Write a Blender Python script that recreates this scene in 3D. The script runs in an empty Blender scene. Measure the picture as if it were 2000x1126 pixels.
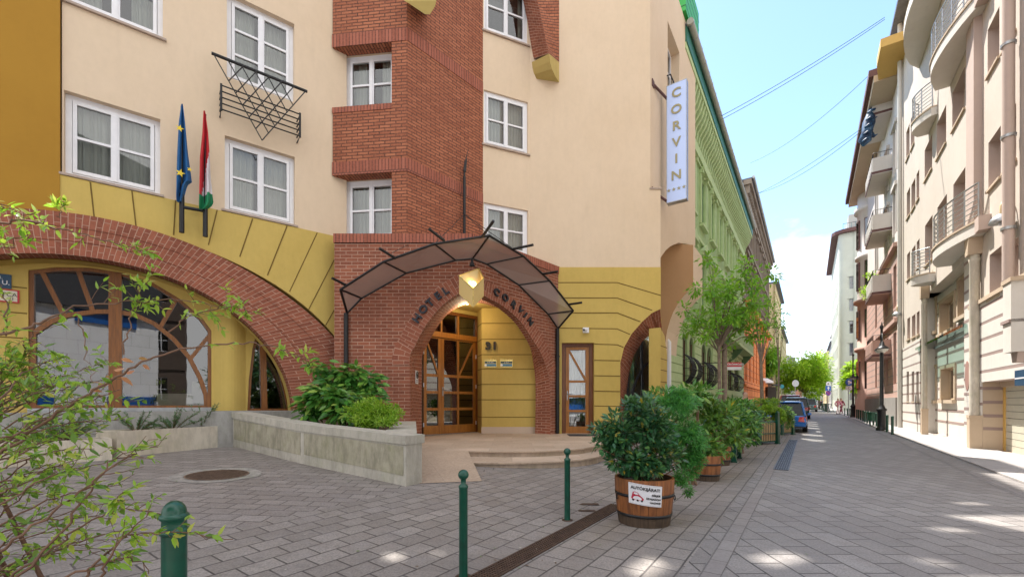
import bpy, math, random
import numpy as np
from mathutils import Vector, Matrix
from mathutils.geometry import tessellate_polygon
R = math.radians
random.seed(7); RNG = np.random.default_rng(7)
SC = bpy.context.scene
COL = SC.collection
# ---------------------------------------------------------------- camera, sky, sun
F, HY, CX, CH = 850.0, 785.0, 1000.0, 1.25       # focal length in photo pixels, horizon row, centre column, eye height
cd = bpy.data.cameras.new("camera"); cam = bpy.data.objects.new("camera", cd); COL.objects.link(cam)
cam.location = (0, 0, CH); cam.rotation_euler = (R(90), 0, 0)
cd.sensor_width = 36; cd.lens = 36*F/2000; cd.shift_y = (HY-563)/2000; cd.clip_end = 2000; cd.clip_start = .05
SC.camera = cam
DS = Vector((.5636, .826)); NS = Vector((.826, -.5636))      # street direction and its right hand normal
ELEV = R(61.7); SH = Vector((-.25, .97)).normalized()
SUN = Vector((SH.x*math.cos(ELEV), SH.y*math.cos(ELEV), math.sin(ELEV)))
ld = bpy.data.lights.new("sun", 'SUN'); ld.energy = 4.6; ld.angle = R(.5); ld.color = (1, .95, .87)
sun = bpy.data.objects.new("sun", ld); COL.objects.link(sun)
sun.rotation_euler = (-SUN).to_track_quat('-Z', 'Y').to_euler(); sun.location = (0, 0, 40)
W = bpy.data.worlds.new("World"); SC.world = W; W.use_nodes = True
nt = W.node_tree; nt.nodes.clear()
def N(t, typ, **k):
    n = t.nodes.new(typ)
    for a, b in k.items():
        if a.startswith('i_'): n.inputs[a[2:].replace('_', ' ')].default_value = b
        else: setattr(n, a, b)
    return n
sky = N(nt, 'ShaderNodeTexSky', sky_type='NISHITA', sun_disc=False, sun_elevation=ELEV, sun_rotation=math.atan2(SH.x, SH.y), air_density=1.1, dust_density=.25, ozone_density=3.0)
bg = N(nt, 'ShaderNodeBackground'); bg.inputs[1].default_value = .15
tc = N(nt, 'ShaderNodeTexCoord'); mp = N(nt, 'ShaderNodeMapping'); mp.inputs['Scale'].default_value = (1.0, 1.0, 2.4); mp.inputs['Location'].default_value = (.35, .1, .0)
noi = N(nt, 'ShaderNodeTexNoise', i_Scale=2.2, i_Detail=9.0, i_Roughness=.6)
rmp = N(nt, 'ShaderNodeValToRGB'); rmp.color_ramp.elements[0].position = .57; rmp.color_ramp.elements[1].position = .76
sep = N(nt, 'ShaderNodeSeparateXYZ')
el = N(nt, 'ShaderNodeMapRange'); el.inputs['From Min'].default_value = .42; el.inputs['From Max'].default_value = .05
ad = N(nt, 'ShaderNodeMath', operation='MULTIPLY_ADD'); ad.inputs[1].default_value = .22
bk = N(nt, 'ShaderNodeMapRange'); bk.inputs['From Min'].default_value = .35; bk.inputs['From Max'].default_value = -.35; bk.inputs['To Max'].default_value = .34
ad2 = N(nt, 'ShaderNodeMath', operation='ADD')
mx = N(nt, 'ShaderNodeMix', data_type='RGBA'); mx.inputs['B'].default_value = (5.6, 5.6, 5.6, 1)
L = nt.links.new
L(tc.outputs['Generated'], mp.inputs[0]); L(mp.outputs[0], noi.inputs[0]); L(tc.outputs['Generated'], sep.inputs[0])
L(sep.outputs['Z'], el.inputs['Value']); L(el.outputs[0], ad.inputs[0]); L(noi.outputs[0], ad.inputs[2]); L(sep.outputs['Y'], bk.inputs['Value']); L(ad.outputs[0], ad2.inputs[0]); L(bk.outputs[0], ad2.inputs[1]); L(ad2.outputs[0], rmp.inputs[0])
L(rmp.outputs[0], mx.inputs['Factor']); L(sky.outputs[0], mx.inputs['A']); L(mx.outputs['Result'], bg.inputs[0])
wo = N(nt, 'ShaderNodeOutputWorld'); L(bg.outputs[0], wo.inputs[0])
SC.view_settings.view_transform = 'Standard'; SC.view_settings.look = 'None'; SC.view_settings.exposure = 1.2; SC.view_settings.gamma = 1
SC.render.engine = 'CYCLES'; SC.cycles.use_denoising = True; SC.cycles.max_bounces = 7; SC.cycles.transparent_max_bounces = 16
SC.cycles.caustics_reflective = False; SC.cycles.sample_clamp_indirect = 8

# ---------------------------------------------------------------- helpers
def street(s, o): v = DS*s + NS*o; return (v.x, v.y)
def so(x, y): return (x*DS.x+y*DS.y, x*NS.x+y*NS.y)
def gz(x, y):                       # gentle rise of the forecourt towards the hotel
    o = so(x, y)[1]
    return .045*max(0, min(7.4, -2.1-o))
def on_ground(px, py, dz=0):        # world point where a view ray meets the ground
    r = (px-CX)/F; k = (py-HY)/F; g = 0; Y = 5
    for _ in range(30):
        Y = (CH-g-dz)/k; g = gz(r*Y, Y)
    return Vector((r*Y, Y, g+dz))
class Fr:                           # a vertical plane: u runs to the right, z up, d out of the wall
    def __init__(s, ox, oy, dx, dy):
        l = math.hypot(dx, dy); s.ox, s.oy, s.dx, s.dy = ox, oy, dx/l, dy/l; s.nx, s.ny = s.dy, -s.dx
    def P(s, u, z, d=0): return Vector((s.ox+u*s.dx+d*s.nx, s.oy+u*s.dy+d*s.ny, z))
    def off(s, d): return Fr(s.ox+d*s.nx, s.oy+d*s.ny, s.dx, s.dy)
    def uz(s, px, py, d=0):
        ox, oy = s.ox+d*s.nx, s.oy+d*s.ny; r = (px-CX)/F
        u = (r*oy-ox)/(s.dx-r*s.dy); Y = oy+u*s.dy
        return (u, CH+(HY-py)/F*Y)
    def u(s, px, d=0): return s.uz(px, 500, d)[0]
    def pts(s, l, d=0): return [s.uz(*p, d) for p in l]
BASE = {}
def tag(o, label=None, cat=None, group=None, kind=None):
    for k, v in (('label', label), ('category', cat), ('group', group), ('kind', kind)):
        if v: o[k] = v
    return o
def thing(name, label, cat, loc=(0, 0, 0), group=None):
    o = bpy.data.objects.new(name, None); COL.objects.link(o); o.location = loc; o.empty_display_size = .2
    BASE[o] = Vector(loc); return tag(o, label, cat, group)
def link(name, me, parent=None):
    o = bpy.data.objects.new(name, me); COL.objects.link(o)
    if parent is not None: o.parent = parent; BASE[o] = BASE[parent]
    else: BASE[o] = Vector((0, 0, 0))
    return o
def copy_tree(o, parent=None, mats=None):
    c = o.copy(); COL.objects.link(c); c.parent = parent; BASE[c] = BASE.get(o, Vector())
    for ch in o.children: copy_tree(ch, c)
    return c
class MB:
    def __init__(s): s.v = []; s.f = []; s.m = []; s.uv = []; s.mats = []; s.sm = []; s.k = 0
    def mi(s, m):
        if m not in s.mats: s.mats.append(m)
        return s.mats.index(m)
    def face(s, pts, m, uvs=None, smooth=False):
        i = len(s.v); s.v += [tuple(p) for p in pts]; s.f.append(tuple(range(i, i+len(pts)))); s.m.append(s.mi(m)); s.sm.append(smooth)
        s.uv += list(uvs) if uvs else [(p[0]+p[1]*.37, p[2]) for p in pts]
    def slab(s, fr, outer, holes, d0, d1, m, mr=None, back=False):
        mr = mr or m
        loops = [outer]+list(holes)
        flat = [p for l in loops for p in l]
        tris = tessellate_polygon([[Vector((p[0], p[1], 0)) for p in l] for l in loops])
        for t in tris:
            a = [flat[i] for i in t]
            if (a[1][0]-a[0][0])*(a[2][1]-a[0][1])-(a[1][1]-a[0][1])*(a[2][0]-a[0][0]) < 0: a.reverse()
            s.face([fr.P(u, z, d1) for u, z in a], m, a)
            if back: s.face([fr.P(u, z, d0) for u, z in reversed(a)], m, list(reversed(a)))
        for l in loops:
            acc = 0
            for i in range(len(l)):
                (u0, z0), (u1, z1) = l[i], l[(i+1) % len(l)]; q = math.hypot(u1-u0, z1-z0)
                vert = abs(z1-z0) > abs(u1-u0)*2
                uv = [(0, z0), (0, z1), (d1-d0, z1), (d1-d0, z0)] if vert else [(0, acc), (0, acc+q), (d1-d0, acc+q), (d1-d0, acc)]
                s.face([fr.P(u0, z0, d0), fr.P(u1, z1, d0), fr.P(u1, z1, d1), fr.P(u0, z0, d1)], mr, uv); acc += q
    def box(s, fr, u0, u1, z0, z1, d0, d1, m):
        if u1 < u0: u0, u1 = u1, u0
        if z1 < z0: z0, z1 = z1, z0
        P = fr.P
        c = [P(u0, z0, d1), P(u1, z0, d1), P(u1, z1, d1), P(u0, z1, d1), P(u0, z0, d0), P(u1, z0, d0), P(u1, z1, d0), P(u0, z1, d0)]
        for f, uv in (((0, 1, 2, 3), [(u0, z0), (u1, z0), (u1, z1), (u0, z1)]), ((5, 4, 7, 6), [(u1, z0), (u0, z0), (u0, z1), (u1, z1)]),
                      ((1, 5, 6, 2), [(d1, z0), (d0, z0), (d0, z1), (d1, z1)]), ((4, 0, 3, 7), [(d0, z0), (d1, z0), (d1, z1), (d0, z1)]),
                      ((3, 2, 6, 7), [(u0, d1), (u1, d1), (u1, d0), (u0, d0)]), ((4, 5, 1, 0), [(u0, d0), (u1, d0), (u1, d1), (u0, d1)])):
            s.face([c[i] for i in f], m, uv)
    def bar(s, fr, a, b, w, d0, d1, m):       # a flat bar from a to b lying in the plane
        s.k += 1; j = (s.k % 7)*.0012; a, b = Vector(a), Vector(b); t = (b-a); l = t.length
        if l < 1e-5: return
        t /= l; n = Vector((-t.y, t.x))*w/2; q = [a-n, b-n, b+n, a+n]
        s.slab(fr, [(p.x, p.y) for p in q], [], d0, d1+j, m)
    def poly(s, fr, pts, w, d0, d1, m):
        for a, b in zip(pts, pts[1:]): s.bar(fr, a, b, w, d0, d1, m)
    def tube(s, pts, r, m, n=8, caps=True):
        pts = [Vector(p) for p in pts]; rs = r if isinstance(r, (list, tuple)) else [r]*len(pts)
        rings = []; up = None
        for i, p in enumerate(pts):
            t = (pts[min(i+1, len(pts)-1)]-pts[max(i-1, 0)])
            if t.length < 1e-9: t = Vector((0, 0, 1))
            t.normalize()
            if up is None: up = Vector((0, 0, 1)) if abs(t.z) < .9 else Vector((1, 0, 0))
            a = up-t*up.dot(t)
            if a.length < 1e-6: a = t.orthogonal()
            a.normalize(); up = a; b = t.cross(a)
            rings.append([p+(a*math.cos(2*math.pi*k/n)+b*math.sin(2*math.pi*k/n))*rs[i] for k in range(n)])
        i0 = len(s.v); mi = s.mi(m)
        for rg in rings:
            s.v += [tuple(p) for p in rg]
        for i in range(len(rings)-1):
            for k in range(n):
                k2 = (k+1) % n; s.f.append((i0+i*n+k, i0+i*n+k2, i0+(i+1)*n+k2, i0+(i+1)*n+k)); s.m.append(mi); s.sm.append(True)
                s.uv += [(k/n, i*.2), ((k+1)/n, i*.2), ((k+1)/n, i*.2+.2), (k/n, i*.2+.2)]
        if caps:
            s.face(list(reversed(rings[0])), m); s.face(rings[-1], m)
    def lathe(s, c, prof, m, n=20, a0=0, a1=2*math.pi, sy=1):
        c = Vector(c); full = abs(a1-a0-2*math.pi) < 1e-6; k_ = n if full else n+1; i0 = len(s.v); mi = s.mi(m)
        for r, z in prof:
            for k in range(k_):
                a = a0+(a1-a0)*k/n; s.v.append((c.x+r*math.cos(a), c.y+r*sy*math.sin(a), c.z+z))
        for i in range(len(prof)-1):
            for k in range(n):
                k2 = (k+1) % k_; s.f.append((i0+i*k_+k, i0+i*k_+k2, i0+(i+1)*k_+k2, i0+(i+1)*k_+k)); s.m.append(mi); s.sm.append(True)
                s.uv += [(k/n*2, prof[i][1]), ((k+1)/n*2, prof[i][1]), ((k+1)/n*2, prof[i+1][1]), (k/n*2, prof[i+1][1])]
    def hprism(s, xy, z0, z1, m, mt=None):     # horizontal prism over a plan polygon
        z0f = z0 if callable(z0) else (lambda x, y: z0); z1f = z1 if callable(z1) else (lambda x, y: z1)
        A = sum(a[0]*b[1]-b[0]*a[1] for a, b in zip(xy, xy[1:]+xy[:1]))
        if A < 0: xy = xy[::-1]
        for t in tessellate_polygon([[Vector((p[0], p[1], 0)) for p in xy]]):
            a = [xy[i] for i in t]
            if (a[1][0]-a[0][0])*(a[2][1]-a[0][1])-(a[1][1]-a[0][1])*(a[2][0]-a[0][0]) < 0: a.reverse()
            s.face([(x, y, z1f(x, y)) for x, y in a], mt or m, a); s.face([(x, y, z0f(x, y)) for x, y in a[::-1]], m, a[::-1])
        acc = 0
        for (x0, y0), (x1, y1) in zip(xy, xy[1:]+xy[:1]):
            q = math.hypot(x1-x0, y1-y0)
            s.face([(x0, y0, z0f(x0, y0)), (x1, y1, z0f(x1, y1)), (x1, y1, z1f(x1, y1)), (x0, y0, z1f(x0, y0))], m,
                   [(acc, z0f(x0, y0)), (acc+q, z0f(x1, y1)), (acc+q, z1f(x1, y1)), (acc, z1f(x0, y0))]); acc += q
    def loft(s, A, B, m, smooth=False):
        acc = 0
        for i in range(len(A)-1):
            a, b, c, d = Vector(A[i]), Vector(A[i+1]), Vector(B[i+1]), Vector(B[i]); q = (b-a).length; w0 = (d-a).length
            s.face([a, b, c, d], m, [(0, acc), (0, acc+q), (w0, acc+q), (w0, acc)], smooth); acc += q
    def fan(s, pts, m): s.face(pts, m)
    def bx(s, c, sz, m, rz=0):                  # plain oriented box by centre and size
        f = Fr(c[0], c[1], math.cos(rz), math.sin(rz)); s.box(f, -sz[0]/2, sz[0]/2, c[2]-sz[2]/2, c[2]+sz[2]/2, -sz[1]/2, sz[1]/2, m)
    def text(s, fr, t, u, z, d, size, m, ext=.01, rot=0, bold=0.0, sx=1, align='CENTER'):
        cu = bpy.data.curves.new('t', 'FONT'); cu.body = t; cu.size = size; cu.extrude = ext; cu.offset = bold*size
        cu.align_x = align; cu.align_y = 'CENTER'; cu.resolution_u = 3
        ob = bpy.data.objects.new('t', cu); me = bpy.data.meshes.new_from_object(ob)
        c, sn = math.cos(rot), math.sin(rot)
        vs = [fr.P(u+(v.co.x*sx*c-v.co.y*sn), z+(v.co.x*sx*sn+v.co.y*c), d+ext+v.co.z) for v in me.vertices]
        for p in me.polygons: s.face([vs[i] for i in p.vertices], m)
        bpy.data.objects.remove(ob); bpy.data.curves.remove(cu); bpy.data.meshes.remove(me)
    def build(s, name, parent=None, label=None, cat=None, group=None, kind=None, bevel=0, merge=False, base=None):
        b = BASE[parent] if parent is not None else Vector(base or (0, 0, 0))
        me = bpy.data.meshes.new(name)
        me.from_pydata([(x-b.x, y-b.y, z-b.z) for x, y, z in s.v], [], s.f)
        for m in s.mats: me.materials.append(m)
        me.polygons.foreach_set('material_index', s.m); me.polygons.foreach_set('use_smooth', s.sm)
        uvl = me.uv_layers.new(name='UVMap'); uvl.data.foreach_set('uv', [c for p in s.uv for c in p[:2]])
        me.update(); o = link(name, me, parent)
        if parent is None and base: o.location = base; BASE[o] = Vector(base)
        if bevel:
            md = o.modifiers.new('b', 'BEVEL'); md.width = bevel; md.segments = 2; md.limit_method = 'ANGLE'
        return tag(o, label, cat, group, kind)

# ---------------------------------------------------------------- materials
MATS = {}
def mat(name):
    m = bpy.data.materials.new(name); m.use_nodes = True; t = m.node_tree; t.nodes.clear()
    o = N(t, 'ShaderNodeOutputMaterial'); p = N(t, 'ShaderNodeBsdfPrincipled'); t.links.new(p.outputs[0], o.inputs[0]); return m, t, p, o
def c4(c): return (c[0], c[1], c[2], 1)
def ramp(t, src, stops):
    r = N(t, 'ShaderNodeValToRGB'); e = r.color_ramp.elements
    while len(e) < len(stops): e.new(.5)
    for i, (p, c) in enumerate(stops): e[i].position = p; e[i].color = c4(c)
    t.links.new(src, r.inputs[0]); return r.outputs[0]
def coords(t, kind='Object', scale=(1, 1, 1), rot=(0, 0, 0)):
    c = N(t, 'ShaderNodeTexCoord'); m = N(t, 'ShaderNodeMapping'); m.inputs['Scale'].default_value = scale; m.inputs['Rotation'].default_value = rot
    t.links.new(c.outputs[kind], m.inputs[0]); return m.outputs[0]
def noise(t, vec, s, det=4, rough=.55):
    n = N(t, 'ShaderNodeTexNoise', i_Scale=s, i_Detail=det, i_Roughness=rough); t.links.new(vec, n.inputs[0]); return n.outputs[0]
def mixc(t, fac, a, b, mode='MIX'):
    m = N(t, 'ShaderNodeMix', data_type='RGBA', blend_type=mode)
    for k, v in (('Factor', fac), ('A', a), ('B', b)):
        if isinstance(v, (int, float)): m.inputs[k].default_value = v
        elif isinstance(v, (tuple, list)): m.inputs[k].default_value = c4(v)
        else: t.links.new(v, m.inputs[k])
    return m.outputs['Result']
def bump(t, p, h, s=.3, dist=.01):
    b = N(t, 'ShaderNodeBump'); b.inputs['Strength'].default_value = s; b.inputs['Distance'].default_value = dist
    t.links.new(h, b.inputs['Height']); t.links.new(b.outputs[0], p.inputs['Normal'])
def plaster(name, c, c2=None, rough=.9, bs=.35, scale=1, stain=.5, streak=True, old=0):
    m, t, p, o = mat(name); v = coords(t); c2 = c2 or tuple(x*.8 for x in c)
    n1 = noise(t, v, .55*scale, 5, .6); vs = coords(t, scale=(1.7, 1.7, .18)); n2 = noise(t, vs, 2.2, 4, .6); n3 = noise(t, v, 9*scale, 5, .6)
    col = mixc(t, ramp(t, n1, [(.35, (0, 0, 0)), (.75, (1, 1, 1))]), c, c2)
    dirt = ramp(t, n2, [(.55, (0, 0, 0)), (.85, (stain*.5,)*3)])
    col = mixc(t, dirt if streak else 0.0, col, tuple(x*.62 for x in c2))
    col = mixc(t, ramp(t, n3, [(.3, (0, 0, 0)), (.8, (.22,)*3)]), col, tuple(min(1, x*1.15) for x in c))
    if old:
        vq = coords(t, scale=(3.2, 3.2, 1.1)); col = mixc(t, ramp(t, noise(t, vq, 2.5, 6, .7), [(.42, (0, 0, 0)), (.62, (old,)*3)]), col, tuple(x*.5 for x in c2))
        col = mixc(t, ramp(t, noise(t, v, 3.2, 7, .7), [(.48, (0, 0, 0)), (.66, (old*.8,)*3)]), col, (c2[0]*.72, c2[1]*.8, c2[2]*.6))
    t.links.new(col, p.inputs['Base Color']); p.inputs['Roughness'].default_value = rough
    bump(t, p, noise(t, v, 70, 3, .7), bs, .004); return m
def brick(name, c1, c2, mort, bw, rh, ms=.012, bs=.8, mortb=None, rot=0, var=.5, dirt=.3):
    m, t, p, o = mat(name); v = coords(t, 'UV', rot=(0, 0, rot))
    b = N(t, 'ShaderNodeTexBrick', offset=.5, i_Scale=1.0); b.inputs['Color1'].default_value = c4(c1); b.inputs['Color2'].default_value = c4(c2); b.inputs['Mortar'].default_value = c4(mort)
    b.inputs['Mortar Size'].default_value = ms; b.inputs['Mortar Smooth'].default_value = .15; b.inputs['Bias'].default_value = -.1; b.inputs['Brick Width'].default_value = bw; b.inputs['Row Height'].default_value = rh
    t.links.new(v, b.inputs[0]); ov = coords(t)
    n = noise(t, ov, 1.1, 6, .65); n2 = noise(t, ov, 24, 4, .7)
    col = mixc(t, ramp(t, n, [(.35, (0, 0, 0)), (.8, (dirt*2,)*3)]), b.outputs[0], tuple(x*.62 for x in c1))
    col = mixc(t, ramp(t, n2, [(.35, (0, 0, 0)), (.9, (.5,)*3)]), col, tuple(min(1, x*1.35+.02) for x in c2))
    t.links.new(col, p.inputs['Base Color']); p.inputs['Roughness'].default_value = .82
    inv = N(t, 'ShaderNodeMath', operation='MULTIPLY_ADD'); inv.inputs[1].default_value = -1; t.links.new(b.outputs['Fac'], inv.inputs[0])
    k = N(t, 'ShaderNodeMath', operation='MULTIPLY'); k.inputs[1].default_value = .3; t.links.new(n2, k.inputs[0]); t.links.new(k.outputs[0], inv.inputs[2])
    bump(t, p, inv.outputs[0], bs, .012); return m
def simple(name, c, rough=.5, metal=0, var=.12, scale=6, bs=0, coat=0, spec=None):
    m, t, p, o = mat(name); v = coords(t); n = noise(t, v, scale, 5, .6)
    col = mixc(t, ramp(t, n, [(.3, (0, 0, 0)), (.75, (1, 1, 1))]), tuple(x*(1-var) for x in c), tuple(min(1, x*(1+var)) for x in c))
    t.links.new(col, p.inputs['Base Color']); p.inputs['Metallic'].default_value = metal; p.inputs['Coat Weight'].default_value = coat
    rr = N(t, 'ShaderNodeMapRange'); rr.inputs['To Min'].default_value = max(.02, rough-.1); rr.inputs['To Max'].default_value = min(1, rough+.12)
    t.links.new(noise(t, v, scale*2.3, 4), rr.inputs['Value']); t.links.new(rr.outputs[0], p.inputs['Roughness'])
    if bs: bump(t, p, noise(t, v, scale*9, 3, .7), bs, .006)
    return m
def wood(name, c, c2, scale=1, axis='Z', rough=.45, coat=.2):
    m, t, p, o = mat(name); sc = {'Z': (14, 14, 1.1), 'X': (1.1, 14, 14)}[axis]; v = coords(t, scale=tuple(s*scale for s in sc)); n = noise(t, v, 2.2, 8, .65)
    col = ramp(t, n, [(.3, c2), (.55, c), (.8, tuple(min(1, x*1.25) for x in c))])
    t.links.new(col, p.inputs['Base Color']); p.inputs['Roughness'].default_value = rough; p.inputs['Coat Weight'].default_value = coat; bump(t, p, n, .15, .003); return m
def leafm(name, stops, rough=.45, trans=.35):
    m, t, p, o = mat(name); g = N(t, 'ShaderNodeNewGeometry'); col = ramp(t, g.outputs['Random Per Island'], stops)
    t.links.new(col, p.inputs['Base Color']); p.inputs['Roughness'].default_value = rough
    tr = N(t, 'ShaderNodeBsdfTranslucent'); t.links.new(mixc(t, .5, col, (.35, .6, .05)), tr.inputs[0])
    ms = N(t, 'ShaderNodeMixShader'); ms.inputs[0].default_value = trans; t.links.new(p.outputs[0], ms.inputs[1]); t.links.new(tr.outputs[0], ms.inputs[2]); t.links.new(ms.outputs[0], o.inputs[0]); return m
def glass(name, tint=(.85, .9, .9), ior=1.9, rough=.01, base=.0):
    m, t, p, o = mat(name); t.nodes.remove(p)
    tr = N(t, 'ShaderNodeBsdfTransparent'); tr.inputs[0].default_value = c4(tint); gl = N(t, 'ShaderNodeBsdfGlossy'); gl.inputs['Roughness'].default_value = rough
    v = coords(t, scale=(1, 1, 1)); b = N(t, 'ShaderNodeBump'); b.inputs['Strength'].default_value = .02; b.inputs['Distance'].default_value = .03; t.links.new(noise(t, v, 1.3, 2), b.inputs['Height']); t.links.new(b.outputs[0], gl.inputs['Normal'])
    fr = N(t, 'ShaderNodeFresnel'); fr.inputs[0].default_value = ior; a = N(t, 'ShaderNodeMath', operation='ADD', use_clamp=True); a.inputs[1].default_value = base; t.links.new(fr.outputs[0], a.inputs[0])
    ms = N(t, 'ShaderNodeMixShader'); t.links.new(a.outputs[0], ms.inputs[0]); t.links.new(tr.outputs[0], ms.inputs[1]); t.links.new(gl.outputs[0], ms.inputs[2]); t.links.new(ms.outputs[0], o.inputs[0]); return m
def emit(name, c, s):
    m, t, p, o = mat(name); p.inputs['Emission Color'].default_value = c4(c); p.inputs['Emission Strength'].default_value = s; p.inputs['Base Color'].default_value = c4(c); return m
PEACH = plaster('peach_plaster', (.72, .575, .42), (.67, .525, .37), stain=.25, old=.05)
OCHRE = plaster('ochre_plaster', (.40, .21, .022), (.34, .17, .015), stain=.3)
YELLOW = plaster('yellow_plaster', (.60, .44, .125), (.53, .375, .095), stain=.3, old=.08)
GROOVE = simple('groove_dark', (.16, .10, .02), .9)
GROOVER = simple('groove_ridge', (.22, .15, .03), .9)
BR_UP = brick('brick_upper', (.30, .088, .04), (.47, .165, .08), (.05, .02, .014), .285, .079, .0135, 1.0, dirt=.25)
BR_LOW = brick('brick_lower', (.195, .056, .029), (.35, .112, .058), (.52, .35, .26), .285, .085, .0085, .8, dirt=.35)
BR_SOL = brick('brick_soldier', (.28, .08, .045), (.40, .13, .08), (.07, .03, .02), .085, .5, .010, .9, rot=0, dirt=.1)
BR_RING = brick('brick_ring', (.21, .06, .032), (.35, .112, .06), (.52, .34, .25), .27, .090, .0065, .7, dirt=.2)
WHITE = simple('white_window_frame', (.80, .80, .83), .35, var=.04)
WOODF = wood('varnished_wood', (.36, .14, .022), (.22, .075, .010), rough=.4, coat=.15)
WOODD = wood('dark_varnished_wood', (.17, .055, .012), (.10, .03, .006), rough=.4, coat=.15)
GLASS = glass('window_glass', ior=1.75, base=.06)
WOODL = wood('lounge_window_wood', (.24, .085, .012), (.14, .045, .006), rough=.45, coat=.1)
GLASSM = glass('large_window_glass', (.8, .85, .85), ior=1.9, base=.08)
GLASSR = glass('clear_door_glass', (.75, .8, .8), ior=2.0, base=.12)
CURT = plaster('sheer_curtain', (.70, .68, .60), (.62, .60, .52), stain=0, bs=.05)
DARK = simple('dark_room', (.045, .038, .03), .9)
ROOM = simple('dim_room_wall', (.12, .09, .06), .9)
BLACK = simple('black_iron', (.018, .018, .02), .42, .3, var=.3, bs=.1)
CONC = plaster('weathered_concrete', (.52, .49, .43), (.40, .375, .32), stain=.6, bs=.9, old=.4)
CONCP = plaster('mossy_concrete', (.43, .395, .31), (.32, .30, .215), stain=.9, bs=1.0, scale=2.5, old=.6)
CONCL = plaster('pale_concrete', (.66, .60, .50), (.54, .47, .37), stain=.8, bs=.6, old=.35)
GREENM = simple('green_paint', (.0, .065, .038), .34, var=.45, coat=.15, bs=.05)
GREEND = simple('dark_green_paint', (.006, .06, .035), .38, var=.2, coat=.3)
SOIL = simple('soil', (.09, .06, .04), .95, var=.4, scale=30, bs=.8)
BARK = simple('bark', (.20, .15, .11), .9, var=.35, scale=18, bs=.8)
TWIG = simple('twig_bark', (.16, .085, .05), .7, var=.3, scale=30)
SLATE = simple('slate_roof', (.09, .10, .14), .55, var=.3, scale=4, bs=.3)
REDBRN = simple('brown_eave', (.13, .06, .055), .7, var=.2)
STEEL = simple('galvanised_steel', (.42, .43, .44), .4, .7, var=.15)
GOLD = simple('brass_gold', (.62, .47, .16), .28, .85, var=.1)
STONEW = plaster('white_stone', (.72, .69, .65), (.62, .58, .54), stain=.5, bs=.3)
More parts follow.
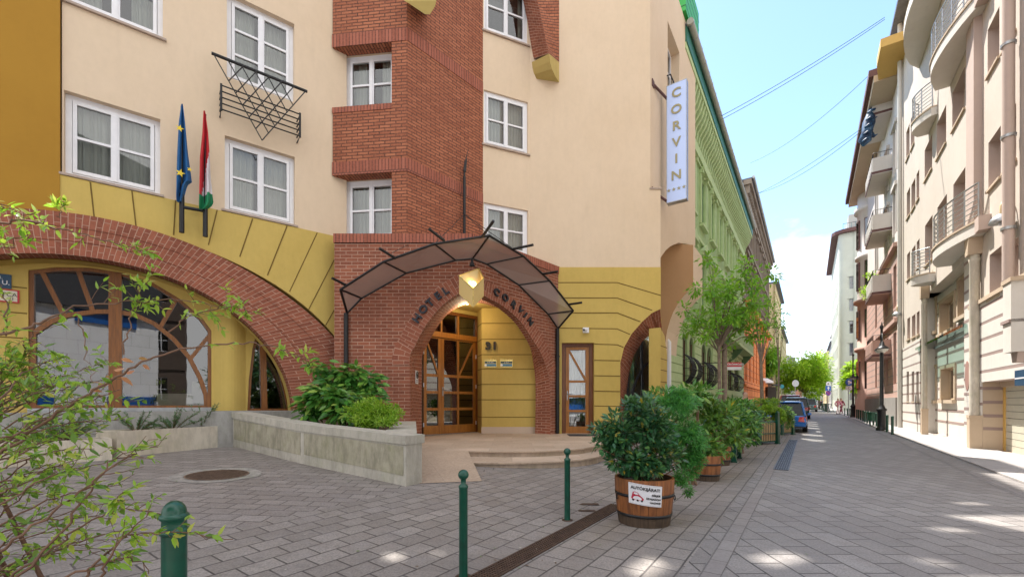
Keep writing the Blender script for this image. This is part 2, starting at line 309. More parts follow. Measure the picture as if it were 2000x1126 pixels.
# ---------------------------------------------------------------- ground
def paving():
    m, t, p, o = mat('stone_paving'); tcn = N(t, 'ShaderNodeTexCoord'); O = tcn.outputs['Object']
    wob = N(t, 'ShaderNodeVectorMath', operation='ADD')
    nw = N(t, 'ShaderNodeTexNoise', i_Scale=.9, i_Detail=2.0); t.links.new(O, nw.inputs[0])
    sc_ = N(t, 'ShaderNodeVectorMath', operation='SCALE'); sc_.inputs[3].default_value = .03; t.links.new(nw.outputs['Color'], sc_.inputs[0]); t.links.new(O, wob.inputs[0]); t.links.new(sc_.outputs[0], wob.inputs[1])
    def br(rot, bw, rh, c1, c2):
        mp_ = N(t, 'ShaderNodeMapping'); mp_.inputs['Rotation'].default_value = (0, 0, rot); t.links.new(wob.outputs[0], mp_.inputs[0])
        b = N(t, 'ShaderNodeTexBrick', offset=.5, i_Scale=1.0); b.inputs['Mortar Size'].default_value = .008; b.inputs['Mortar Smooth'].default_value = .3; b.inputs['Brick Width'].default_value = bw; b.inputs['Row Height'].default_value = rh; b.inputs['Bias'].default_value = -.15
        b.inputs['Color1'].default_value = c4(c1); b.inputs['Color2'].default_value = c4(c2); b.inputs['Mortar'].default_value = (.045, .038, .034, 1); t.links.new(mp_.outputs[0], b.inputs[0]); return b
    a = br(-math.atan2(.826, .5636), .27, .20, (.255, .228, .205), (.37, .335, .305))
    b = br(R(90), .40, .235, (.26, .238, .225), (.355, .33, .315))
    c = br(R(0), .30, .20, (.27, .24, .222), (.38, .345, .32))
    def dotn(v):
        d = N(t, 'ShaderNodeVectorMath', operation='DOT_PRODUCT'); d.inputs[1].default_value = v; t.links.new(O, d.inputs[0]); return d.outputs['Value']
    oo = dotn((NS.x, NS.y, 0)); ss = dotn((DS.x, DS.y, 0))
    def gt(v, x):
        q = N(t, 'ShaderNodeMath', operation='GREATER_THAN'); q.inputs[1].default_value = x; t.links.new(v, q.inputs[0]); return q.outputs[0]
    left = gt(oo, -4.35); road = gt(oo, -.78)
    f = N(t, 'ShaderNodeMix', data_type='FLOAT'); t.links.new(left, f.inputs[0]); t.links.new(c.outputs['Fac'], f.inputs[2]); t.links.new(a.outputs['Fac'], f.inputs[3])
    f2 = N(t, 'ShaderNodeMix', data_type='FLOAT'); t.links.new(road, f2.inputs[0]); t.links.new(f.outputs[0], f2.inputs[2]); t.links.new(b.outputs['Fac'], f2.inputs[3])
    col = mixc(t, left, c.outputs[0], a.outputs[0]); col = mixc(t, road, col, b.outputs[0])
    n = noise(t, O, .5, 6, .65); n2 = noise(t, O, 60, 3, .7); n3 = noise(t, O, 3.3, 5, .65)
    col = mixc(t, ramp(t, n, [(.38, (0, 0, 0)), (.75, (.55,)*3)]), col, (.17, .15, .145))
    col = mixc(t, ramp(t, n3, [(.5, (0, 0, 0)), (.8, (.45,)*3)]), col, (.36, .33, .32))
    col = mixc(t, ramp(t, n2, [(.35, (.55,)*3), (.6, (0, 0, 0))]), col, (.10, .09, .085))
    n4 = noise(t, O, 7, 6, .7); col = mixc(t, ramp(t, n4, [(.5, (0, 0, 0)), (.7, (.4,)*3)]), col, (.13, .115, .105))
    t.links.new(col, p.inputs['Base Color']); rr = N(t, 'ShaderNodeMapRange'); rr.inputs['To Min'].default_value = .45; rr.inputs['To Max'].default_value = .8; t.links.new(n3, rr.inputs[0]); t.links.new(rr.outputs[0], p.inputs['Roughness'])
    inv = N(t, 'ShaderNodeMath', operation='MULTIPLY_ADD'); inv.inputs[1].default_value = -1; t.links.new(f2.outputs[0], inv.inputs[0])
    k = N(t, 'ShaderNodeMath', operation='MULTIPLY'); k.inputs[1].default_value = .35; t.links.new(n2, k.inputs[0]); t.links.new(k.outputs[0], inv.inputs[2])
    bump(t, p, inv.outputs[0], .7, .006); return m
PAVE = paving()
g = MB()
os_ = [-400, -9.5, -2.1, 500]
for a, b in zip(os_, os_[1:]):
    q = [street(-300, a), street(-300, b), street(900, b), street(900, a)]
    g.face([(x, y, gz(x, y)) for x, y in q], PAVE, q)
g.build('ground', kind='structure')
SIDEW = plaster('sidewalk_stone', (.50, .47, .44), (.42, .40, .38), stain=.2, bs=.5, streak=False)
g = MB(); q = [street(-10, 2.72), street(-10, 3.95), street(160, 3.95), street(160, 2.72)]
g.hprism(q, -.05, .035, brick('sidewalk_slabs', (.36, .335, .32), (.43, .40, .385), (.2, .18, .17), .5, .5, .006, .4, dirt=.2)); g.build('sidewalk', kind='structure')
STRIPM = brick('gutter_setts', (.22, .20, .195), (.27, .25, .24), (.09, .08, .075), .3, .13, .006, .6, rot=-math.atan2(.826, .5636)+0)
g = MB()
for o0, o1 in ((-.66, -.52), (2.30, 2.42)):
    q = [street(-8, o0), street(-8, o1), street(120, o1), street(120, o0)]; g.face([(x, y, .004) for x, y in q], STRIPM, q)
g.build('gutter_strip', kind='structure')

def drain(name, s0, s1, o, w, mfr, mslot, label):
    t = thing(name, label, 'drain', (*street((s0+s1)/2, o), 0)); m = MB(); hole = MB()
    fr = Fr(*street(0, o), DS.x, DS.y)
    def up(a, b, c, d, z0, z1, mm): m.hprism([street(a, o+c), street(b, o+c), street(b, o+d), street(a, o+d)], z0, z1, mm)
    hole.hprism([street(s0, o-w/2), street(s1, o-w/2), street(s1, o+w/2), street(s0, o+w/2)], .001, .005, mslot)
    up(s0, s1, -w/2-.012, -w/2+.006, 0, .011, mfr); up(s0, s1, w/2-.006, w/2+.012, 0, .011, mfr)
    n = int((s1-s0)/.030); 
    for i in range(n):
        s = s0+i*.030; up(s, s+.013, -w/2, w/2, .004, .010, mfr)
    for k in range(1, 6): up(s0, s1, -w/2+k*w/6-.006, -w/2+k*w/6+.006, .003, .0112, mfr)
    m.build('grate', t); hole.build('channel', t)
RUSTG = simple('rusty_iron_grate', (.095, .06, .045), .6, .5, var=.35, scale=12)
BLUEG = simple('blue_grey_grate', (.12, .13, .16), .5, .5, var=.2)
drain('drainage_channel', 1.2, 5.1, -1.92, .155, RUSTG, DARK, 'long rusty brown slotted drain running diagonally between the green bollards and the tub')
drain('street_drain', 9.45, 17.2, -.43, .22, BLUEG, DARK, 'blue grey grated drain strip leading up to the blue car')
# manhole
mh = on_ground(425, 927); t = thing('manhole', 'round rusty manhole cover in a pale concrete ring on the forecourt', 'manhole cover', mh)
def tilt_disc(m, c, r0, r1, h, mt, n=48, jag=0):
    A = []; B = []
    for k in range(n+1):
        a = 2*math.pi*k/n; rr = r1*(1+jag*math.sin(a*5+1)*.5+jag*math.cos(a*9)*.5)
        x0, y0 = c.x+r0*math.cos(a), c.y+r0*math.sin(a); x1, y1 = c.x+rr*math.cos(a), c.y+rr*math.sin(a)
        A.append((x0, y0, gz(x0, y0)+h)); B.append((x1, y1, gz(x1, y1)+h))
    m.loft(B, A, mt)
m = MB(); tilt_disc(m, mh, .395, .55, .006, plaster('cement_ring', (.36, .34, .31), (.27, .25, .23), old=.6), jag=.05); m.build('ring', t)
m = MB(); tilt_disc(m, mh, .001, .385, .009, simple('rusty_cover', (.26, .18, .13), .7, .3, var=.4, scale=25, bs=.8))
for k in range(-12, 13):
    y = k*.03; w = math.sqrt(max(0, .37**2-y*y))
    if w > .05:
        a = (mh.x-w, mh.y+y); b = (mh.x+w, mh.y+y)
        m.face([(a[0], a[1]-.006, gz(*a)+.0125), (b[0], b[1]-.006, gz(*b)+.0125), (b[0], b[1]+.006, gz(*b)+.0125), (a[0], a[1]+.006, gz(*a)+.0125)], RUSTG)
m.build('cover', t)

# ---------------------------------------------------------------- hotel
TOP = 16.1
FA = Fr(-4.53, 11.0, .7926, .6097)
P1 = (-2.593, 10.75); FB1 = Fr(P1[0], P1[1], .9936, -.1126); FB2 = Fr(P1[0], P1[1], .685, .728)
PC = (-.845, 12.61); YD = 13.2; FC = Fr(PC[0], PC[1], .548-PC[0], YD-PC[1]); FD = Fr(0, YD, 1, 0)
# added openings in the unseen upper walls and parapet, aimed to throw sun patches
uL = FA.u(121); u5 = FB1.u(650); uC1 = FC.u(1035); uD0 = FD.u(1035)
OPEN = {}
for px, py, w_, h_ in ((800, 1105, .6, .85), (850, 1100, .5, .8), (900, 1095, .35, .6), (700, 1122, .4, .5), (1290, 1114, .5, .8), (1545, 1098, .45, .7), (1735, 1004, .36, .8), (1930, 990, .42, .95), (1990, 1025, .4, .9), (1690, 1050, .3, .5), (1810, 1108, .55, .6), (1880, 1040, .34, .6), (150, 1110, .5, .7), (620, 1118, .25, .5)):
    g_ = on_ground(px, py)
    for key, fr, ua, ub in (('A', FA, uL, 0), ('B1', FB1, -1.9, 0), ('B2', FB2, 0, 2.5), ('C', FC, 0, uC1), ('D', FD, uD0, 4.2)):
        den = SUN.x*fr.nx+SUN.y*fr.ny; t_ = ((fr.ox-g_.x)*fr.nx+(fr.oy-g_.y)*fr.ny)/den; q = g_+SUN*t_; u_ = (q.x-fr.ox)*fr.dx+(q.y-fr.oy)*fr.dy
        if t_ > 0 and ua < u_ < ub:
            a_, b_ = max(ua+.12, u_-w_/2), min(ub-.12, u_+w_/2); lo, hi = (13.95, TOP-.1) if q.z < TOP else (TOP+.12, 19.25)
            z0_, z1_ = max(lo, q.z-h_/2), min(hi, q.z+h_/2)
            if z1_-z0_ > .15 and b_-a_ > .1: OPEN.setdefault((key, q.z < TOP), []).append((a_, b_, z0_, z1_))
            break
def opn(key, low, lo_u=-99, hi_u=99):
    ok = []
    for h_ in sorted(OPEN.get((key, low), [])):
        if (not ok or h_[0] > ok[-1][1]+.05) and h_[0] > lo_u and h_[1] < hi_u: ok.append(h_)
    return [[(a, c), (b, c), (b, d), (a, d)] for a, b, c, d in ok]
HOT = thing('hotel_building', 'corner hotel with peach plaster, red brick bay and yellow arched ground floor', 'hotel', (-1, 12.5, .3))
def win(fr, u0, u1, z0, z1, parent, d=-.13, rails=(.5,), sash=2, fw=.07, mt=WHITE, gl=None, sill=True, curtain=.8, name='window', sillm=None, room=True, seed=0, ml=.06):
    rn = random.Random(seed+int(abs(u0*100))+int(z0*10)); gl = gl or GLASS
    m = MB(); w = u1-u0; h = z1-z0; f0, f1 = d-.05, d
    m.box(fr, u0, u0+fw, z0, z1, f0, f1, mt); m.box(fr, u1-fw, u1, z0, z1, f0, f1, mt); m.box(fr, u0+fw, u1-fw, z1-fw, z1, f0, f1, mt); m.box(fr, u0+fw, u1-fw, z0, z0+fw, f0, f1, mt)
    a0, a1 = u0+fw+.006, u1-fw-.006; b0, b1 = z0+fw+.006, z1-fw-.006; sw = (a1-a0)/sash; s0, s1 = d-.045, d+.018
    for i in range(sash):
        x0 = a0+i*sw+.003; x1 = a0+(i+1)*sw-.003
        m.box(fr, x0, x0+ml, b0, b1, s0, s1, mt); m.box(fr, x1-ml, x1, b0, b1, s0, s1, mt); m.box(fr, x0+ml, x1-ml, b0, b0+ml*1.15, s0, s1, mt); m.box(fr, x0+ml, x1-ml, b1-ml, b1, s0, s1, mt)
        for r in rails:
            zz = b0+(b1-b0)*r; m.box(fr, x0+ml, x1-ml, zz-.024, zz+.024, s0, s1-.004, mt)
    if sash == 2: m.box(fr, a0+sw-.03, a0+sw+.03, b0, b1, s1, s1+.014, mt)
    wo_ = m.build(name, parent, bevel=.004)
    m = MB(); m.face([fr.P(a0, b0, d-.02), fr.P(a1, b0, d-.02), fr.P(a1, b1, d-.02), fr.P(a0, b1, d-.02)], gl); m.build('pane', wo_)
    if curtain:
        curtain = min(curtain, rn.choice((.62, .74, .84, .9)))
        m = MB(); n = 26
        rngs = [(u0, u0+w*curtain*.56), (u1-w*curtain*.56, u1)] if curtain < 1 else [(u0, u1)]
        for ra, rb in rngs:
            rs = []
            for k in range(n+1):
                q = ra+(rb-ra)*k/n; rs.append((q, d-.20+.028*math.sin(k*1.55+rn.random()*1.2)))
            for k in range(n): m.face([fr.P(rs[k][0], z0, rs[k][1]), fr.P(rs[k+1][0], z0, rs[k+1][1]), fr.P(rs[k+1][0], z1, rs[k+1][1]), fr.P(rs[k][0], z1, rs[k][1])], CURT, smooth=True)
        m.build('curtain', wo_)
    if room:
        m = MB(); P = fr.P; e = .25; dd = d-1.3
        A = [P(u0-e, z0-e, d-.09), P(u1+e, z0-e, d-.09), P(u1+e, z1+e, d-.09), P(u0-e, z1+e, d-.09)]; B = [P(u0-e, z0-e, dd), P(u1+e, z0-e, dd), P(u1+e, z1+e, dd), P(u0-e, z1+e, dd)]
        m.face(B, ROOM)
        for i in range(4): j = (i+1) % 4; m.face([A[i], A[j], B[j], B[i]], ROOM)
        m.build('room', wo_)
    if sill:
        m = MB(); m.box(fr, u0-.06, u1+.06, z0-.045, z0-.001, d-.02, .055, sillm or simple_sill); m.build('sill', wo_)
    return wo_
simple_sill = simple('stone_sill', (.42, .33, .27), .7, var=.2)
def pxr(fr, x0, y0, x1, y1, d=0):
    u0, z1 = fr.uz(x0, y0, d); u1, z0 = fr.uz(x1, y1, d); return u0, u1, z0, z1
def rect(u0, u1, z0, z1): return [(u0, z0), (u1, z0), (u1, z1), (u0, z1)]
def ell(cu, cz, a, b, t0, t1, n): return [(cu+a*math.cos(R(t0+(t1-t0)*i/n)), cz+b*math.sin(R(t0+(t1-t0)*i/n))) for i in range(n+1)]
# --- left facade (A)
uL = FA.u(121); ZY = 5.445
WA = []     # windows (u0,u1,z0,z1)
WA.append((FA.u(125), FA.u(313), 5.50, 7.05)); WA.append((FA.u(122)+.0, FA.u(318), 8.72, 10.35)); WA.append((FA.u(439), FA.u(576), 5.50, 7.14)); WA.append((FA.u(443), FA.u(575), 8.45, 10.33))
WA.append((FA.u(443), FA.u(575), 11.75, 13.6)); WA.append((FA.u(122), FA.u(318), 11.95, 13.6))
uR = FA.u(677)
m = MB(); m.slab(FA, rect(uL, uR, ZY, TOP), [rect(a, b, c, d) for a, b, c, d in WA]+opn('A', True), -.35, 0, PEACH); m.build('wall', HOT, label='peach plastered left facade wall')
for i, (a, b, c, d) in enumerate(WA): win(FA, a, b, c, d, HOT, rails=(.33, .66) if i in (3,) else (.5,), curtain=(.9 if i in (0, 1) else .75), seed=i, sill=i not in (3,), fw=.09)
# arch: inner and outer ellipses
arch_in = ell(-4.4, .95, 3.49, 3.05, 0, 180, 48); arch_out = ell(-4.3, .95, 5.1, 3.83, 0, 180, 60)
uEnd = .10; uF = FA.u(655)
yo = [(uL-.05, ZY), (uL-.05, 4.2)]
outl = [p for p in arch_out]
# yellow spandrel right of the crown
sp = [(uF+.3, 1.0)]+[p for p in arch_out if p[0] > uL-.05 and p[0] < uF+.3 or False]
sp = sorted([p for p in arch_out if uL-.05 < p[0] < uF+.3], key=lambda p: p[0])
def ez(u): return .95+3.83*math.sqrt(max(0, 1-((u+4.3)/5.1)**2))
poly = [(uL-.06, ez(uL-.06)-.05)]+[(u, z-.05) for u, z in sp]+[(uF+.3, ez(uF+.3)-.05), (uF+.3, ZY), (uL-.06, ZY)]
m = MB(); m.slab(FA, poly, [], -.3, .035, YELLOW)
for (x0, y0, x1, y1) in ((177, 357, 185, 428), (258, 374, 266, 442), (343, 392, 339, 458), (424, 411, 407, 477), (493, 428, 468, 500), (560, 442, 522, 536), (619, 455, 565, 568), (655, 502, 602, 603), (655, 600, 630, 643)):
    a, b = FA.uz(x0, y0), FA.uz(x1, y1); m.bar(FA, a, (b[0], b[1]-.02), .022, .035, .039, GROOVE)
m.build('wall', HOT, label='yellow spandrel wall above the big brick arch')
uO0 = -9.6
m = MB(); pol = [(uO0, 4.3)]+[(u, ez(u)-.05) for u in np.linspace(-7.5, uL-.02, 12)]+[(uL-.02, TOP), (uO0, TOP)]
m.slab(FA, pol, [], -.3, .05, OCHRE); m.build('wall', HOT, label='ochre brown wall strip at the far left')
# brick ring in three courses
m = MB()
for k in range(3):
    n = 90
    for i in range(n):
        t0, t1 = R(180*i/n), R(180*(i+1)/n)
        def q(t, f):
            a = 3.49+(5.1-3.49)*f; b = 3.05+(3.83-3.05)*f; cu = -4.4+.1*f
            # keep the ring narrower where it springs
            a = 3.49+(min(1.61, .93+.75*max(0, math.cos(t))**2))*f
            return (cu+a*math.cos(t), .95+b*math.sin(t))
        f0, f1 = k/3, (k+1)/3; dd = .05+.012*k
        c0, c1, c2, c3 = q(t0, f0), q(t0, f1), q(t1, f1), q(t1, f0)
        ar = 4.0*t0, 4.0*t1; off = k*.37
        m.face([FA.P(c0[0], c0[1], dd), FA.P(c1[0], c1[1], dd), FA.P(c2[0], c2[1], dd), FA.P(c3[0], c3[1], dd)], BR_RING, [(off, ar[0]), (off+.30, ar[0]), (off+.30, ar[1]), (off, ar[1])])
        if k == 2: m.face([FA.P(c1[0], c1[1], dd), FA.P(c1[0], c1[1], 0), FA.P(c2[0], c2[1], 0), FA.P(c2[0], c2[1], dd)], BR_RING, [(0, ar[0]), (.1, ar[0]), (.1, ar[1]), (0, ar[1])])
        if k < 2: m.face([FA.P(c1[0], c1[1], dd), FA.P(c1[0], c1[1], dd+.012), FA.P(c2[0], c2[1], dd+.012), FA.P(c2[0], c2[1], dd)], BR_RING, [(0, ar[0]), (.01, ar[0]), (.01, ar[1]), (0, ar[1])])
        if k == 0: m.face([FA.P(c0[0], c0[1], dd), FA.P(c3[0], c3[1], dd), FA.P(c3[0], c3[1], -.3), FA.P(c0[0], c0[1], -.3)], BR_RING, [(0, ar[0]), (0, ar[1]), (.35, ar[1]), (.35, ar[0])])
m.build('brick_arch', HOT, label='wide brick arch over the lounge window')
# recess behind arch
FR = FA.off(-.62)
def R2(l): return FR.pts(l)
hole1 = R2([(55, 797), (55, 527), (110, 521), (175, 522), (240, 532), (300, 552), (350, 582), (395, 620), (413, 645), (413, 797)])
hole2 = R2([(483, 802), (486, 740), (493, 680), (503, 642), (511, 640), (530, 680), (548, 720), (560, 762), (568, 802)])
m = MB(); z0 = .2
m.slab(FR, [(-9.6, z0), (0.2, z0), (.2, 4.7), (-9.6, 4.7)], [hole1, hole2], -.3, 0, YELLOW)
for y in (560, 610, 659, 711, 762): m.box(FR, FR.u(-60), FR.u(53), FR.uz(30, y)[1]-.011, FR.uz(30, y)[1]+.011, 0, .004, GROOVE)
# soffit strip between brick arch and recess wall
A_ = [FA.P(u, z-.02, -.28) for u, z in arch_in]; B_ = [FR.P(u, z-.02, 0) for u, z in arch_in]; m.loft(A_, B_, YELLOW)
c = R2([(415, 640), (485, 640)])    # rounded pier
pc = [FR.u(418), FR.u(480)]; 
A_ = [FR.P(pc[0]+(pc[1]-pc[0])*k/10, z0, .17*math.sin(math.pi*k/10)) for k in range(11)]; B_ = [Vector((p.x, p.y, 3.5)) for p in A_]; m.loft(A_, B_, YELLOW)
m.build('wall', HOT, label='yellow recessed wall around the lounge window')
m = MB(); d0, d1 = -.16, -.05
loop = hole1+[hole1[0]]; m.poly(FR, loop, .13, d0, d1, WOODL)
for x in (218, 231): a = FR.uz(x, 797), FR.uz(x, 533); m.bar(FR, a[0], a[1], .10, d0, d1+.02, WOODL)
ia = R2([(62, 797), (62, 650), (95, 628), (130, 614), (185, 607), (224, 607), (262, 613), (300, 630), (338, 660), (370, 697), (392, 740), (402, 770), (404, 797)])
m.poly(FR, ia, .085, d0, d1-.01, WOODL)
for a in (((80, 528), (122, 612)), ((150, 522), (180, 606)), ((346, 580), (314, 636)), ((408, 655), (372, 700))): q = R2(a); m.bar(FR, q[0], q[1], .075, d0, d1-.02, WOODL)
w1 = m.build('window', HOT, label='big arched lounge window with wooden radial bars')
m = MB(); m.slab(FR, hole1, [], -.13, -.125, GLASSM); m.build('pane', w1)
m = MB(); zz = FR.uz(200, 797)[1]; m.box(FR, FR.u(55), FR.u(413), zz-.09, zz+.01, -.1, .06, STEEL); m.build('sill', w1)
m = MB(); m.poly(FR, hole2+[hole2[0]], .12, d0, d1, WOODL); q = R2([(517, 802), (513, 650)]); m.bar(FR, q[0], q[1], .13, d0, d1+.03, WOODL)
w2 = m.build('window', HOT, label='narrow pointed wooden window beside the brick arch')
m = MB(); m.slab(FR, hole2, [], -.13, -.125, GLASSM); m.build('pane', w2)
# lounge interior
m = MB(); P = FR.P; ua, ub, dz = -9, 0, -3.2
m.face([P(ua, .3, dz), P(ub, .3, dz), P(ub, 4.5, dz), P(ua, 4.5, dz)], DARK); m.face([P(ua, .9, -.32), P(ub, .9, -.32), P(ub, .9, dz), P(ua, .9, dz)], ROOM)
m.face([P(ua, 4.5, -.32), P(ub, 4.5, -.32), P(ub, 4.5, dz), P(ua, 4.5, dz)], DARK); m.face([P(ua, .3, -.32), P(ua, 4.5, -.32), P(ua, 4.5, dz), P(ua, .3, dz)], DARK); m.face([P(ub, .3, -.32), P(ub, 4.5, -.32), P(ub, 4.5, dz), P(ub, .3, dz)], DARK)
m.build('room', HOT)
CREAM = simple('cream_upholstery', (.62, .54, .42), .8)
t = thing('armchair', 'cream armchair seen through the lounge window', 'armchair', P(FR.u(370), .9, -1.0))
u = FR.u(360, -1.0)
for nm, b in (('seat', (u-.55, u+.15, .95, 1.28, -1.4, -.75)), ('backrest', (u+.15, u+.4, .95, 1.75, -1.4, -.75)), ('armrest', (u-.5, u+.15, .95, 1.45, -1.55, -1.41)), ('armrest', (u-.5, u+.15, .95, 1.45, -.74, -.6))):
    m = MB(); m.box(FR, *b, CREAM); m.build(nm, t, bevel=.06)
# --- brick bay (B1 + B2)
u5 = FB1.u(650); uw = FB1.u(765)
def zB1(y, x=708): return FB1.uz(x, y)[1]
bands = [(8.72+.02, 8.45)]
zs = [5.3, zB1(458), zB1(338, 765), zB1(204), zB1(89, 765), zB1(-60), 14.6]
m = MB()
zt1 = zB1(336, 765); zb1 = 5.40; zt2 = zB1(82, 765); zb2 = zB1(206); 
zt3 = zt2+(zt2-zt1); zb3 = zb2+(zb2-zb1)
outer = [(u5, zt1), (uw, zt1), (uw, zb1), (0, zb1), (0, TOP), (u5, TOP), (u5, zb3), (uw, zb3), (uw, zb3-.001)]
# E shaped pier and parapets
outer = [(0, zb1), (0, TOP), (u5, TOP), (u5, zt3), (uw, zt3), (uw, zb3), (u5, zb3), (u5, zt2), (uw, zt2), (uw, zb2), (u5, zb2), (u5, zt1), (uw, zt1), (uw, zb1)]
m.slab(FB1, outer, opn('B1', True), -.30, 0, BR_UP, back=True)
m.slab(FB2, rect(0, 2.56, 5.2, TOP), opn('B2', True), -.3, 0, BR_UP)
m.build('brick_bay', HOT, label='dark red brick corner bay')
def soldier(fr, u0, u1, z0, z1, d=.014):
    m = MB(); m.box(fr, u0, u1, z0, z1, 0, d, BR_SOL); m.build('soldier_course', HOT)
for fr, a, b in ((FB1, u5, .0), (FB2, 0, 2.55)):
    for zt in (zt1, zt2, zt3): soldier(fr, a-(.012 if fr is FB1 else 0), b, zt, zt+.33)
for zb in (zb2, zb3): soldier(FB1, u5-.012, uw, zb-.14, zb)
# recessed peach wall and windows behind the bay
FW = FB1.off(-.33); a0 = FW.u(640)
W3 = []
for zt, zb in ((zt1, zb1), (zt2, zb2), (zt3, zb3)):
    W3.append((FW.u(675), FW.u(766)+.12, zb+.02, zt+.02))
m = MB(); m.slab(FW, rect(a0, 0, 5, 13.85), [rect(*w) for w in W3], -.2, 0, PEACH); m.build('wall', HOT, label='peach wall behind the brick bay')
for i, w in enumerate(W3): win(FW, *w, HOT, d=-.05, seed=20+i, fw=.1, sill=False, curtain=.85)
# --- facade C
uC1 = FC.u(1035)
WC = [(.03, FC.u(1031), FC.uz(1031, 500)[1], FC.uz(1031, 411)[1]), (.03, FC.u(1031), FC.uz(1031, 302)[1], FC.uz(1031, 200)[1]), (.03, FC.u(1031), FC.uz(1031, 89)[1], FC.uz(1031, -16)[1])]
m = MB(); m.slab(FC, rect(-.1, uC1+.02, 5, TOP), [rect(*w) for w in WC]+opn('C', True), -.3, 0, PEACH); m.build('wall', HOT, label='peach wall right of the brick bay')
for i, w in enumerate(WC): win(FC, *w, HOT, d=-.06, seed=40+i, fw=.08, curtain=.9 if i < 2 else .3)
# --- facade D
uD0 = FD.u(1035); uD1, uD2 = FD.u(1270), FD.u(1290); zYd = FD.uz(1200, 522)[1]; zLed = FD.uz(1280, 370)[1]
m = MB(); m.slab(FD, [(uD0, zYd), (uD2, zYd), (uD2, zLed), (uD1, zLed), (uD1, TOP), (uD0, TOP)], opn('D', True), -.4, 0, PEACH)
m.build('wall', HOT, label='blank peach corner wall')
m = MB(); m.box(FD, uD1-.02, uD2+.03, zLed, zLed+.05, -.3, .03, simple_sill); m.build('ledge', HOT)
arcD = FD.pts([(1211, 860), (1211, 790), (1211, 709), (1218, 679), (1233, 652), (1254, 628), (1273, 611), (1290, 603)])
doorD = rect(*pxr(FD, 1096, 668, 1160, 850))
mY = MB(); mY.slab(FD, [(FD.u(1085), 0), (arcD[0][0], 0)]+arcD[1:]+[(uD2, zYd), (FD.u(1085), zYd)], [rect(FD.u(1097), FD.u(1160), .2, FD.uz(1100, 669)[1])], -.45, .03, YELLOW)
for pts in ([(1090, 552), (1205, 552), (1290, 577)], [(1090, 582), (1205, 582), (1273, 606)], [(1090, 611), (1205, 611), (1250, 628)], [(1090, 640.5), (1205, 642), (1230, 653)], [(1160, 671.5), (1205, 673), (1217, 678)], [(1160, 703), (1211, 704)], [(1160, 733), (1211, 734)], [(1160, 763), (1211, 764)], [(1160, 792), (1211, 793)], [(1160, 822), (1211, 823)]):
    mY.poly(FD, FD.pts(pts), .024, .03, .035, GROOVE)
mY.build('wall', HOT, label='yellow grooved wall with the side door')
# brick arch soffit at the right corner
m = MB(); inn = [FD.P(u, z, -.05) for u, z in arcD]
FDb = FD.off(-.9); bk = [FDb.P(*FDb.uz(*p)) for p in [(1219, 860), (1221, 790), (1228, 731), (1239, 692), (1254, 667), (1271, 652), (1284, 650), (1294, 652)]]
m.loft(inn, bk, BR_RING); m.build('brick_arch', HOT, label='slanted brick arch at the street corner')
FG2 = FD.off(-1.0); m = MB(); uq = FG2.u
z0, z1 = 0, FG2.uz(1250, 640)[1]
for x, w in ((1223, .08), (1253, .05), (1276, .06)): m.box(FG2, uq(x), uq(x)+w, z0, z1, -.05, .02, BLACK)
arc = FG2.pts([(1232, 780), (1238, 756), (1246, 735), (1256, 718), (1266, 708), (1276, 702)]); m.poly(FG2, arc, .06, -.05, .03, BLACK); m.bar(FG2, *FG2.pts([(1253, 640), (1253, 716)]), .04, -.05, .03, BLACK)
wq = m.build('window', HOT, label='corner shop window behind the slanted arch')
m = MB(); m.box(FG2, uq(1215), uq(1276), z0, z1, -.03, -.02, GLASSR); m.build('pane', wq)
m = MB(); 
for k in range(30):
    a = uq(1216)+(uq(1276)-uq(1216))*k/30; b = uq(1216)+(uq(1276)-uq(1216))*(k+1)/30
    m.face([FG2.P(a, 0, -.25+.03*math.sin(k*1.9)), FG2.P(b, 0, -.25+.03*math.sin((k+1)*1.9)), FG2.P(b, z1, -.25+.03*math.sin((k+1)*1.9)), FG2.P(a, z1, -.25+.03*math.sin(k*1.9))], CURT)
m.build('curtain', wq)
m = MB(); m.box(FG2, uq(1210), uq(1300), 0, z1+.5, -2.2, -2.1, DARK); m.box(FG2, uq(1276), uq(1276)+.25, 0, z1+.3, -.1, .05, YELLOW)
m.build('room', wq)
# street side wall (E)
oE = so(uD2, YD)[1]; FE = Fr(uD2, YD, DS.x, DS.y); oEu = so(uD1, YD)[1]; FEu = Fr(uD1, YD, DS.x, DS.y)
m = MB(); ue = FE.u(1303); FEy = FE
top = FE.pts([(1290, 652), (1303, 695)])
m.slab(FE, [(0.0, 0), (ue, 0), (ue, top[1][1]), (.45, top[0][1]), (0, top[0][1]+.2)], [], -.35, .0, YELLOW)
for y in (675, 700, 722, 745, 767): m.box(FE, .02, ue-.02, FE.uz(1292, y)[1]-.012, FE.uz(1292, y)[1]+.012, 0, .004, GROOVE)
m.build('wall', HOT, label='narrow yellow pier on the street side')
bot = FEu.pts([(1290, 503), (1300, 489), (1309, 481), (1325, 473.5), (1341, 476), (1358, 480)])
uE = FEu.u(1358); wz = FEu.pts([(1304, 41), (1327, 210)]); wE = (wz[0][0], FEu.u(1327), FEu.uz(1304, 195)[1], FEu.uz(1304, 41)[1])
m = MB(); m.slab(FEu, [(0, bot[0][1])]+bot+[(uE, TOP), (0, TOP)], [rect(*wE)], -.5, 0, PEACH, back=True); m.build('wall', HOT, label='pale peach street side wall')
win(FEu, *wE, HOT, d=-.3, seed=77, rails=(.33, .66), sill=False)
m = MB(); 
for k in range(9): uu = wE[0]+(wE[1]-wE[0])*k/8; m.tube([FEu.P(uu, wE[2]-.1, .12), FEu.P(uu, wE[2]+.75, .12)], .015, BLACK, 6)
for zz in (wE[2]-.1, wE[2]+.75): m.tube([FEu.P(wE[0]-.1, zz, 0), FEu.P(wE[0]-.1, zz, .12), FEu.P(wE[1]+.1, zz, .12), FEu.P(wE[1]+.1, zz, 0)], .02, BLACK, 6)
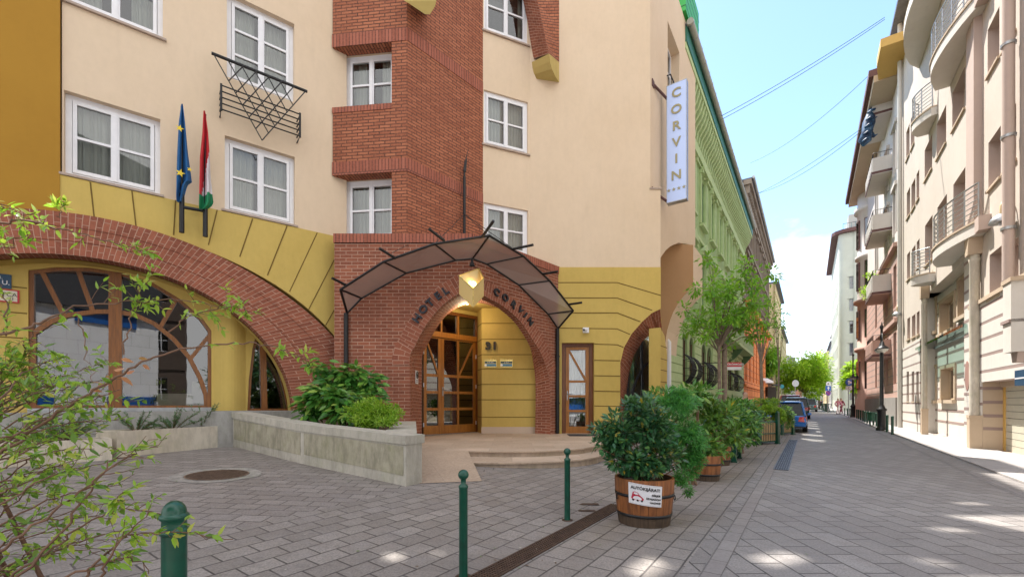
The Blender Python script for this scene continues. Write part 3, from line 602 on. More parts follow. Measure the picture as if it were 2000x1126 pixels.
m.build('railing', HOT)
TAN = plaster('tan_plaster', (.44, .26, .13), (.40, .235, .115), stain=.1)
FF = Fr(0, 16.7, 1, 0); fin = FF.pts([(1286, 470), (1332, 470), (1334, 477), (1354, 478), (1354, 558), (1340, 572), (1325, 591), (1315, 609), (1309, 624), (1303, 645), (1300, 665), (1298, 700), (1290, 700)])
m = MB(); m.slab(FF, fin, [], 0, .001, TAN)
A_ = [Vector((FF.P(u, z).x, FF.P(u, z).y, z)) for u, z in fin[3:]]; B_ = [a+Vector((DS.x, DS.y, 0))*1.75 for a in A_]; m.loft(A_, B_, PEACH); m.build('buttress', HOT, label='tan curved buttress at the street corner')
# added screen wall above the eaves, unseen; shades forecourt and passes sun patches
m = MB()
for key, fr, ua, ub in (('A', FA, uL-2, .1), ('B1', FB1, u5, 0), ('B2', FB2, 0, 2.56), ('C', FC, 0, uC1), ('D', FD, uD0, 2.6)):
    m.slab(fr, rect(ua, ub, TOP, 19.4), opn(key, False, ua+.05, ub-.05), -.2, 0, PEACH, back=True)
m.build('added_sun_screen', HOT, label='attic parapet wall with square openings')
# green roof structure and hotel roof
GRN = simple('green_cladding', (.03, .36, .06), .5, var=.1)
m = MB(); q = [so(uD1, YD)]; a = FEu.u(1334)
roofpl = [FA.P(-9.5, 0, -.5), FA.P(-.3, 0, -.6), FB2.P(.2, 0, -.6), FB2.P(2.5, 0, -.6), FD.P(uD0, 0, -.5), FD.P(uD1-.6, 0, -.5), FEu.P(uE, 0, -.6), FEu.P(uE, 0, -9), FA.P(-9.5, 0, -11)]
m.hprism([(p.x, p.y) for p in roofpl], 13.3, 13.5, simple('grey_roof', (.25, .24, .23), .9)); m.build('roof', HOT)  # roof kept low so the sun clears the added openings
m = MB(); zc = FEu.uz(1341, 40)[1]
m.box(FEu, FEu.u(1333), uE+.1, TOP+.02, TOP+1.6, -1.0, .12, GRN)
for k in range(4): m.box(FEu, FEu.u(1333)-.012, uE+.112, TOP+.2+k*.34, TOP+.22+k*.34, -.9, .128, GREEND)
m.build('roof_cabin', HOT, label='bright green clad roof corner')
# side door
def wdoor(fr, x0, y0, x1, y1, d, parent, label, leafs):
    pass
m = MB(); u0, u1 = FD.u(1098), FD.u(1160); zb, zt = .27, FD.uz(1100, 669)[1]; d = -.16
m.box(FD, u0, u0+.12, zb, zt, d-.08, d+.04, WOODD); m.box(FD, u1-.12, u1, zb, zt, d-.08, d+.04, WOODD); m.box(FD, u0+.12, u1-.12, zt-.1, zt, d-.08, d+.04, WOODD)
a0, a1 = u0+.13, u1-.13; b0, b1 = zb+.02, zt-.11
m.box(FD, a0, a0+.1, b0, b1, d-.06, d+.02, WOODF); m.box(FD, a1-.1, a1, b0, b1, d-.06, d+.02, WOODF); m.box(FD, a0+.1, a1-.1, b0, b0+.22, d-.06, d+.02, WOODF); m.box(FD, a0+.1, a1-.1, b1-.09, b1, d-.06, d+.02, WOODF)
for y in (744, 773, 802): z = FD.uz(1130, y)[1]; m.box(FD, a0+.1, a1-.1, z-.035, z+.035, d-.055, d+.012, WOODF)
m.bar(FD, *FD.pts([(1112, 682), (1146, 742)]), .06, d-.055, d+.018, WOODF)
sd = m.build('door', HOT, label='narrow wooden side door with a diagonal bar', bevel=.005)
m = MB(); m.box(FD, a0+.1, a1-.1, b0+.2, b1-.05, d-.03, d-.022, GLASSR); m.build('pane', sd)
m = MB(); m.box(FD, a0+.03, a0+.06, 1.32, 1.6, d+.02, d+.035, STEEL); m.tube([FD.P(a0+.045, 1.5, d+.03), FD.P(a0+.045, 1.5, d+.09), FD.P(a0+.2, 1.5, d+.09)], .012, STEEL, 8); m.build('handle', sd)
m = MB()
for k in range(24):
    f = lambda i: a0+(a1-a0)*i/24
    m.face([FD.P(f(k), .5, -.5+.03*math.sin(k*1.8)), FD.P(f(k+1), .5, -.5+.03*math.sin((k+1)*1.8)), FD.P(f(k+1), zt, -.5+.03*math.sin((k+1)*1.8)), FD.P(f(k), zt, -.5+.03*math.sin(k*1.8))], CURT)
m.build('curtain', sd)
m = MB(); m.box(FD, u0-.6, u1+.6, 0, zt+.5, -2.0, -1.9, ROOM); m.box(FD, u0-.6, u0-.5, 0, zt+.5, -2, -.46, ROOM); m.box(FD, u1+.5, u1+.6, 0, zt+.5, -2, -.46, ROOM); m.build('room', sd)
# --- entrance mass
ZT = 5.33; XL = (653-CX)/F*10.6; XC = (923-CX)/F*10.6
F1 = Fr(XL, 10.6, 1, 0); F2 = Fr(XC, 10.6, 1.429-XC, 2.6); LF2 = math.hypot(1.429-XC, 2.6); uC = XC-XL
pf1 = F1.pts([(801, 870), (801, 760), (800, 720), (801, 693), (811, 674.5), (824, 648), (845, 617), (870, 591), (896, 573), (923, 560)])
pf2 = F2.pts([(923, 560), (944, 577), (982, 598), (1016, 628), (1040, 664), (1056, 690), (1069, 725), (1074.6, 760), (1075, 870)])
FK = Fr(-2.505, 12.1, 3.2, 1.0)
pk1 = FK.pts([(824, 865), (824, 765), (824, 725), (825, 693), (833, 677), (848, 648), (866, 622), (884, 606), (905, 596), (932, 591)])
pk2 = FK.pts([(932, 591), (950, 594), (984, 607), (1012, 637), (1034, 675), (1041, 705), (1045, 735), (1046, 765), (1045, 865)])
def dens(l, k=4):           # smooth the traced curve a little
    out = []
    n = len(l)
    for i in range(n-1):
        p0, p1, p2, p3 = l[max(i-1, 0)], l[i], l[i+1], l[min(i+2, n-1)]
        for j in range(k):
            t = j/k; out.append(tuple(.5*((2*p1[c])+(-p0[c]+p2[c])*t+(2*p0[c]-5*p1[c]+4*p2[c]-p3[c])*t*t+(-p0[c]+3*p1[c]-3*p2[c]+p3[c])*t**3) for c in (0, 1)))
    out.append(tuple(l[-1])); return out
pf1, pf2, pk1, pk2 = map(dens, (pf1, pf2, pk1, pk2))
m = MB()
m.slab(F1, [(0, 0), (pf1[0][0], 0)]+pf1[1:]+[(uC, ZT), (0, ZT)], [], -.2, 0, BR_LOW)
m.slab(F2, [(0, pf2[0][1])]+pf2[1:-1]+[(pf2[-1][0], 0), (LF2, 0), (LF2, ZT), (0, ZT)], [], -.2, 0, BR_LOW)
m.face([F1.P(0, 0, 0), F1.P(0, ZT, 0), F1.P(0, ZT, -.8), F1.P(0, 0, -.8)], BR_LOW, [(0, 0), (0, ZT), (.8, ZT), (.8, 0)])
pl = [F1.P(0, 0), F1.P(uC, 0), F2.P(LF2, 0), F2.P(LF2, 0, -1.2), F1.P(0, 0, -.9)]
m.hprism([(p.x, p.y) for p in pl], ZT-.22, ZT-.002, BR_LOW)
m.build('entrance_wall', HOT, label='brick entrance wall with the arched doorway')
m = MB()
n = int(uC/.105)
m.box(F1, -.02, uC, ZT-.2, ZT+.02, -.3, .02, BR_SOL); m.box(F2, -.0, LF2, ZT-.2, ZT+.02, -.3, .02, BR_SOL); m.build('coping', HOT)
# soffit and arch face ring
m = MB()
m.loft([F1.P(u, z, 0) for u, z in pf1], [FK.P(u, z) for u, z in pk1], BR_LOW); m.loft([F2.P(u, z, 0) for u, z in pf2], [FK.P(u, z) for u, z in pk2], BR_LOW)
def ring(fr, path, w, zmin, flip):
    acc = 0
    pr = []
    for i, p in enumerate(path):
        a, b = path[max(i-1, 0)], path[min(i+1, len(path)-1)]; t = Vector((b[0]-a[0], b[1]-a[1])).normalized(); nn = Vector((-t.y, t.x))
        pr.append((Vector(p), Vector(p)+nn*w))
    for i in range(len(path)-1):
        q = (pr[i+1][0]-pr[i][0]).length
        if pr[i][0].y > zmin and pr[i+1][0].y > zmin:
            a, b, c, d = pr[i][0], pr[i+1][0], pr[i+1][1], pr[i][1]; ww = w
            c.x = min(max(c.x, CL[0]), CL[1]); d.x = min(max(d.x, CL[0]), CL[1])
            m.face([fr.P(*a, .018), fr.P(*b, .018), fr.P(*c, .018), fr.P(*d, .018)], BR_RING, [(0, acc), (0, acc+q*1.1), (ww, acc+q*1.1), (ww, acc)])
            m.face([fr.P(*d, .018), fr.P(*c, .018), fr.P(*c, 0), fr.P(*d, 0)], BR_RING, [(0, acc), (0, acc+q), (.02, acc+q), (.02, acc)])
            m.face([fr.P(*a, .018), fr.P(*a, 0), fr.P(*b, 0), fr.P(*b, .018)], BR_RING, [(0, acc), (.02, acc), (.02, acc+q), (0, acc+q)])
        acc += q
CL = (-9, uC); ring(F1, pf1, .42, 2.15, 1)
CL = (0, LF2-.01); ring(F2, pf2, .40, 2.0, 1)
m.build('brick_arch', HOT, label='pointed brick arch over the hotel entrance')
# alcove
DRF = Fr(-2.588, 12.5, 1.471, 1.46); uDa, uDb = DRF.u(812), DRF.u(932.5); zDt = DRF.uz(929, 617)[1]; zP = .30
FY = Fr(0, 13.3, 1, 0); zC = 4.12
m = MB()
m.slab(FY, rect(FY.u(941), FY.u(1060), .05, zC+.3), [], -.2, 0, YELLOW)
for y in (631, 662, 692, 720, 750, 780, 814): z = FY.uz(990, y)[1]; m.box(FY, FY.u(941)-.005, FY.u(1058), z-.013, z+.013, 0, .004, GROOVER)
pa = DRF.P(uDb, 0); pb = FY.P(FY.u(941), 0)
RF = Fr(pa.x, pa.y, pb.x-pa.x, pb.y-pa.y); l = (pb-pa).length
m.slab(RF, rect(0, l, .05, zC+.3), [], -.1, 0, YELLOW)
for y in (631, 662, 692, 720, 750, 780, 814): z = FY.uz(990, y)[1]; m.box(RF, 0, l, z-.013, z+.013, 0, .004, GROOVER)
m.slab(DRF, [(uDa-.8, .05), (uDa, .05), (uDa, zDt), (uDb, zDt), (uDb, zC+.3), (uDa-.8, zC+.3)], [], -.2, 0, YELLOW)
m.hprism([(-3.4, 11.0), (-1.2, 10.75), (1.2, 13.0), (1.2, 14.2), (-3.4, 14.2)], zC, zC+.1, YELLOW)
m.build('wall', HOT, label='yellow inner wall of the entrance alcove')
m = MB(); m.box(FY, FY.u(941)-.01, FY.u(1060), .2, FY.uz(990, 833)[1], 0, .025, plaster('pink_marble', (.62, .50, .40), (.5, .38, .3), stain=.3)); m.build('plinth', HOT)
CLAMP = emit('ceiling_lamp_glow', (1, .86, .6), 9)
m = MB(); m.lathe((-1.37, 12.45, zC-.05), [(0, 0), (.15, 0), (.18, .03), (.18, .05)], CLAMP, 24)
m.build('ceiling_lamp', HOT)
# double door
m = MB(); d = 0.0
m.box(DRF, uDa, uDa+.16, zP, zDt, -.12, .0, WOODF); m.box(DRF, uDb-.06, uDb, zP, zDt, -.12, .02, WOODD); m.box(DRF, uDa+.16, uDb-.06, zDt-.10, zDt, -.12, .02, WOODD)
zt0, zt1_ = DRF.uz(880, 661)[1], DRF.uz(880, 652)[1]; m.box(DRF, uDa+.16, uDb-.06, zt0, zt1_+.02, -.12, .03, WOODF)
for x in (862, 895): m.box(DRF, DRF.u(x)-.03, DRF.u(x)+.03, zt1_+.02, zDt-.1, -.1, .01, WOODF)
dr = m.build('door_frame', HOT, bevel=.005)
def leaf(u0, u1, cols, lab, hand):
    m = MB(); b0, b1 = zP+.015, zt0-.005; e = .10
    m.box(DRF, u0, u0+e, b0, b1, -.07, -.01, WOODF); m.box(DRF, u1-e, u1, b0, b1, -.07, -.01, WOODF); zb = DRF.uz(880, 829)[1]; m.box(DRF, u0+e, u1-e, b0, zb, -.07, -.01, WOODF); zt_ = DRF.uz(880, 664)[1]; m.box(DRF, u0+e, u1-e, zt_, b1, -.07, -.01, WOODF)
    for y in (734, 766, 798): z = DRF.uz(880, y)[1]; m.box(DRF, u0+e, u1-e, z-.04, z+.04, -.065, -.018, WOODF)
    for c in cols: m.box(DRF, c-.035, c+.035, zb, zt_, -.066, -.016, WOODF)
    zm = DRF.uz(880, 731)[1]
    if cols: m.bar(DRF, (u1-e, zt_-.05), (cols[0]+.05, zm), .055, -.06, -.012, WOODF)
    else: m.bar(DRF, (u0+e-.03, zt_), (u1-e, zm), .055, -.06, -.012, WOODF)
    o = m.build('door', HOT, label=lab, bevel=.004)
    g = MB(); g.box(DRF, u0+e*.9, u1-e*.9, zb-.02, zt_+.02, -.045, -.04, GLASSR); g.build('pane', o)
    if hand:
        g = MB(); hu = u0+.05; hz = DRF.uz(866, 762)[1]; g.box(DRF, hu-.02, hu+.02, hz-.16, hz+.1, -.01, .004, STEEL); g.tube([DRF.P(hu, hz+.03, 0), DRF.P(hu, hz+.03, .07), DRF.P(hu+.2, hz+.03, .075)], .014, STEEL, 8); g.build('handle', o)
    for z in (.6, 1.75, 2.7): g = MB(); uu = u1+.012 if hand else u0-.012; g.tube([DRF.P(uu, z-.06, .0), DRF.P(uu, z+.06, .0)], .016, WHITE, 8); g.build('hinge', o)
leaf(DRF.u(828), DRF.u(862)-.004, [], 'left leaf of the hotel entrance door', False)
leaf(DRF.u(862)+.004, uDb-.065, [DRF.u(895.5)], 'right leaf of the hotel entrance door', True)
m = MB(); m.box(DRF, uDa, uDb, zP, zDt, -.06, -.055, GLASSR); m.build('pane', dr)
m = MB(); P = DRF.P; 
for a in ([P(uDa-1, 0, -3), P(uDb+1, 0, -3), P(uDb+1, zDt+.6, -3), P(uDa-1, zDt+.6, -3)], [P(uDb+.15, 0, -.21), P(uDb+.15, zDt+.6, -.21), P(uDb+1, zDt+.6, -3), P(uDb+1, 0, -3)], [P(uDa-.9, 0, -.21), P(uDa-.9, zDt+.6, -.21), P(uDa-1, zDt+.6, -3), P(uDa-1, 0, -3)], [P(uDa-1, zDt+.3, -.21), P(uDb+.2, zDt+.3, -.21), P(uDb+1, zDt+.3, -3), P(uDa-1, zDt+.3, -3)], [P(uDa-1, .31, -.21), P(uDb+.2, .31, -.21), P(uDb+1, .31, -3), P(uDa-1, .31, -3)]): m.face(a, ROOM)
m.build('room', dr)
# canopy
CANG, tC, pC_, oC = mat('smoky_canopy_sheet')
trn = N(tC, 'ShaderNodeBsdfTransparent'); trn.inputs[0].default_value = (.78, .75, .74, 1); pC_.inputs['Base Color'].default_value = (.42, .40, .395, 1); pC_.inputs['Roughness'].default_value = .25
ms = N(tC, 'ShaderNodeMixShader'); ms.inputs[0].default_value = .55; tC.links.new(trn.outputs[0], ms.inputs[1]); tC.links.new(pC_.outputs[0], ms.inputs[2]); tC.links.new(ms.outputs[0], oC.inputs[0])
def at(px, py, Y): return Vector(((px-CX)/F*Y, Y, CH+(HY-py)/F*Y))
F1o, F2o = F1.off(.06), F2.off(.06)
inn1 = [F1o.P(*F1o.uz(*p)) for p in ((678, 611), (706, 582), (793, 533), (889.6, 508), (923, 505))]
inn2 = [F2o.P(*F2o.uz(*p)) for p in ((923, 505), (950, 515), (1013, 556), (1070.5, 613), (1090, 641))]
out1 = [at(665, 565, 9.85), at(749, 511, 9.7), at(848.6, 476, 9.6), at(955.5, 460, 9.65)]
out2 = [at(955.5, 460, 9.65), at(1022.5, 500, 10.75), at(1073.7, 548, 11.9), at(1119.5, 606.5, 12.55)]
can = thing('entrance_canopy', 'black framed arched canopy of smoky panels over the hotel entrance', 'canopy', (-.96, 10.5, 4.6))
m = MB(); m.tube(inn1, .026, BLACK, 6); m.tube(inn2, .026, BLACK, 6); m.tube(out1, .030, BLACK, 6); m.tube(out2, .030, BLACK, 6)
m.tube([out1[0], inn1[0]], .03, BLACK, 6); m.tube([out2[-1], inn2[-1]], .03, BLACK, 6)
pairs = [(inn1[1], out1[0]), (inn1[2], out1[1]), (inn1[3], out1[2]), (inn1[4], out1[3]), (inn2[1], out2[1]), (inn2[2], out2[2]), (inn2[3], out2[3])]
for a, b in pairs: m.tube([a, b], .024, BLACK, 6)
m.build('frame', can)
m = MB()
for a, b, Y in (((675, 556), (649, 543), 9.6), ((772, 504), (741, 485), 9.35), ((868, 470), (838, 447), 9.25), ((942, 462), (964, 431), 9.3), ((1003, 486), (1041, 478), 10.1), ((1060, 535), (1089, 530), 11.3), ((1112, 594), (1136, 590.5), 12.1)):
    m = MB(); m.tube([at(*a, Y+.25), at(*b, Y-.1)], .031, BLACK, 8); m.build('beam', can)
gl = MB()
for q in ((inn1[0], inn1[1], out1[0]), (inn1[1], inn1[2], out1[1], out1[0]), (inn1[2], inn1[3], out1[2], out1[1]), (inn1[3], inn1[4], out1[3], out1[2]), (inn2[0], inn2[1], out2[1], out2[0]), (inn2[1], inn2[2], out2[2], out2[1]), (inn2[2], inn2[3], out2[3], out2[2]), (inn2[3], inn2[4], out2[3])): gl.face(q, CANG)
gl.build('panel', can)
m = MB(); m.tube([F1o.P(*F1o.uz(676, 611)), F1o.P(F1o.uz(676, 611)[0], .6)], .055, BLACK, 10); m.build('downpipe', can)
p = F2o.uz(1089, 641); m = MB(); m.tube([F2o.P(*p), F2o.P(p[0], .32)], .055, BLACK, 10); 
for z in (1.2, 2.6): m.tube([F2o.P(p[0], z), F2o.P(p[0], z+.05)], .07, BLACK, 10)
m.build('downpipe', can)
m = MB(); FM = FB2.off(.12); a = FM.P(*FM.uz(907, 462)); b = FM.P(*FM.uz(907, 345)); m.tube([a, b], .04, BLACK, 8); m.tube([b, b+Vector((0, 0, .3)), FM.P(*FM.uz(914, 293))], [.03, .02, .006], BLACK, 6); m.tube([at(907, 335, b.y), at(912, 310, b.y)], [.05, .01], BLACK, 6)
hub = FM.P(*FM.uz(907, 418))
for q in (out1[2], out1[3], out2[1]): m.tube([hub, q], .008, BLACK, 5)
m.tube([FB1.P(FB1.u(797), 4.9, 0), at(797, 478, 10.55), at(765, 494, 9.75)], .008, BLACK, 5)
m.build('mast', can)
# lantern
LG = glass('lantern_glass', (1, .9, .7), ior=1.5)
BRASS, tB, pB, oB = mat('lantern_brass_sheet'); pB.inputs['Base Color'].default_value = (.66, .50, .22, 1); pB.inputs['Roughness'].default_value = .4; pB.inputs['Metallic'].default_value = .55
YL = 9.5; lan = thing('entrance_lantern', 'triangular brass lantern hanging at the apex of the entrance arch', 'lantern', at(922, 560, YL))
lt = [at(896.5, 538, YL-.05), at(935, 524, YL+.45), at(945, 543, YL+.1), at(924, 564, YL-.3)]
bt = [at(896.5, 574, YL-.05), at(924, 600, YL-.3), at(945, 578, YL+.1)]
m = MB()
m.face([lt[0], lt[3], bt[1], bt[0]], BRASS); m.face([lt[3], lt[2], bt[2], bt[1]], BRASS); m.build('shade', lan)
m = MB(); m.face([lt[0], lt[1], bt[2], bt[0]], BRASS); m.face([lt[1], lt[2], bt[2]], BRASS); m.build('shade', lan, label='back plates of the lantern')
m = MB()
for a, b in ((0, 1), (1, 2), (2, 3), (3, 0)): m.tube([lt[a], lt[b]], .012, GOLD, 6)
m.tube([lt[3], bt[1]], .008, GOLD, 6); m.build('rim', lan)
m = MB(); c = at(925, 552, YL+.02); m.lathe((c.x, c.y, c.z-.02), [(0, -.05), (.04, -.035), (.055, 0), (.04, .035), (0, .05)], emit('bulb_glow', (1, .72, .3), 10), 16); m.build('bulb', lan)
m = MB(); m.tube([at(922, 505, 10.4), at(922, 512, 10.3)], .03, BLACK, 8); m.lathe(at(922, 519, 10.3), [(.07, 0), (.05, .06), (.02, .12)], BLACK, 12); m.tube([at(922, 519, 10.3), lt[1]], .006, BLACK, 5); m.build('hanger', lan)
pl_ = bpy.data.lights.new('lantern_light', 'POINT'); pl_.energy = 2.5; pl_.color = (1, .68, .32); pl_.shadow_soft_size = .05; po = bpy.data.objects.new('lantern_light', pl_); COL.objects.link(po); po.parent = lan; po.location = Vector((0, .05, .14))
pl2 = bpy.data.lights.new('ceiling_light', 'POINT'); pl2.energy = 15; pl2.color = (1, .82, .52); pl2.shadow_soft_size = .1; po = bpy.data.objects.new('ceiling_light', pl2); COL.objects.link(po); po.parent = HOT; po.location = Vector((-1.3, 12.3, zC-.25))-BASE[HOT]
# letters
LET = simple('letter_metal', (.03, .035, .045), .45, .4)
t = thing('hotel_lettering', 'dark metal letters HOTEL CORVIN following the brick entrance arch', 'lettering', F1.P(uC, 3.9, .05))
def letters(fr, lst):
    for ch, x, y, rot in lst:
        m = MB(); u, z = fr.uz(x, y); m.text(fr, ch, u, z, .03, .25, LET, ext=.022, rot=R(rot), bold=.035, sx=1.1); m.build('letter', t)
letters(F1, [('H', 816, 622, 55), ('O', 828, 605, 50), ('T', 841, 592, 44), ('E', 856, 579, 38), ('L', 871, 569, 32)])
letters(F2, [('C', 967, 571, -28), ('O', 984, 582, -33), ('R', 1000, 595, -38), ('V', 1014, 606, -42), ('I', 1023, 616, -46), ('N', 1033, 628, -50)])
t = thing('house_number', 'dark grey raised number 31 on the yellow wall beside the entrance door', 'house number', FY.P(FY.u(959), 3, 0))
for ch, x in (('3', 953.5), ('1', 966)):
    m = MB(); u, z = FY.uz(x, 676); m.text(FY, ch, u, z, .01, .31, simple('number_grey', (.035, .032, .025), .6), ext=.03, bold=.055, sx=1.1); m.build('digit', t)
for i, (x, lab, stars) in enumerate(((958, 'blue and gold plaque with four stars under the 31, left of the pair', 4), (989, 'blue and gold plaque with three stars, right of the pair beside the door', 3))):
    u, z = FY.uz(x, 709); t = thing('wall_plaque', lab, 'plaque', FY.P(u, z, 0), 'hotel rating plaques')
    m = MB(); m.box(FY, u-.19, u+.19, z-.12, z+.12, .0, .02, GOLD); m.build('plate', t)
    m = MB(); m.box(FY, u-.175, u+.175, z+.0, z+.055, .02, .024, simple('plaque_navy', (.01, .06, .10), .4)); m.box(FY, u-.17, u+.175, z-.095, z-.015, .02, .024, simple('plaque_blue', (.08, .24, .40), .4)); m.build('band', t)
    m = MB()
    def star(mb, fr, u, z, r, d, mt, rot=0, n=5):
        pts = [(u+(r if k % 2 == 0 else r*.4)*math.sin(math.pi*k/n+rot), z+(r if k % 2 == 0 else r*.4)*math.cos(math.pi*k/n+rot)) for k in range(2*n)]
        for k in range(2*n): mb.face([fr.P(u, z, d), fr.P(*pts[(k+1) % (2*n)], d), fr.P(*pts[k], d)], mt)
    for k in range(stars): star(m, FY, u+(k-(stars-1)/2)*.05, z+.028, .02, .026, WHITE)
    m.lathe((FY.P(u-.14, z-.055, .026)), [(0, 0)], WHITE, 3) if 0 else None
    pts = [(u-.145+.035*math.cos(a*.5236), z-.055+.035*math.sin(a*.5236)) for a in range(12)]; m.face([FY.P(*p, .026) for p in pts], WHITE); m.build('emblem', t)
# small things on the facade
FJ = Fr(F1.P(pf1[4][0], 0).x, 10.6, FK.P(pk1[4][0], 0).x-F1.P(pf1[4][0], 0).x, FK.P(pk1[4][0], 0).y-10.6)
u, z = FJ.uz(812.5, 736); t = thing('no_smoking_sign', 'small white no smoking sign on the brick jamb left of the entrance door', 'sign', FJ.P(u, z, 0))
RED = simple('sign_red', (.55, .02, .03), .45); SBLK = simple('sign_black', (.02, .02, .02), .5)
m = MB(); m.box(FJ, u-.13, u+.2, z-.17, z+.17, .01, .02, WHITE); m.build('plate', t)
m = MB(); m.tube([FJ.P(u+.035+.10*math.cos(a*.3927), z+.06+.09*math.sin(a*.3927), .026) for a in range(17)], .012, SBLK, 5); m.tube([FJ.P(u-.03, z+.12, .026), FJ.P(u+.1, z, .026)], .010, SBLK, 5); m.box(FJ, u-.05, u+.1, z-.13, z-.11, .02, .024, SBLK); m.box(FJ, u-.05, u+.1, z-.09, z-.07, .02, .024, SBLK); m.build('symbol', t)
u, z = FD.uz(1143.5, 645); t = thing('security_camera', 'small white security camera above the wooden side door', 'camera', FD.P(u, z, 0)); f = FD
m = MB(); m.box(f, u-.09, u+.09, z-.08, z+.08, .035, .09, WHITE); m.build('mount', t, bevel=.01)
m = MB(); m.tube([f.P(u-.01, z, .09), f.P(u-.08, z-.02, .22)], .045, WHITE, 12); m.tube([f.P(u-.08, z-.02, .22), f.P(u-.085, z-.021, .23)], .032, SBLK, 12); m.build('body', t)
NAVY = simple('street_sign_navy', (.02, .07, .14), .4)
FP = FR.off(.03)
u, z = FP.uz(3, 548); t = thing('street_name_sign', 'dark blue street name sign with white letters on the yellow pier', 'sign', FP.P(u, z)); m = MB(); m.box(FP, u-.5, u+.12, z-.13, z+.13, -.02, .0, NAVY); m.build('plate', t)
m = MB(); m.text(FP, 'IX. KER.', u-.12, z+.06, .002, .08, WHITE, ext=.002); m.text(FP, 'ANGYAL U.', u-.18, z-.03, .002, .11, WHITE, ext=.002, bold=.01); m.build('lettering', t)
u, z = FP.uz(3, 576); t = thing('street_name_plate', 'white street name plate with a red border under the dark blue sign', 'sign', FP.P(u, z)); m = MB(); m.box(FP, u-.55, u+.22, z-.12, z+.12, -.02, 0, RED); m.box(FP, u-.53, u+.195, z-.098, z+.098, 0, .004, simple('sign_ivory', (.74, .68, .55), .5)); m.build('plate', t)
m = MB(); m.text(FP, 'ANGYAL UTCA', u-.15, z+.02, .006, .10, SBLK, ext=.002); m.text(FP, '31', u+.12, z-.055, .006, .08, SBLK, ext=.002); m.build('lettering', t)
# CORVIN sign
sf = Fr(4.97, 14.0, .506, -.35); sw = math.hypot(.506, .35); zt_, zb_ = CH+(HY-162)/F*13.85, CH+(HY-393)/F*13.85
t = thing('hotel_sign', 'tall pale blue illuminated sign reading CORVIN on the street corner', 'sign', sf.P(sw/2, zb_, 0))
SIGNB, ts, ps, _ = mat('pale_blue_sign'); ps.inputs['Base Color'].default_value = (.42, .52, .78, 1); ps.inputs['Roughness'].default_value = .3; ps.inputs['Emission Color'].default_value = (.5, .6, .95, 1); ps.inputs['Emission Strength'].default_value = .10
m = MB(); m.box(sf, 0, sw, zb_, zt_, -.22, 0, SIGNB); m.build('box', t, bevel=.01)
m = MB(); 
for a, b in ((0, .015), (sw-.015, sw)): m.box(sf, a, b, zb_, zt_, -.225, .006, STEEL)
m.box(sf, 0, sw, zt_-.015, zt_+.004, -.225, .006, STEEL); m.box(sf, 0, sw, zb_-.004, zb_+.015, -.225, .006, STEEL); m.build('frame', t)
SG = simple('sign_gold_letters', (.36, .32, .17), .5)
for i, ch in enumerate('CORVIN'):
    m = MB(); zz = CH+(HY-(181+i*32.2))/F*13.8; m.text(sf, ch, sw/2, zz, .006, .40, SG, ext=.01, bold=.022, sx=1.05); m.build('letter', t)
for i in range(4):
    m = MB(); star(m, sf, sw/2+(i-1.5)*.155, CH+(HY-368)/F*13.8, .07, .016, SG); m.build('star', t)
for z in (zt_-.35, zb_+.1):
    m = MB(); m.tube([sf.P(.0, z, -.12), FEu.P(.25, z, 0)], .04, REDBRN, 8); m.box(FEu, .15, .35, z-.1, z+.1, 0, .03, REDBRN); m.build('bracket', t)
# flags
def flag(name, lab, px0, y0, y1, pts, colf, colpole, px_p, yp0, yp1, star_pts=()):
    fr = FA.off(.33); t = thing(name, lab, 'flag', fr.P(*fr.uz(px_p, yp1)), 'flags on the hotel facade')
    m = MB(); m.tube([fr.P(*fr.uz(px_p, yp1)), fr.P(*fr.uz(px_p, (yp0+yp1)/2)), fr.P(*fr.uz(px_p, y0+5))], [.035, .03, .018], BLACK, 8); m.tube([fr.P(*fr.uz(px_p, yp1+2)), fr.P(*fr.uz(px_p, yp0))], .045, BLACK, 10)
    m.build('pole', t)
    m = MB(); n = len(pts)-1; K = 14
    grid = []
    for (y, xl, xr) in pts:
        row = []
        for k in range(K+1):
            x = xl+(xr-xl)*k/K; q = math.sin(k/K*math.pi*3.2+y*.02)*.07*(min(1, (xr-xl)/20)); row.append((fr.P(*fr.uz(x, y), .06+q), x, y))
        grid.append(row)
    for a, b in zip(grid, grid[1:]):
        for k in range(K):
            x = (a[k][1]+b[k+1][1])/2; y = (a[k][2]+b[k+1][2])/2
            m.face([b[k][0], b[k+1][0], a[k+1][0], a[k][0]], colf(x, y), smooth=True)
    c = m.build('cloth', t)
    if star_pts:
        m = MB()
        for x, y, r in star_pts: u, z = fr.uz(x, y); star(m, fr, u, z, r, .16, simple('star_yellow', (.75, .55, .03), .6), rot=.2)
        m.build('star', c)
def interp(tab, step):
    out = []; ys = np.arange(tab[0][0], tab[-1][0]+.1, step)
    for y in ys: out.append((y, np.interp(y, [a[0] for a in tab], [a[1] for a in tab]), np.interp(y, [a[0] for a in tab], [a[2] for a in tab])))
    return out
EUB = simple('flag_blue', (.012, .11, .30), .8); FRD = simple('flag_red', (.52, .02, .03), .8); FWH = simple('flag_white', (.68, .66, .70), .8); FGR = simple('flag_green', (.01, .22, .09), .8)
flag('eu_flag', 'blue flag with yellow stars hanging furled beside the red white green flag', 0, 203, 400, interp([(206, 354, 357), (240, 349, 361), (300, 346, 367), (340, 345, 373), (356, 344.5, 375), (362, 344.5, 366), (385, 344, 360), (400, 345, 355)], 5), lambda x, y: EUB, None, 355, 378, 452, [(351, 258, .075), (352, 344, .085), (370, 337, .05)])
def hcol(x, y):
    if y > 383+(x-390)*-.15: return FGR
    return FRD if (x-388) < (410-y)*.2 and y < 383 and (x < 408-(y-300)*.17 or y < 300) else FWH
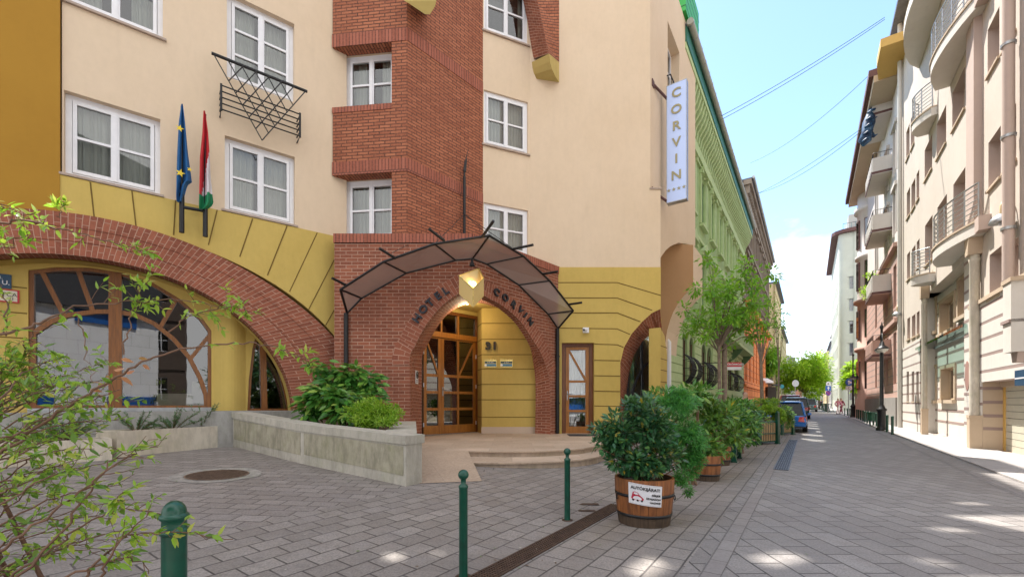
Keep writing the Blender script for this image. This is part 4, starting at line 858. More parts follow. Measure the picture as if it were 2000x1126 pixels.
flag('hungarian_flag', 'red white and green flag hanging furled right of the blue flag', 0, 218, 412, interp([(219, 397, 400), (260, 395, 406), (310, 390, 410), (340, 389.5, 411), (380, 388.5, 415), (396, 388, 417), (404, 388, 413), (412, 388, 402)], 4), hcol, None, 401, 408, 460)
fr = FA.off(.33); t = thing('flag_holder', 'black iron cross bar that joins the two flag poles to the facade', 'flag holder', fr.P(*fr.uz(378, 408)))
m = MB(); m.tube([fr.P(*fr.uz(355, 404)), fr.P(*fr.uz(401, 412))], .035, BLACK, 8); m.build('bar', t)
for x, y in ((355, 430), (401, 440)): m = MB(); m.tube([fr.P(*fr.uz(x, y)), FA.P(fr.uz(x, y)[0], fr.uz(x, y)[1], .03)], .03, BLACK, 8); m.build('bracket', t)
# french balcony railing
fr = FA.off(.34); rl = MB(); A2 = [fr.uz(413, 103), fr.uz(600, 180)]; zr = (A2[0][1]+A2[1][1])/2
rl.tube([fr.P(A2[0][0], zr), fr.P(A2[1][0], zr)], .035, BLACK, 6)
ba, bb = fr.u(432), fr.u(586); zz0 = (fr.uz(432, 214)[1]+fr.uz(586, 265)[1])/2; zz1 = (fr.uz(432, 168)[1]+fr.uz(586, 222)[1])/2
for k in range(5): z = zz0+(zz1-zz0)*k/4; rl.tube([FA.P(ba, z, 0), fr.P(ba, z), fr.P(bb, z), FA.P(bb, z, 0)], .016, BLACK, 6)
for u in (ba, bb): rl.tube([fr.P(u, zz0-.03), fr.P(u, zz1+.03)], .024, BLACK, 6)
ap = fr.uz(513, 275); L0 = (A2[0][0]+.03, zr); R0 = (A2[1][0]-.03, zr); mid = (A2[0][0]+A2[1][0])/2; ap = (mid, ap[1]); f2 = fr.off(.012)
for k in range(6):
    s = k*(R0[0]-L0[0])/7.2; 
    hh = (R0[0]-L0[0]-s)/(R0[0]-L0[0])
    a = (L0[0]+s, zr); b = (ap[0]+s*.5, ap[1]+(zr-ap[1])*s/(R0[0]-L0[0])); rl.tube([f2.P(*a), f2.P(*b)], .012, BLACK, 5)
    a = (R0[0]-s, zr); b = (ap[0]-s*.5, ap[1]+(zr-ap[1])*s/(R0[0]-L0[0])); rl.tube([f2.off(.01).P(*a), f2.off(.01).P(*b)], .012, BLACK, 5)
rl.build('balcony_railing', HOT, label='black iron railing with a lattice pointing down')
# brick flying arch and corbels above
m = MB(); FDp = FD
inn = [FC.P(*FC.uz(x, y), .02) for x, y in ((985, -95), (1004, -50), (1016, -15), (1022, 5), (1030, 45), (1036, 85), (1041, 116))]
mid_ = [at(x, y, 12.55) for x, y in ((1010, -100), (1034, -60), (1046, -15), (1051, 8), (1059, 45), (1066, 80), (1072, 105))]
rgt = [FD.P(*FD.uz(x, y), .01) for x, y in ((1092, -100), (1092, -60), (1092, -15), (1092, 8), (1092, 50), (1092, 90), (1092, 122))]
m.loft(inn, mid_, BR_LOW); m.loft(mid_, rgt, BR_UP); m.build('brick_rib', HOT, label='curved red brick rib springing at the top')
CORB = plaster('yellow_corbel', (.52, .40, .14), (.40, .31, .10), stain=.8)
m = MB(); a = [at(1072, 105, 12.55), at(1074, 120, 12.62), at(1078, 135, 12.72), at(1085, 150, 12.95), FD.P(*FD.uz(1092, 161))]
b = [FC.P(*FC.uz(1038, 122)), FC.P(*FC.uz(1039, 135)), FC.P(*FC.uz(1041, 146)), FC.P(*FC.uz(1044, 156)), FD.P(*FD.uz(1052, 161))]
m.loft(a, b, CORB, True); m.face(a+[FD.P(*FD.uz(1092, 122))], CORB); m.build('corbel', HOT, label='yellow rounded corbel under the brick rib')
m = MB(); a = [FB2.P(*FB2.uz(800, -40), .02), FB2.P(*FB2.uz(808, 5), .02), FB2.P(*FB2.uz(818, 18), .02), FB2.P(*FB2.uz(835, 29), .02)]; b = [at(790, -40, 10.35), at(790, 2, 10.35), at(800, 8, 10.4), at(830, 28, 10.6)]; c = [at(860, -40, 10.6), at(852, 2, 10.6), at(850, 12, 10.65), at(840, 28, 10.7)]
m.loft(b, c, CORB, True); m.loft(b, a, CORB, True); m.build('corbel', HOT, label='yellow corbel on the brick bay at the top edge')
# ---------------------------------------------------------------- steps, ramp, planter wall
TRAV = brick('travertine_slabs', (.40, .30, .22), (.55, .43, .33), (.28, .21, .16), .9, .6, .004, .15, dirt=.35)
TRAVD = plaster('travertine_riser_shade', (.44, .34, .26), (.34, .26, .19), rough=.5, stain=.4, bs=.2, scale=2, old=.4)  # riser tone darkened to stand for the shadow under the nosings
t = thing('entrance_steps', 'curved travertine steps and ramp in front of the hotel entrance', 'steps', (.5, 9.5, .1))
up_ = [(-1.93, 8.5), (-.88, 8.5), (-.1, 8.43), (.55, 8.5), (1.0, 8.68), (1.45, 9.0), (1.8, 9.45), (2.05, 9.97), (2.6, 11.0), (3.2, 13.3), (3.2, 14.6), (-3.2, 14.6), (-3.2, 10.62), (-2.37, 10.55)]
lo_ = [(-.78, 7.95), (-.686, 7.67), (-.2, 7.62), (.288, 7.67), (.8, 7.8), (1.3, 8.1), (1.66, 8.5), (1.95, 9.05), (2.6, 9.9), (3.6, 13.1), (1.5, 13.1), (-.85, 8.6)]
m = MB(); m.hprism(up_, .0, .272, TRAVD, TRAV); m.build('platform', t)
def grow(pts, e, n): 
    out = []
    c = Vector((0, 12.5))
    for x, y in pts[:n]: v = Vector((x, y))-c; v = v*(1+e/v.length)+c; out.append((v.x, v.y))
    return out+pts[n:]
m = MB(); m.hprism([(-1.95, 8.5)]+grow(up_[1:], .03, 8), .274, .302, TRAV); m.build('nosing', t, bevel=.008)
m = MB(); m.hprism(lo_, .0, .165, TRAVD, TRAV); m.build('step', t)
m = MB(); m.hprism(grow(lo_, .03, 9), .167, .192, TRAV); m.build('nosing', t, bevel=.008)
rb = [on_ground(812, 944), on_ground(941, 939)]
m = MB(); zf = lambda x, y: (.30 if y > 8.0 else gz(x, y)+.006)
m.face([(rb[0].x, rb[0].y, rb[0].z+.006), (rb[1].x, rb[1].y, rb[1].z+.006), (-.862, 8.52, .3035), (-1.945, 8.52, .3035)], TRAV)
m.face([(rb[1].x, rb[1].y, rb[1].z+.006), (rb[1].x, rb[1].y, 0), (-.862, 8.52, 0), (-.862, 8.52, .3035)], TRAVD); m.build('ramp', t)
t = thing('door_mat', 'dark doormat in front of the narrow side door', 'doormat', (2.0, 12.6, .3)); m = MB(); m.box(Fr(0, 12.55, 1, 0), 1.62, 2.5, .303, .315, -.3, .35, simple('mat_rubber', (.03, .03, .035), .9, bs=.8)); m.build('mat', t)
# concrete planter wall
G0, G1, G2 = on_ground(455, 872), on_ground(590, 905), on_ground(793, 949)
tz = [1.03, .864, .775]; PL = [(G0.x, G0.y), (G1.x, G1.y), (G2.x, G2.y)]
E1 = (-1.43, 6.45); E2 = (-2.34, 10.4)
t = thing('concrete_planter_wall', 'long weathered concrete planter wall running from the lounge window to the entrance ramp', 'planter wall', (PL[1][0], PL[1][1], .15))
for i in range(2):
    a, b = PL[i], PL[i+1]; fr = Fr(a[0], a[1], b[0]-a[0], b[1]-a[1]); l = math.hypot(b[0]-a[0], b[1]-a[1]); za, zb = tz[i], tz[i+1]; ga, gb = gz(*a)-.1, gz(*b)-.1
    m = MB(); m.slab(fr, [(0, ga), (l, gb), (l, zb-.0), (0, za-.0)], [], -.30, 0, CONC); m.slab(fr, [(.06, gz(*a)+.16), (l-.05, gz(*b)+.14), (l-.05, zb-.13), (.06, za-.13)], [], 0, .006, CONCP); m.build('wall_face', t, label='stained concrete face', bevel=0)
    m = MB(); m.slab(fr, [(-.02, za-.10), (l+.01, zb-.10), (l+.01, zb+.02), (-.02, za+.02)], [], -.34, .02, CONC); m.build('coping', t, bevel=.01)
fe = Fr(PL[2][0], PL[2][1], E1[0]-PL[2][0], E1[1]-PL[2][1]); l1 = math.hypot(E1[0]-PL[2][0], E1[1]-PL[2][1])
m = MB(); cop = [(PL[2][0]+.0, PL[2][1]), E1, E2, (E2[0]-.42, E2[1]), (-2.05, 7.1), (PL[2][0]-.35, PL[2][1]+.35)]
m.hprism(cop, 0, .70, CONC); m.build('wall_face', t)
m = MB(); m.hprism([(PL[2][0]+.005, PL[2][1]-.015), (E1[0]+.02, E1[1]), (E2[0]+.02, E2[1]+.1), (E2[0]-.40, E2[1]+.1), (-2.05, 7.05), (PL[2][0]-.35, PL[2][1]+.33)], .69, .795, CONC); m.build('coping', t, bevel=.01)
m = MB(); back = [(G0.x-.3, G0.y+.6), (-4.33, 10.95), (-2.75, 10.58)]
bed = [(PL[0][0]+.1, PL[0][1]+.25), (PL[1][0]+.15, PL[1][1]+.3), (-2.1, 7.0), (-2.76, 10.58), (-4.35, 10.9), (-7.2, 9.1)]
m.hprism(bed, .1, lambda x, y: .70+.045*max(0, -2-x), SOIL); m.build('soil', t)
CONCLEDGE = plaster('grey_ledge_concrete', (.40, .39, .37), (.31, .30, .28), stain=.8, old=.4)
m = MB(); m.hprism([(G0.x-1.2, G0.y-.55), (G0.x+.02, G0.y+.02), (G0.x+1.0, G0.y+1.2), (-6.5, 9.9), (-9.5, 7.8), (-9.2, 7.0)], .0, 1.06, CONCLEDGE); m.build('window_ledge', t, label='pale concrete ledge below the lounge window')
m = MB(); 
for k in range(24): x = -5.0+random.random()*.5; y = 8.75+random.random()*.25; m.lathe((x, y, .82), [(0, .035), (.03, .02), (.035, 0)], simple_white if 'simple_white' in globals() else globals().setdefault('simple_white', simple('white_pebble', (.6, .58, .55), .7)), 6)
m.build('pebbles', t, kind='stuff')
# rectangular flower boxes
def fbox(p0, p1, z1, lab, dep=.55):
    a, b = on_ground(*p0), on_ground(*p1); fr = Fr(a.x, a.y, b.x-a.x, b.y-a.y); l = (b.xy-a.xy).length; za = CH+(HY-z1[0])/F*a.y; zb = CH+(HY-z1[1])/F*b.y; z = (za+zb)/2
    t = thing('flower_box', lab, 'flower box', fr.P(l/2, a.z, -dep/2), 'concrete flower boxes'); m = MB(); w = .07; zl = min(a.z, b.z)-.08
    m.box(fr, 0, l, zl, z, -w, 0, CONCL); m.box(fr, 0, l, zl, z, -dep, -dep+w, CONCL); m.box(fr, 0, w, zl, z, -dep+w, -w, CONCL); m.box(fr, l-w, l, zl, z, -dep+w, -w, CONCL); m.build('box', t, bevel=.012)
    m = MB(); m.box(fr, w, l-w, zl, z-.06, -dep+w, -w, SOIL); m.build('soil', t); return fr, l, z
BX1 = fbox((228, 893), (455, 870), (839, 832), 'pale concrete flower box with dark conifer sprigs under the lounge window')
BX2 = fbox((-60, 918), (219, 897), (866, 858), 'concrete flower box behind the leafy branches at the left edge')

# small things on the paving
t = thing('utility_cover', 'small square metal cover set in the paving right of the slim bollard', 'cover', on_ground(1150, 990))
for x_, y_, l_ in ((1150, 984, .12), (1146, 997, .10)):
    m = MB(); q = on_ground(x_, y_); m.face([(q.x+a*l_, q.y+b*l_*.8, q.z+.004) for a, b in ((-1, -.5), (1, -.5), (1, .5), (-1, .5))], RUSTG); m.build('lid', t)
rn = random.Random(9); m = MB(); LI = [simple('litter_brown', (.12, .07, .03), .8), simple('litter_pale', (.45, .42, .38), .8), simple('litter_green', (.12, .2, .04), .8)]
for k in range(190):
    x_ = rn.uniform(-6, 6); y_ = rn.uniform(2.4, 9); 
    if rn.random() < .4: x_, y_ = street(rn.uniform(2, 6), -1.92+rn.gauss(0, .25))
    z_ = gz(x_, y_)+.005; s_ = rn.uniform(.006, .017); a_ = rn.uniform(0, 6.28); mt_ = rn.choice(LI)
    m.face([(x_+s_*math.cos(a_+q)*w, y_+s_*math.sin(a_+q)*w, z_+rn.uniform(0, .004)) for q, w in ((0, 1.3), (1.4, .6), (3.14, 1.2), (4.6, .6))], mt_)
m.build('leaf_litter', kind='stuff')
# ---------------------------------------------------------------- vegetation
LF_FG = leafm('leaf_spring', [(0, (.19, .36, .03)), (.45, (.30, .49, .04)), (.8, (.46, .58, .07)), (.95, (.50, .44, .10))], .4, .45)
LF_FGD = leafm('leaf_spring_dark', [(0, (.07, .16, .02)), (.6, (.13, .26, .03)), (1, (.25, .36, .05))], .45, .35)
LF_RED = leafm('leaf_russet', [(0, (.42, .13, .06)), (1, (.55, .25, .12))], .5, .3)
LF_LAUR = leafm('leaf_laurel', [(0, (.03, .12, .02)), (.5, (.06, .20, .03)), (.85, (.16, .33, .05)), (1, (.30, .42, .08))], .3, .15)
LF_MAH = leafm('leaf_lime', [(0, (.14, .30, .02)), (.6, (.26, .44, .03)), (1, (.40, .55, .08))], .45, .35)
LF_DARK = leafm('leaf_dark_glossy', [(0, (.018, .075, .035)), (.5, (.035, .125, .05)), (.9, (.07, .19, .065)), (.965, (.14, .26, .06)), (1, (.45, .30, .03))], .28, .12)
LF_CON = leafm('leaf_conifer', [(0, (.025, .15, .03)), (.5, (.05, .26, .045)), (1, (.11, .38, .06))], .5, .2)
LF_MID = leafm('leaf_mid', [(0, (.05, .14, .02)), (.5, (.09, .22, .04)), (.94, (.17, .32, .05)), (1, (.50, .34, .03))], .35, .25)
LF_TREE = leafm('leaf_street_tree', [(0, (.09, .27, .02)), (.5, (.17, .42, .03)), (1, (.32, .56, .05))], .45, .5)
LF_FAR = leafm('leaf_sunny_tree', [(0, (.20, .38, .02)), (.5, (.40, .60, .03)), (1, (.60, .78, .06))], .5, .6)
LF_YEW = leafm('leaf_yew', [(0, (.04, .10, .04)), (1, (.12, .22, .09))], .6, .1)
def leaf_mesh(name, C, D, S, W_, mt, parent=None, fold=.18, round_=False, curl=.15, up=None, **kw):
    """C centres (leaf base), D directions, S lengths, W_ width ratio: one folded blade per point"""
    C = np.asarray(C, float); D = np.asarray(D, float); n = len(C); S = np.broadcast_to(np.asarray(S, float), (n,))
    D = D/np.maximum(1e-9, np.linalg.norm(D, axis=1))[:, None]
    U = RNG.normal(size=(n, 3)) if up is None else np.broadcast_to(np.array(up, float), (n, 3))+RNG.normal(size=(n, 3))*.35
    U = U-(U*D).sum(1)[:, None]*D; U /= np.maximum(1e-9, np.linalg.norm(U, axis=1))[:, None]; V = np.cross(U, D)
    prof = [(0, 0, 0), (.30, .38, 0), (.68, .34, 0), (1, 0, 0), (.68, -.34, 0), (.30, -.38, 0), (.5, 0, 1)] if round_ else [(0, 0, 0), (.28, .36, 0), (.62, .30, 0), (1, 0, 0), (.62, -.30, 0), (.28, -.36, 0), (.45, 0, 1)]
    vs = []
    for a, b, c in prof:
        z = -fold*W_*(1 if c else 0)-curl*a*a
        vs.append(C+S[:, None]*(D*a+V*(b*W_*2)+U*z))
    vs = np.stack(vs, 1).reshape(-1, 3)
    base = np.arange(n)*7; fs = [(0, 1, 6), (1, 2, 6), (2, 3, 6), (3, 4, 6), (4, 5, 6), (5, 0, 6)]
    F_ = np.concatenate([np.stack([base+a, base+b, base+c], 1) for a, b, c in fs]); 
    b = BASE[parent] if parent is not None else Vector((0, 0, 0)); vs = vs-np.array(b)
    me = bpy.data.meshes.new(name); me.vertices.add(len(vs)); me.vertices.foreach_set('co', vs.ravel()); nf = len(F_)
    me.loops.add(nf*3); me.loops.foreach_set('vertex_index', F_.ravel().astype(np.int32)); me.polygons.add(nf); me.polygons.foreach_set('loop_start', np.arange(nf, dtype=np.int32)*3); me.polygons.foreach_set('loop_total', np.full(nf, 3, np.int32))
    me.materials.append(mt); me.update(calc_edges=True); o = link(name, me, parent); return tag(o, **kw)
def rdir(n): d = RNG.normal(size=(n, 3)); return d/np.linalg.norm(d, axis=1)[:, None]
def blob(n, c, r, hollow=.55, lumps=9, lump=.35, flat=0):
    """points spread through a lumpy crown: most near the surface of several clumps"""
    c = np.array(c); r = np.array(r); lc = c+rdir(lumps)*r*RNG.uniform(.35, .75, (lumps, 1)); k = RNG.integers(0, lumps, n); d = rdir(n)
    p = lc[k]+d*r*(lump*(RNG.uniform(hollow, 1.05, (n, 1))))
    return p, d
def shrub_stems(name, parent, base, tips, r0, mt=TWIG):
    m = MB()
    for t_ in tips:
        b = Vector(base)+Vector((random.uniform(-.05, .05), random.uniform(-.05, .05), 0)); t_ = Vector(t_); mid = b.lerp(t_, .5)+Vector((random.uniform(-.06, .06), random.uniform(-.06, .06), .04)); m.tube([b, mid, t_], [r0, r0*.7, r0*.35], mt, 5)
    return m.build(name, parent)
# laurel and lime shrubs in the planter
c0 = at(668, 775, 8.3); t = thing('laurel_shrub', 'dark glossy laurel shrub in the planter wall bed against the brick wall', 'shrub', (c0.x, c0.y, .8))
P_, D_ = [], []
for (x, y, Y, rx, rz, n) in ((628, 770, 8.4, .42, .42, 260), (665, 745, 8.6, .5, .36, 300), (705, 760, 8.6, .5, .38, 300), (660, 790, 8.2, .55, .35, 320), (725, 785, 8.5, .3, .3, 160), (628, 715, 8.6, .18, .22, 60), (610, 800, 8.3, .2, .25, 70), (700, 800, 8.3, .4, .3, 160)):
    c = at(x, y, Y); p, d = blob(n, c, (rx, .35, rz), .5, 7, .55); P_.append(p); D_.append(d*np.array([1, 1, .5])+np.array([0, -.25, -.35]))
leaf_mesh('foliage', np.concatenate(P_), np.concatenate(D_), RNG.uniform(.13, .24, sum(map(len, P_))), .30, LF_LAUR, t, up=(0, -.5, 1))
shrub_stems('stem', t, (c0.x, c0.y, .75), [at(x, y, 8.5) for x, y in ((620, 760), (650, 740), (690, 750), (720, 780), (630, 790), (700, 790), (665, 760))], .018)
c0 = at(730, 808, 7.6); t = thing('lime_shrub', 'bright lime green low shrub spilling over the planter coping in front of the dark laurel', 'shrub', (c0.x, c0.y, .75)); P_, D_ = [], []
for (x, y, Y, rx, rz, n) in ((705, 806, 7.6, .34, .2, 1300), (740, 800, 7.7, .34, .22, 1300), (765, 808, 7.6, .22, .22, 900), (715, 820, 7.4, .3, .14, 900), (755, 824, 7.4, .22, .12, 500), (722, 790, 7.9, .22, .14, 500)):
    c = at(x, y, Y); p, d = blob(n, c, (rx, .3, rz), .4, 14, .38); P_.append(p); D_.append(d+np.array([0, -.2, .25]))
leaf_mesh('foliage', np.concatenate(P_), np.concatenate(D_), RNG.uniform(.035, .075, sum(map(len, P_))), .24, LF_MAH, t)
shrub_stems('stem', t, (c0.x, c0.y, .72), [at(x, y, 7.6) for x, y in ((705, 800), (740, 795), (765, 805))], .012)
# conifer sprigs in flower boxes
fr, l, z = BX1
def sprig(fr, u, z, lab, s=1, n=16):
    b = fr.P(u, z-.08, -.28); t = thing('conifer_sprig', lab, 'plant', b, 'conifer sprigs in the flower boxes'); m = MB(); C, D = [], []
    for k in range(n):
        a = random.uniform(0, 6.28); e = random.uniform(.45, 1.3); L_ = random.uniform(.35, .68)*s; d = Vector((math.cos(a)*math.cos(e)*1.2, math.sin(a)*math.cos(e)*.6, math.sin(e)*.75)); tip = b+d*L_; m.tube([b, b+d*L_*.5+Vector((0, 0, .03)), tip], [.006, .005, .002], TWIG, 4)
        for q in np.linspace(.25, 1, 22):
            p = b+d*L_*q+Vector((0, 0, .03*math.sin(q*3))); 
            for _ in range(3): C.append(p); D.append(Vector(rdir(1)[0])*1+d*1.2)
    leaf_mesh('needles', C, D, RNG.uniform(.035, .06, len(C)), .13, LF_YEW, t); m.build('stem', t)
sprig(fr, .45, z, 'low dark conifer sprig at the left end of the pale flower box', .9); sprig(fr, 1.05, z, 'spreading dark conifer sprig in the middle of the pale flower box', .95, 18); sprig(fr, l-.45, z, 'tall dark conifer sprig at the right end of the pale flower box', 1.15, 18)
fr, l, z = BX2
sprig(fr, .9, z, 'dark conifer sprig in the left flower box nearest the photo edge', 1.1); sprig(fr, l-.5, z, 'dark conifer sprig at the right end of the left flower box', 1.2, 20)
# foreground shrub: traced branches
sh = thing('garden_shrub', 'tall arching shrub with fresh green leaves growing at the left edge in the foreground', 'shrub', (-2.6, 2.2, 0))
brm = MB(); LC, LD, LS = [], [], []; RC, RD = [], []; DC, DD = [], []
def branch(pts, Y0, Y1, r0, leafy=(0, 1), dens_=1, twigs=0, size=.05, tl=.16, dark=0, brown=None):
    n = len(pts); pp = [at(x, y, Y0+(Y1-Y0)*i/(n-1)) for i, (x, y) in enumerate(pts)]
    seg = []
    for i in range(n-1):
        for k in range(5): 
            q = pp[i].lerp(pp[i+1], k/5); seg.append(q+Vector((random.gauss(0, .004), random.gauss(0, .01), random.gauss(0, .004))))
    seg.append(pp[-1]); N_ = len(seg)
    brm.tube(seg, [max(.0016, r0*(1-.8*i/N_)) for i in range(N_)], TWIG, 5)
    for i in range(N_-1):
        f = i/N_
        if not leafy[0] <= f <= leafy[1]: continue
        d = (seg[i+1]-seg[i]).normalized()
        for _ in range(np.random.poisson(1.5*dens_)):
            p = seg[i].lerp(seg[i+1], random.random()); o = Vector(rdir(1)[0])*.8+d*.6+Vector((0, 0, -.1)); (DC if random.random() < dark else LC).append(p); (DD if len(DC)+0 and (DC[-1] is p) else LD).append(o)
        if random.random() < twigs:
            o = (Vector(rdir(1)[0])+d*.9+Vector((.0, 0, .15))).normalized(); L_ = tl*random.uniform(.4, 1.2); tip = seg[i]+o*L_; mid = seg[i].lerp(tip, .5)+Vector((0, 0, random.uniform(-.02, .02))); brm.tube([seg[i], mid, tip], [r0*.35, r0*.25, .001], TWIG, 4)
            for k in range(int(random.uniform(4, 9)*dens_)+2):
                q = random.uniform(.3, 1.02); p = seg[i].lerp(tip, q); oo = Vector(rdir(1)[0])+o*.9
                if random.random() < dark: DC.append(p); DD.append(oo)
                else: LC.append(p); LD.append(oo)
    if brown:
        for x, y in brown: RC.append(at(x, y, (Y0+Y1)/2)); RD.append((1, .3, random.uniform(-.6, .3)))
random.seed(11); np.random.seed(3)
branch([(-40, 905), (34, 860), (141, 789), (213, 744), (273, 708), (324, 690), (405, 674), (490, 668), (533, 676), (575, 690), (608, 715)], 1.75, 2.1, .007, (.55, 1), .25, .06, tl=.10, brown=[(180, 745), (190, 752), (205, 735), (222, 722), (236, 700), (270, 700), (278, 712), (245, 728), (236, 735), (175, 760), (188, 770)])
branch([(545, 680), (560, 690), (590, 695), (612, 712)], 2.0, 2.05, .003, (0, 1), 1.0, .5, tl=.07)
branch([(-30, 668), (55, 638), (107, 618), (150, 598), (235, 588), (330, 585), (400, 590), (470, 612)], 1.8, 2.2, .006, (.15, 1), .5, .33, tl=.11)
branch([(150, 610), (162, 650), (175, 710), (184, 750)], 1.9, 1.9, .003, (.0, .6), .5, .1, tl=.06)
branch([(235, 690), (250, 640), (262, 600), (275, 560), (300, 535)], 2.0, 2.1, .004, (.3, 1), 1.0, .7, tl=.12)
branch([(330, 650), (360, 620), (410, 605), (470, 590), (487, 610)], 2.0, 2.1, .004, (.1, 1), .9, .55, tl=.10)
branch([(-20, 436), (64, 431), (111, 447), (170, 460), (240, 480), (290, 492)], 1.8, 2.0, .005, (.1, 1), .7, .32, tl=.07)
branch([(110, 425), (122, 405), (128, 392)], 1.85, 1.85, .002, (.2, 1), 1.3, .3, tl=.05)
branch([(-20, 410), (10, 400), (40, 425), (70, 415)], 1.9, 1.9, .003, (0, 1), .9, .4, tl=.08)
branch([(-20, 490), (20, 480), (60, 450)], 1.9, 1.9, .003, (0, 1), .6, .4, tl=.08)
branch([(10, 655), (14, 610), (5, 560), (-10, 540)], 1.9, 1.9, .004, (0, 1), .3, .3, tl=.08)
for a in ([(-20, 1090), (60, 1030), (158, 960), (225, 905), (262, 880), (309, 872)], [(20, 1140), (100, 1060), (180, 960), (215, 900), (260, 880)], [(-20, 1150), (60, 1100), (130, 1050), (186, 1010), (246, 990), (321, 1005)]):
    branch(a, 1.55, 1.9, .006, (.15, 1), .5, .35, tl=.13, dark=.4)
branch([(150, 1140), (186, 1100), (220, 1062), (246, 1044), (321, 1038), (396, 1042), (455, 1052)], 1.5, 1.7, .005, (.2, 1), .45, .3, tl=.09, dark=.2)
branch([(180, 1140), (240, 1050), (290, 1000)], 1.5, 1.6, .005, (.2, 1), .4, .4, tl=.09)
branch([(110, 1130), (200, 1100), (260, 1080), (290, 1120)], 1.5, 1.6, .005, (.2, 1), .5, .5, tl=.09, dark=.3)
branch([(225, 1010), (222, 985), (240, 960)], 1.6, 1.6, .003, (.2, 1), .9, .5, tl=.06)
rs = random.Random(5)
for k in range(46):
    y0 = rs.uniform(740, 1120); x1 = rs.uniform(60, 250)-(0 if y0 > 800 else 70); y1 = y0-rs.uniform(10, 110); ym = (y0+y1)/2-rs.uniform(-15, 25)
    branch([(-40, y0+30), (x1*.35, ym+12), (x1*.7, (ym+y1)/2), (x1, y1)], rs.uniform(1.6, 2.4), rs.uniform(1.7, 2.7), .0045, (.05, 1), .55, .38, tl=.12, dark=.45)
for k in range(7):
    y0 = rs.uniform(690, 760); branch([(-30, y0+60), (15, y0+20), (rs.uniform(30, 80), y0-rs.uniform(0, 40))], 1.9, 2.1, .004, (.1, 1), .9, .45, tl=.08, dark=.3)
ro = on_ground(-260, 1126)
for k in range(16):
    y = rs.uniform(640, 1120); b = Vector((-2.75+rs.uniform(-.25, .25), 2.0+rs.uniform(-.4, .6), gz(-2.7, 2))); e = at(-38, y, rs.uniform(1.7, 2.3)); brm.tube([b, b.lerp(e, .5)+Vector((-.15, 0, .12)), e], [.013, .009, .005], TWIG, 6)
brm.build('branches', sh)
leaf_mesh('foliage', LC, LD, RNG.uniform(.022, .052, len(LC)), .26, LF_FG, sh, curl=.25, up=(0, -.4, 1)); leaf_mesh('foliage', DC, DD, RNG.uniform(.026, .056, len(DC)), .27, LF_FGD, sh, curl=.2, up=(0, -.4, 1))
leaf_mesh('foliage', RC, RD, RNG.uniform(.04, .06, len(RC)), .3, LF_RED, sh, curl=.4, label='withered russet leaves')
# ---------------------------------------------------------------- bollards
def ball_bollard(lab, p, h=.77, r=.031):
    t = thing('bollard', lab, 'bollard', (0, 0, 0), 'green bollards in the foreground'); m = MB(); m.lathe((0, 0, 0), [(r*1.9, .0), (r*1.9, .006), (r*1.12, .008)], RUSTG, 24); m.lathe((0, 0, 0), [(r*1.05, .0), (r, .02), (r, h-.135), (r*1.12, h-.13), (r*1.12, h-.118), (r*.95, h-.112)], GREENM, 24); m.build('post', t)
    m = MB(); m.lathe((0, 0, 0), [(r*.95, h-.113), (r*.55, h-.10), (r*.6, h-.085)]+[(max(.0005, .038*math.sin(a)), h-.038-.038*math.cos(a)) for a in np.linspace(.55, math.pi, 12)], GREENM, 24); m.build('ball_top', t); t.location = p; BASE[t] = Vector(p); return t
ball_bollard('slim green ball topped bollard nearest the drain, in the centre foreground', on_ground(905, 1126)); ball_bollard('slim green ball topped bollard just left of the tub with the sign', on_ground(1108, 1015), .765)
h = .845; r = .044; t = thing('bollard', 'stout green bollard with a domed cap and two rings beside the leafy branches', 'bollard', (0, 0, 0), 'green bollards in the foreground')
m = MB(); m.lathe((0, 0, 0), [(r, 0), (r, h-.145), (r*1.02, h-.14)], GREENM, 32); m.build('post', t)
m = MB(); m.lathe((0, 0, 0), [(r*1.02, h-.14), (r*1.14, h-.136), (r*1.2, h-.127), (r*1.14, h-.118), (r*1.0, h-.114), (r*.98, h-.08), (r*1.1, h-.076), (r*1.2, h-.067), (r*1.14, h-.058), (r*1.0, h-.054)]+[(max(.0005, r*.98*math.cos(a)), h-.052+.052*math.sin(a)) for a in np.linspace(0, math.pi/2, 9)], GREENM, 32); m.build('cap', t); t.location = (-1.397, 1.8, 0)
# plain far bollards on the right
proto = thing('bollard', 'x', 'bollard', (0, 0, 0), 'bollards along the right pavement'); m = MB(); m.lathe((0, 0, 0), [(.045, 0), (.045, .66), (.05, .665), (.05, .69), (.04, .72), (.0005, .725)], GREEND, 10); m.build('post', proto); m = MB(); m.lathe((0, 0, 0), [(.054, .60), (.054, .625)], GREENM, 10); m.build('band', proto)
bl = [(1743, 848, 'green bollard nearest the camera on the right pavement, right of the tall lamp post'), (1733, 843, 'green bollard directly right of the tall lamp post base'), (1712, 833.5, 'first dark green bollard left of the tall lamp post'), (1706, 831, 'second dark green bollard left of the tall lamp post'), (1699, 829, 'third bollard left of the tall lamp post'), (1694, 827, 'fourth bollard left of the tall lamp post'), (1689.5, 825, 'fifth bollard left of the tall lamp post'), (1685.5, 822.5, 'sixth bollard left of the tall lamp post'), (1681, 820.5, 'fourth bollard right of the far lamp post'), (1677, 818.5, 'third bollard right of the far lamp post'), (1673.5, 817, 'bollard just right of the far lamp post'), (1660, 813, 'bollard just left of the far lamp post'), (1655, 812, 'second bollard left of the far lamp post'), (1650, 811, 'third bollard left of the far lamp post, beside the walking couple')]
for i, (x, y, lab) in enumerate(bl):
    o = proto if i == 0 else copy_tree(proto); p = on_ground(x, y); o.location = p; o['label'] = lab
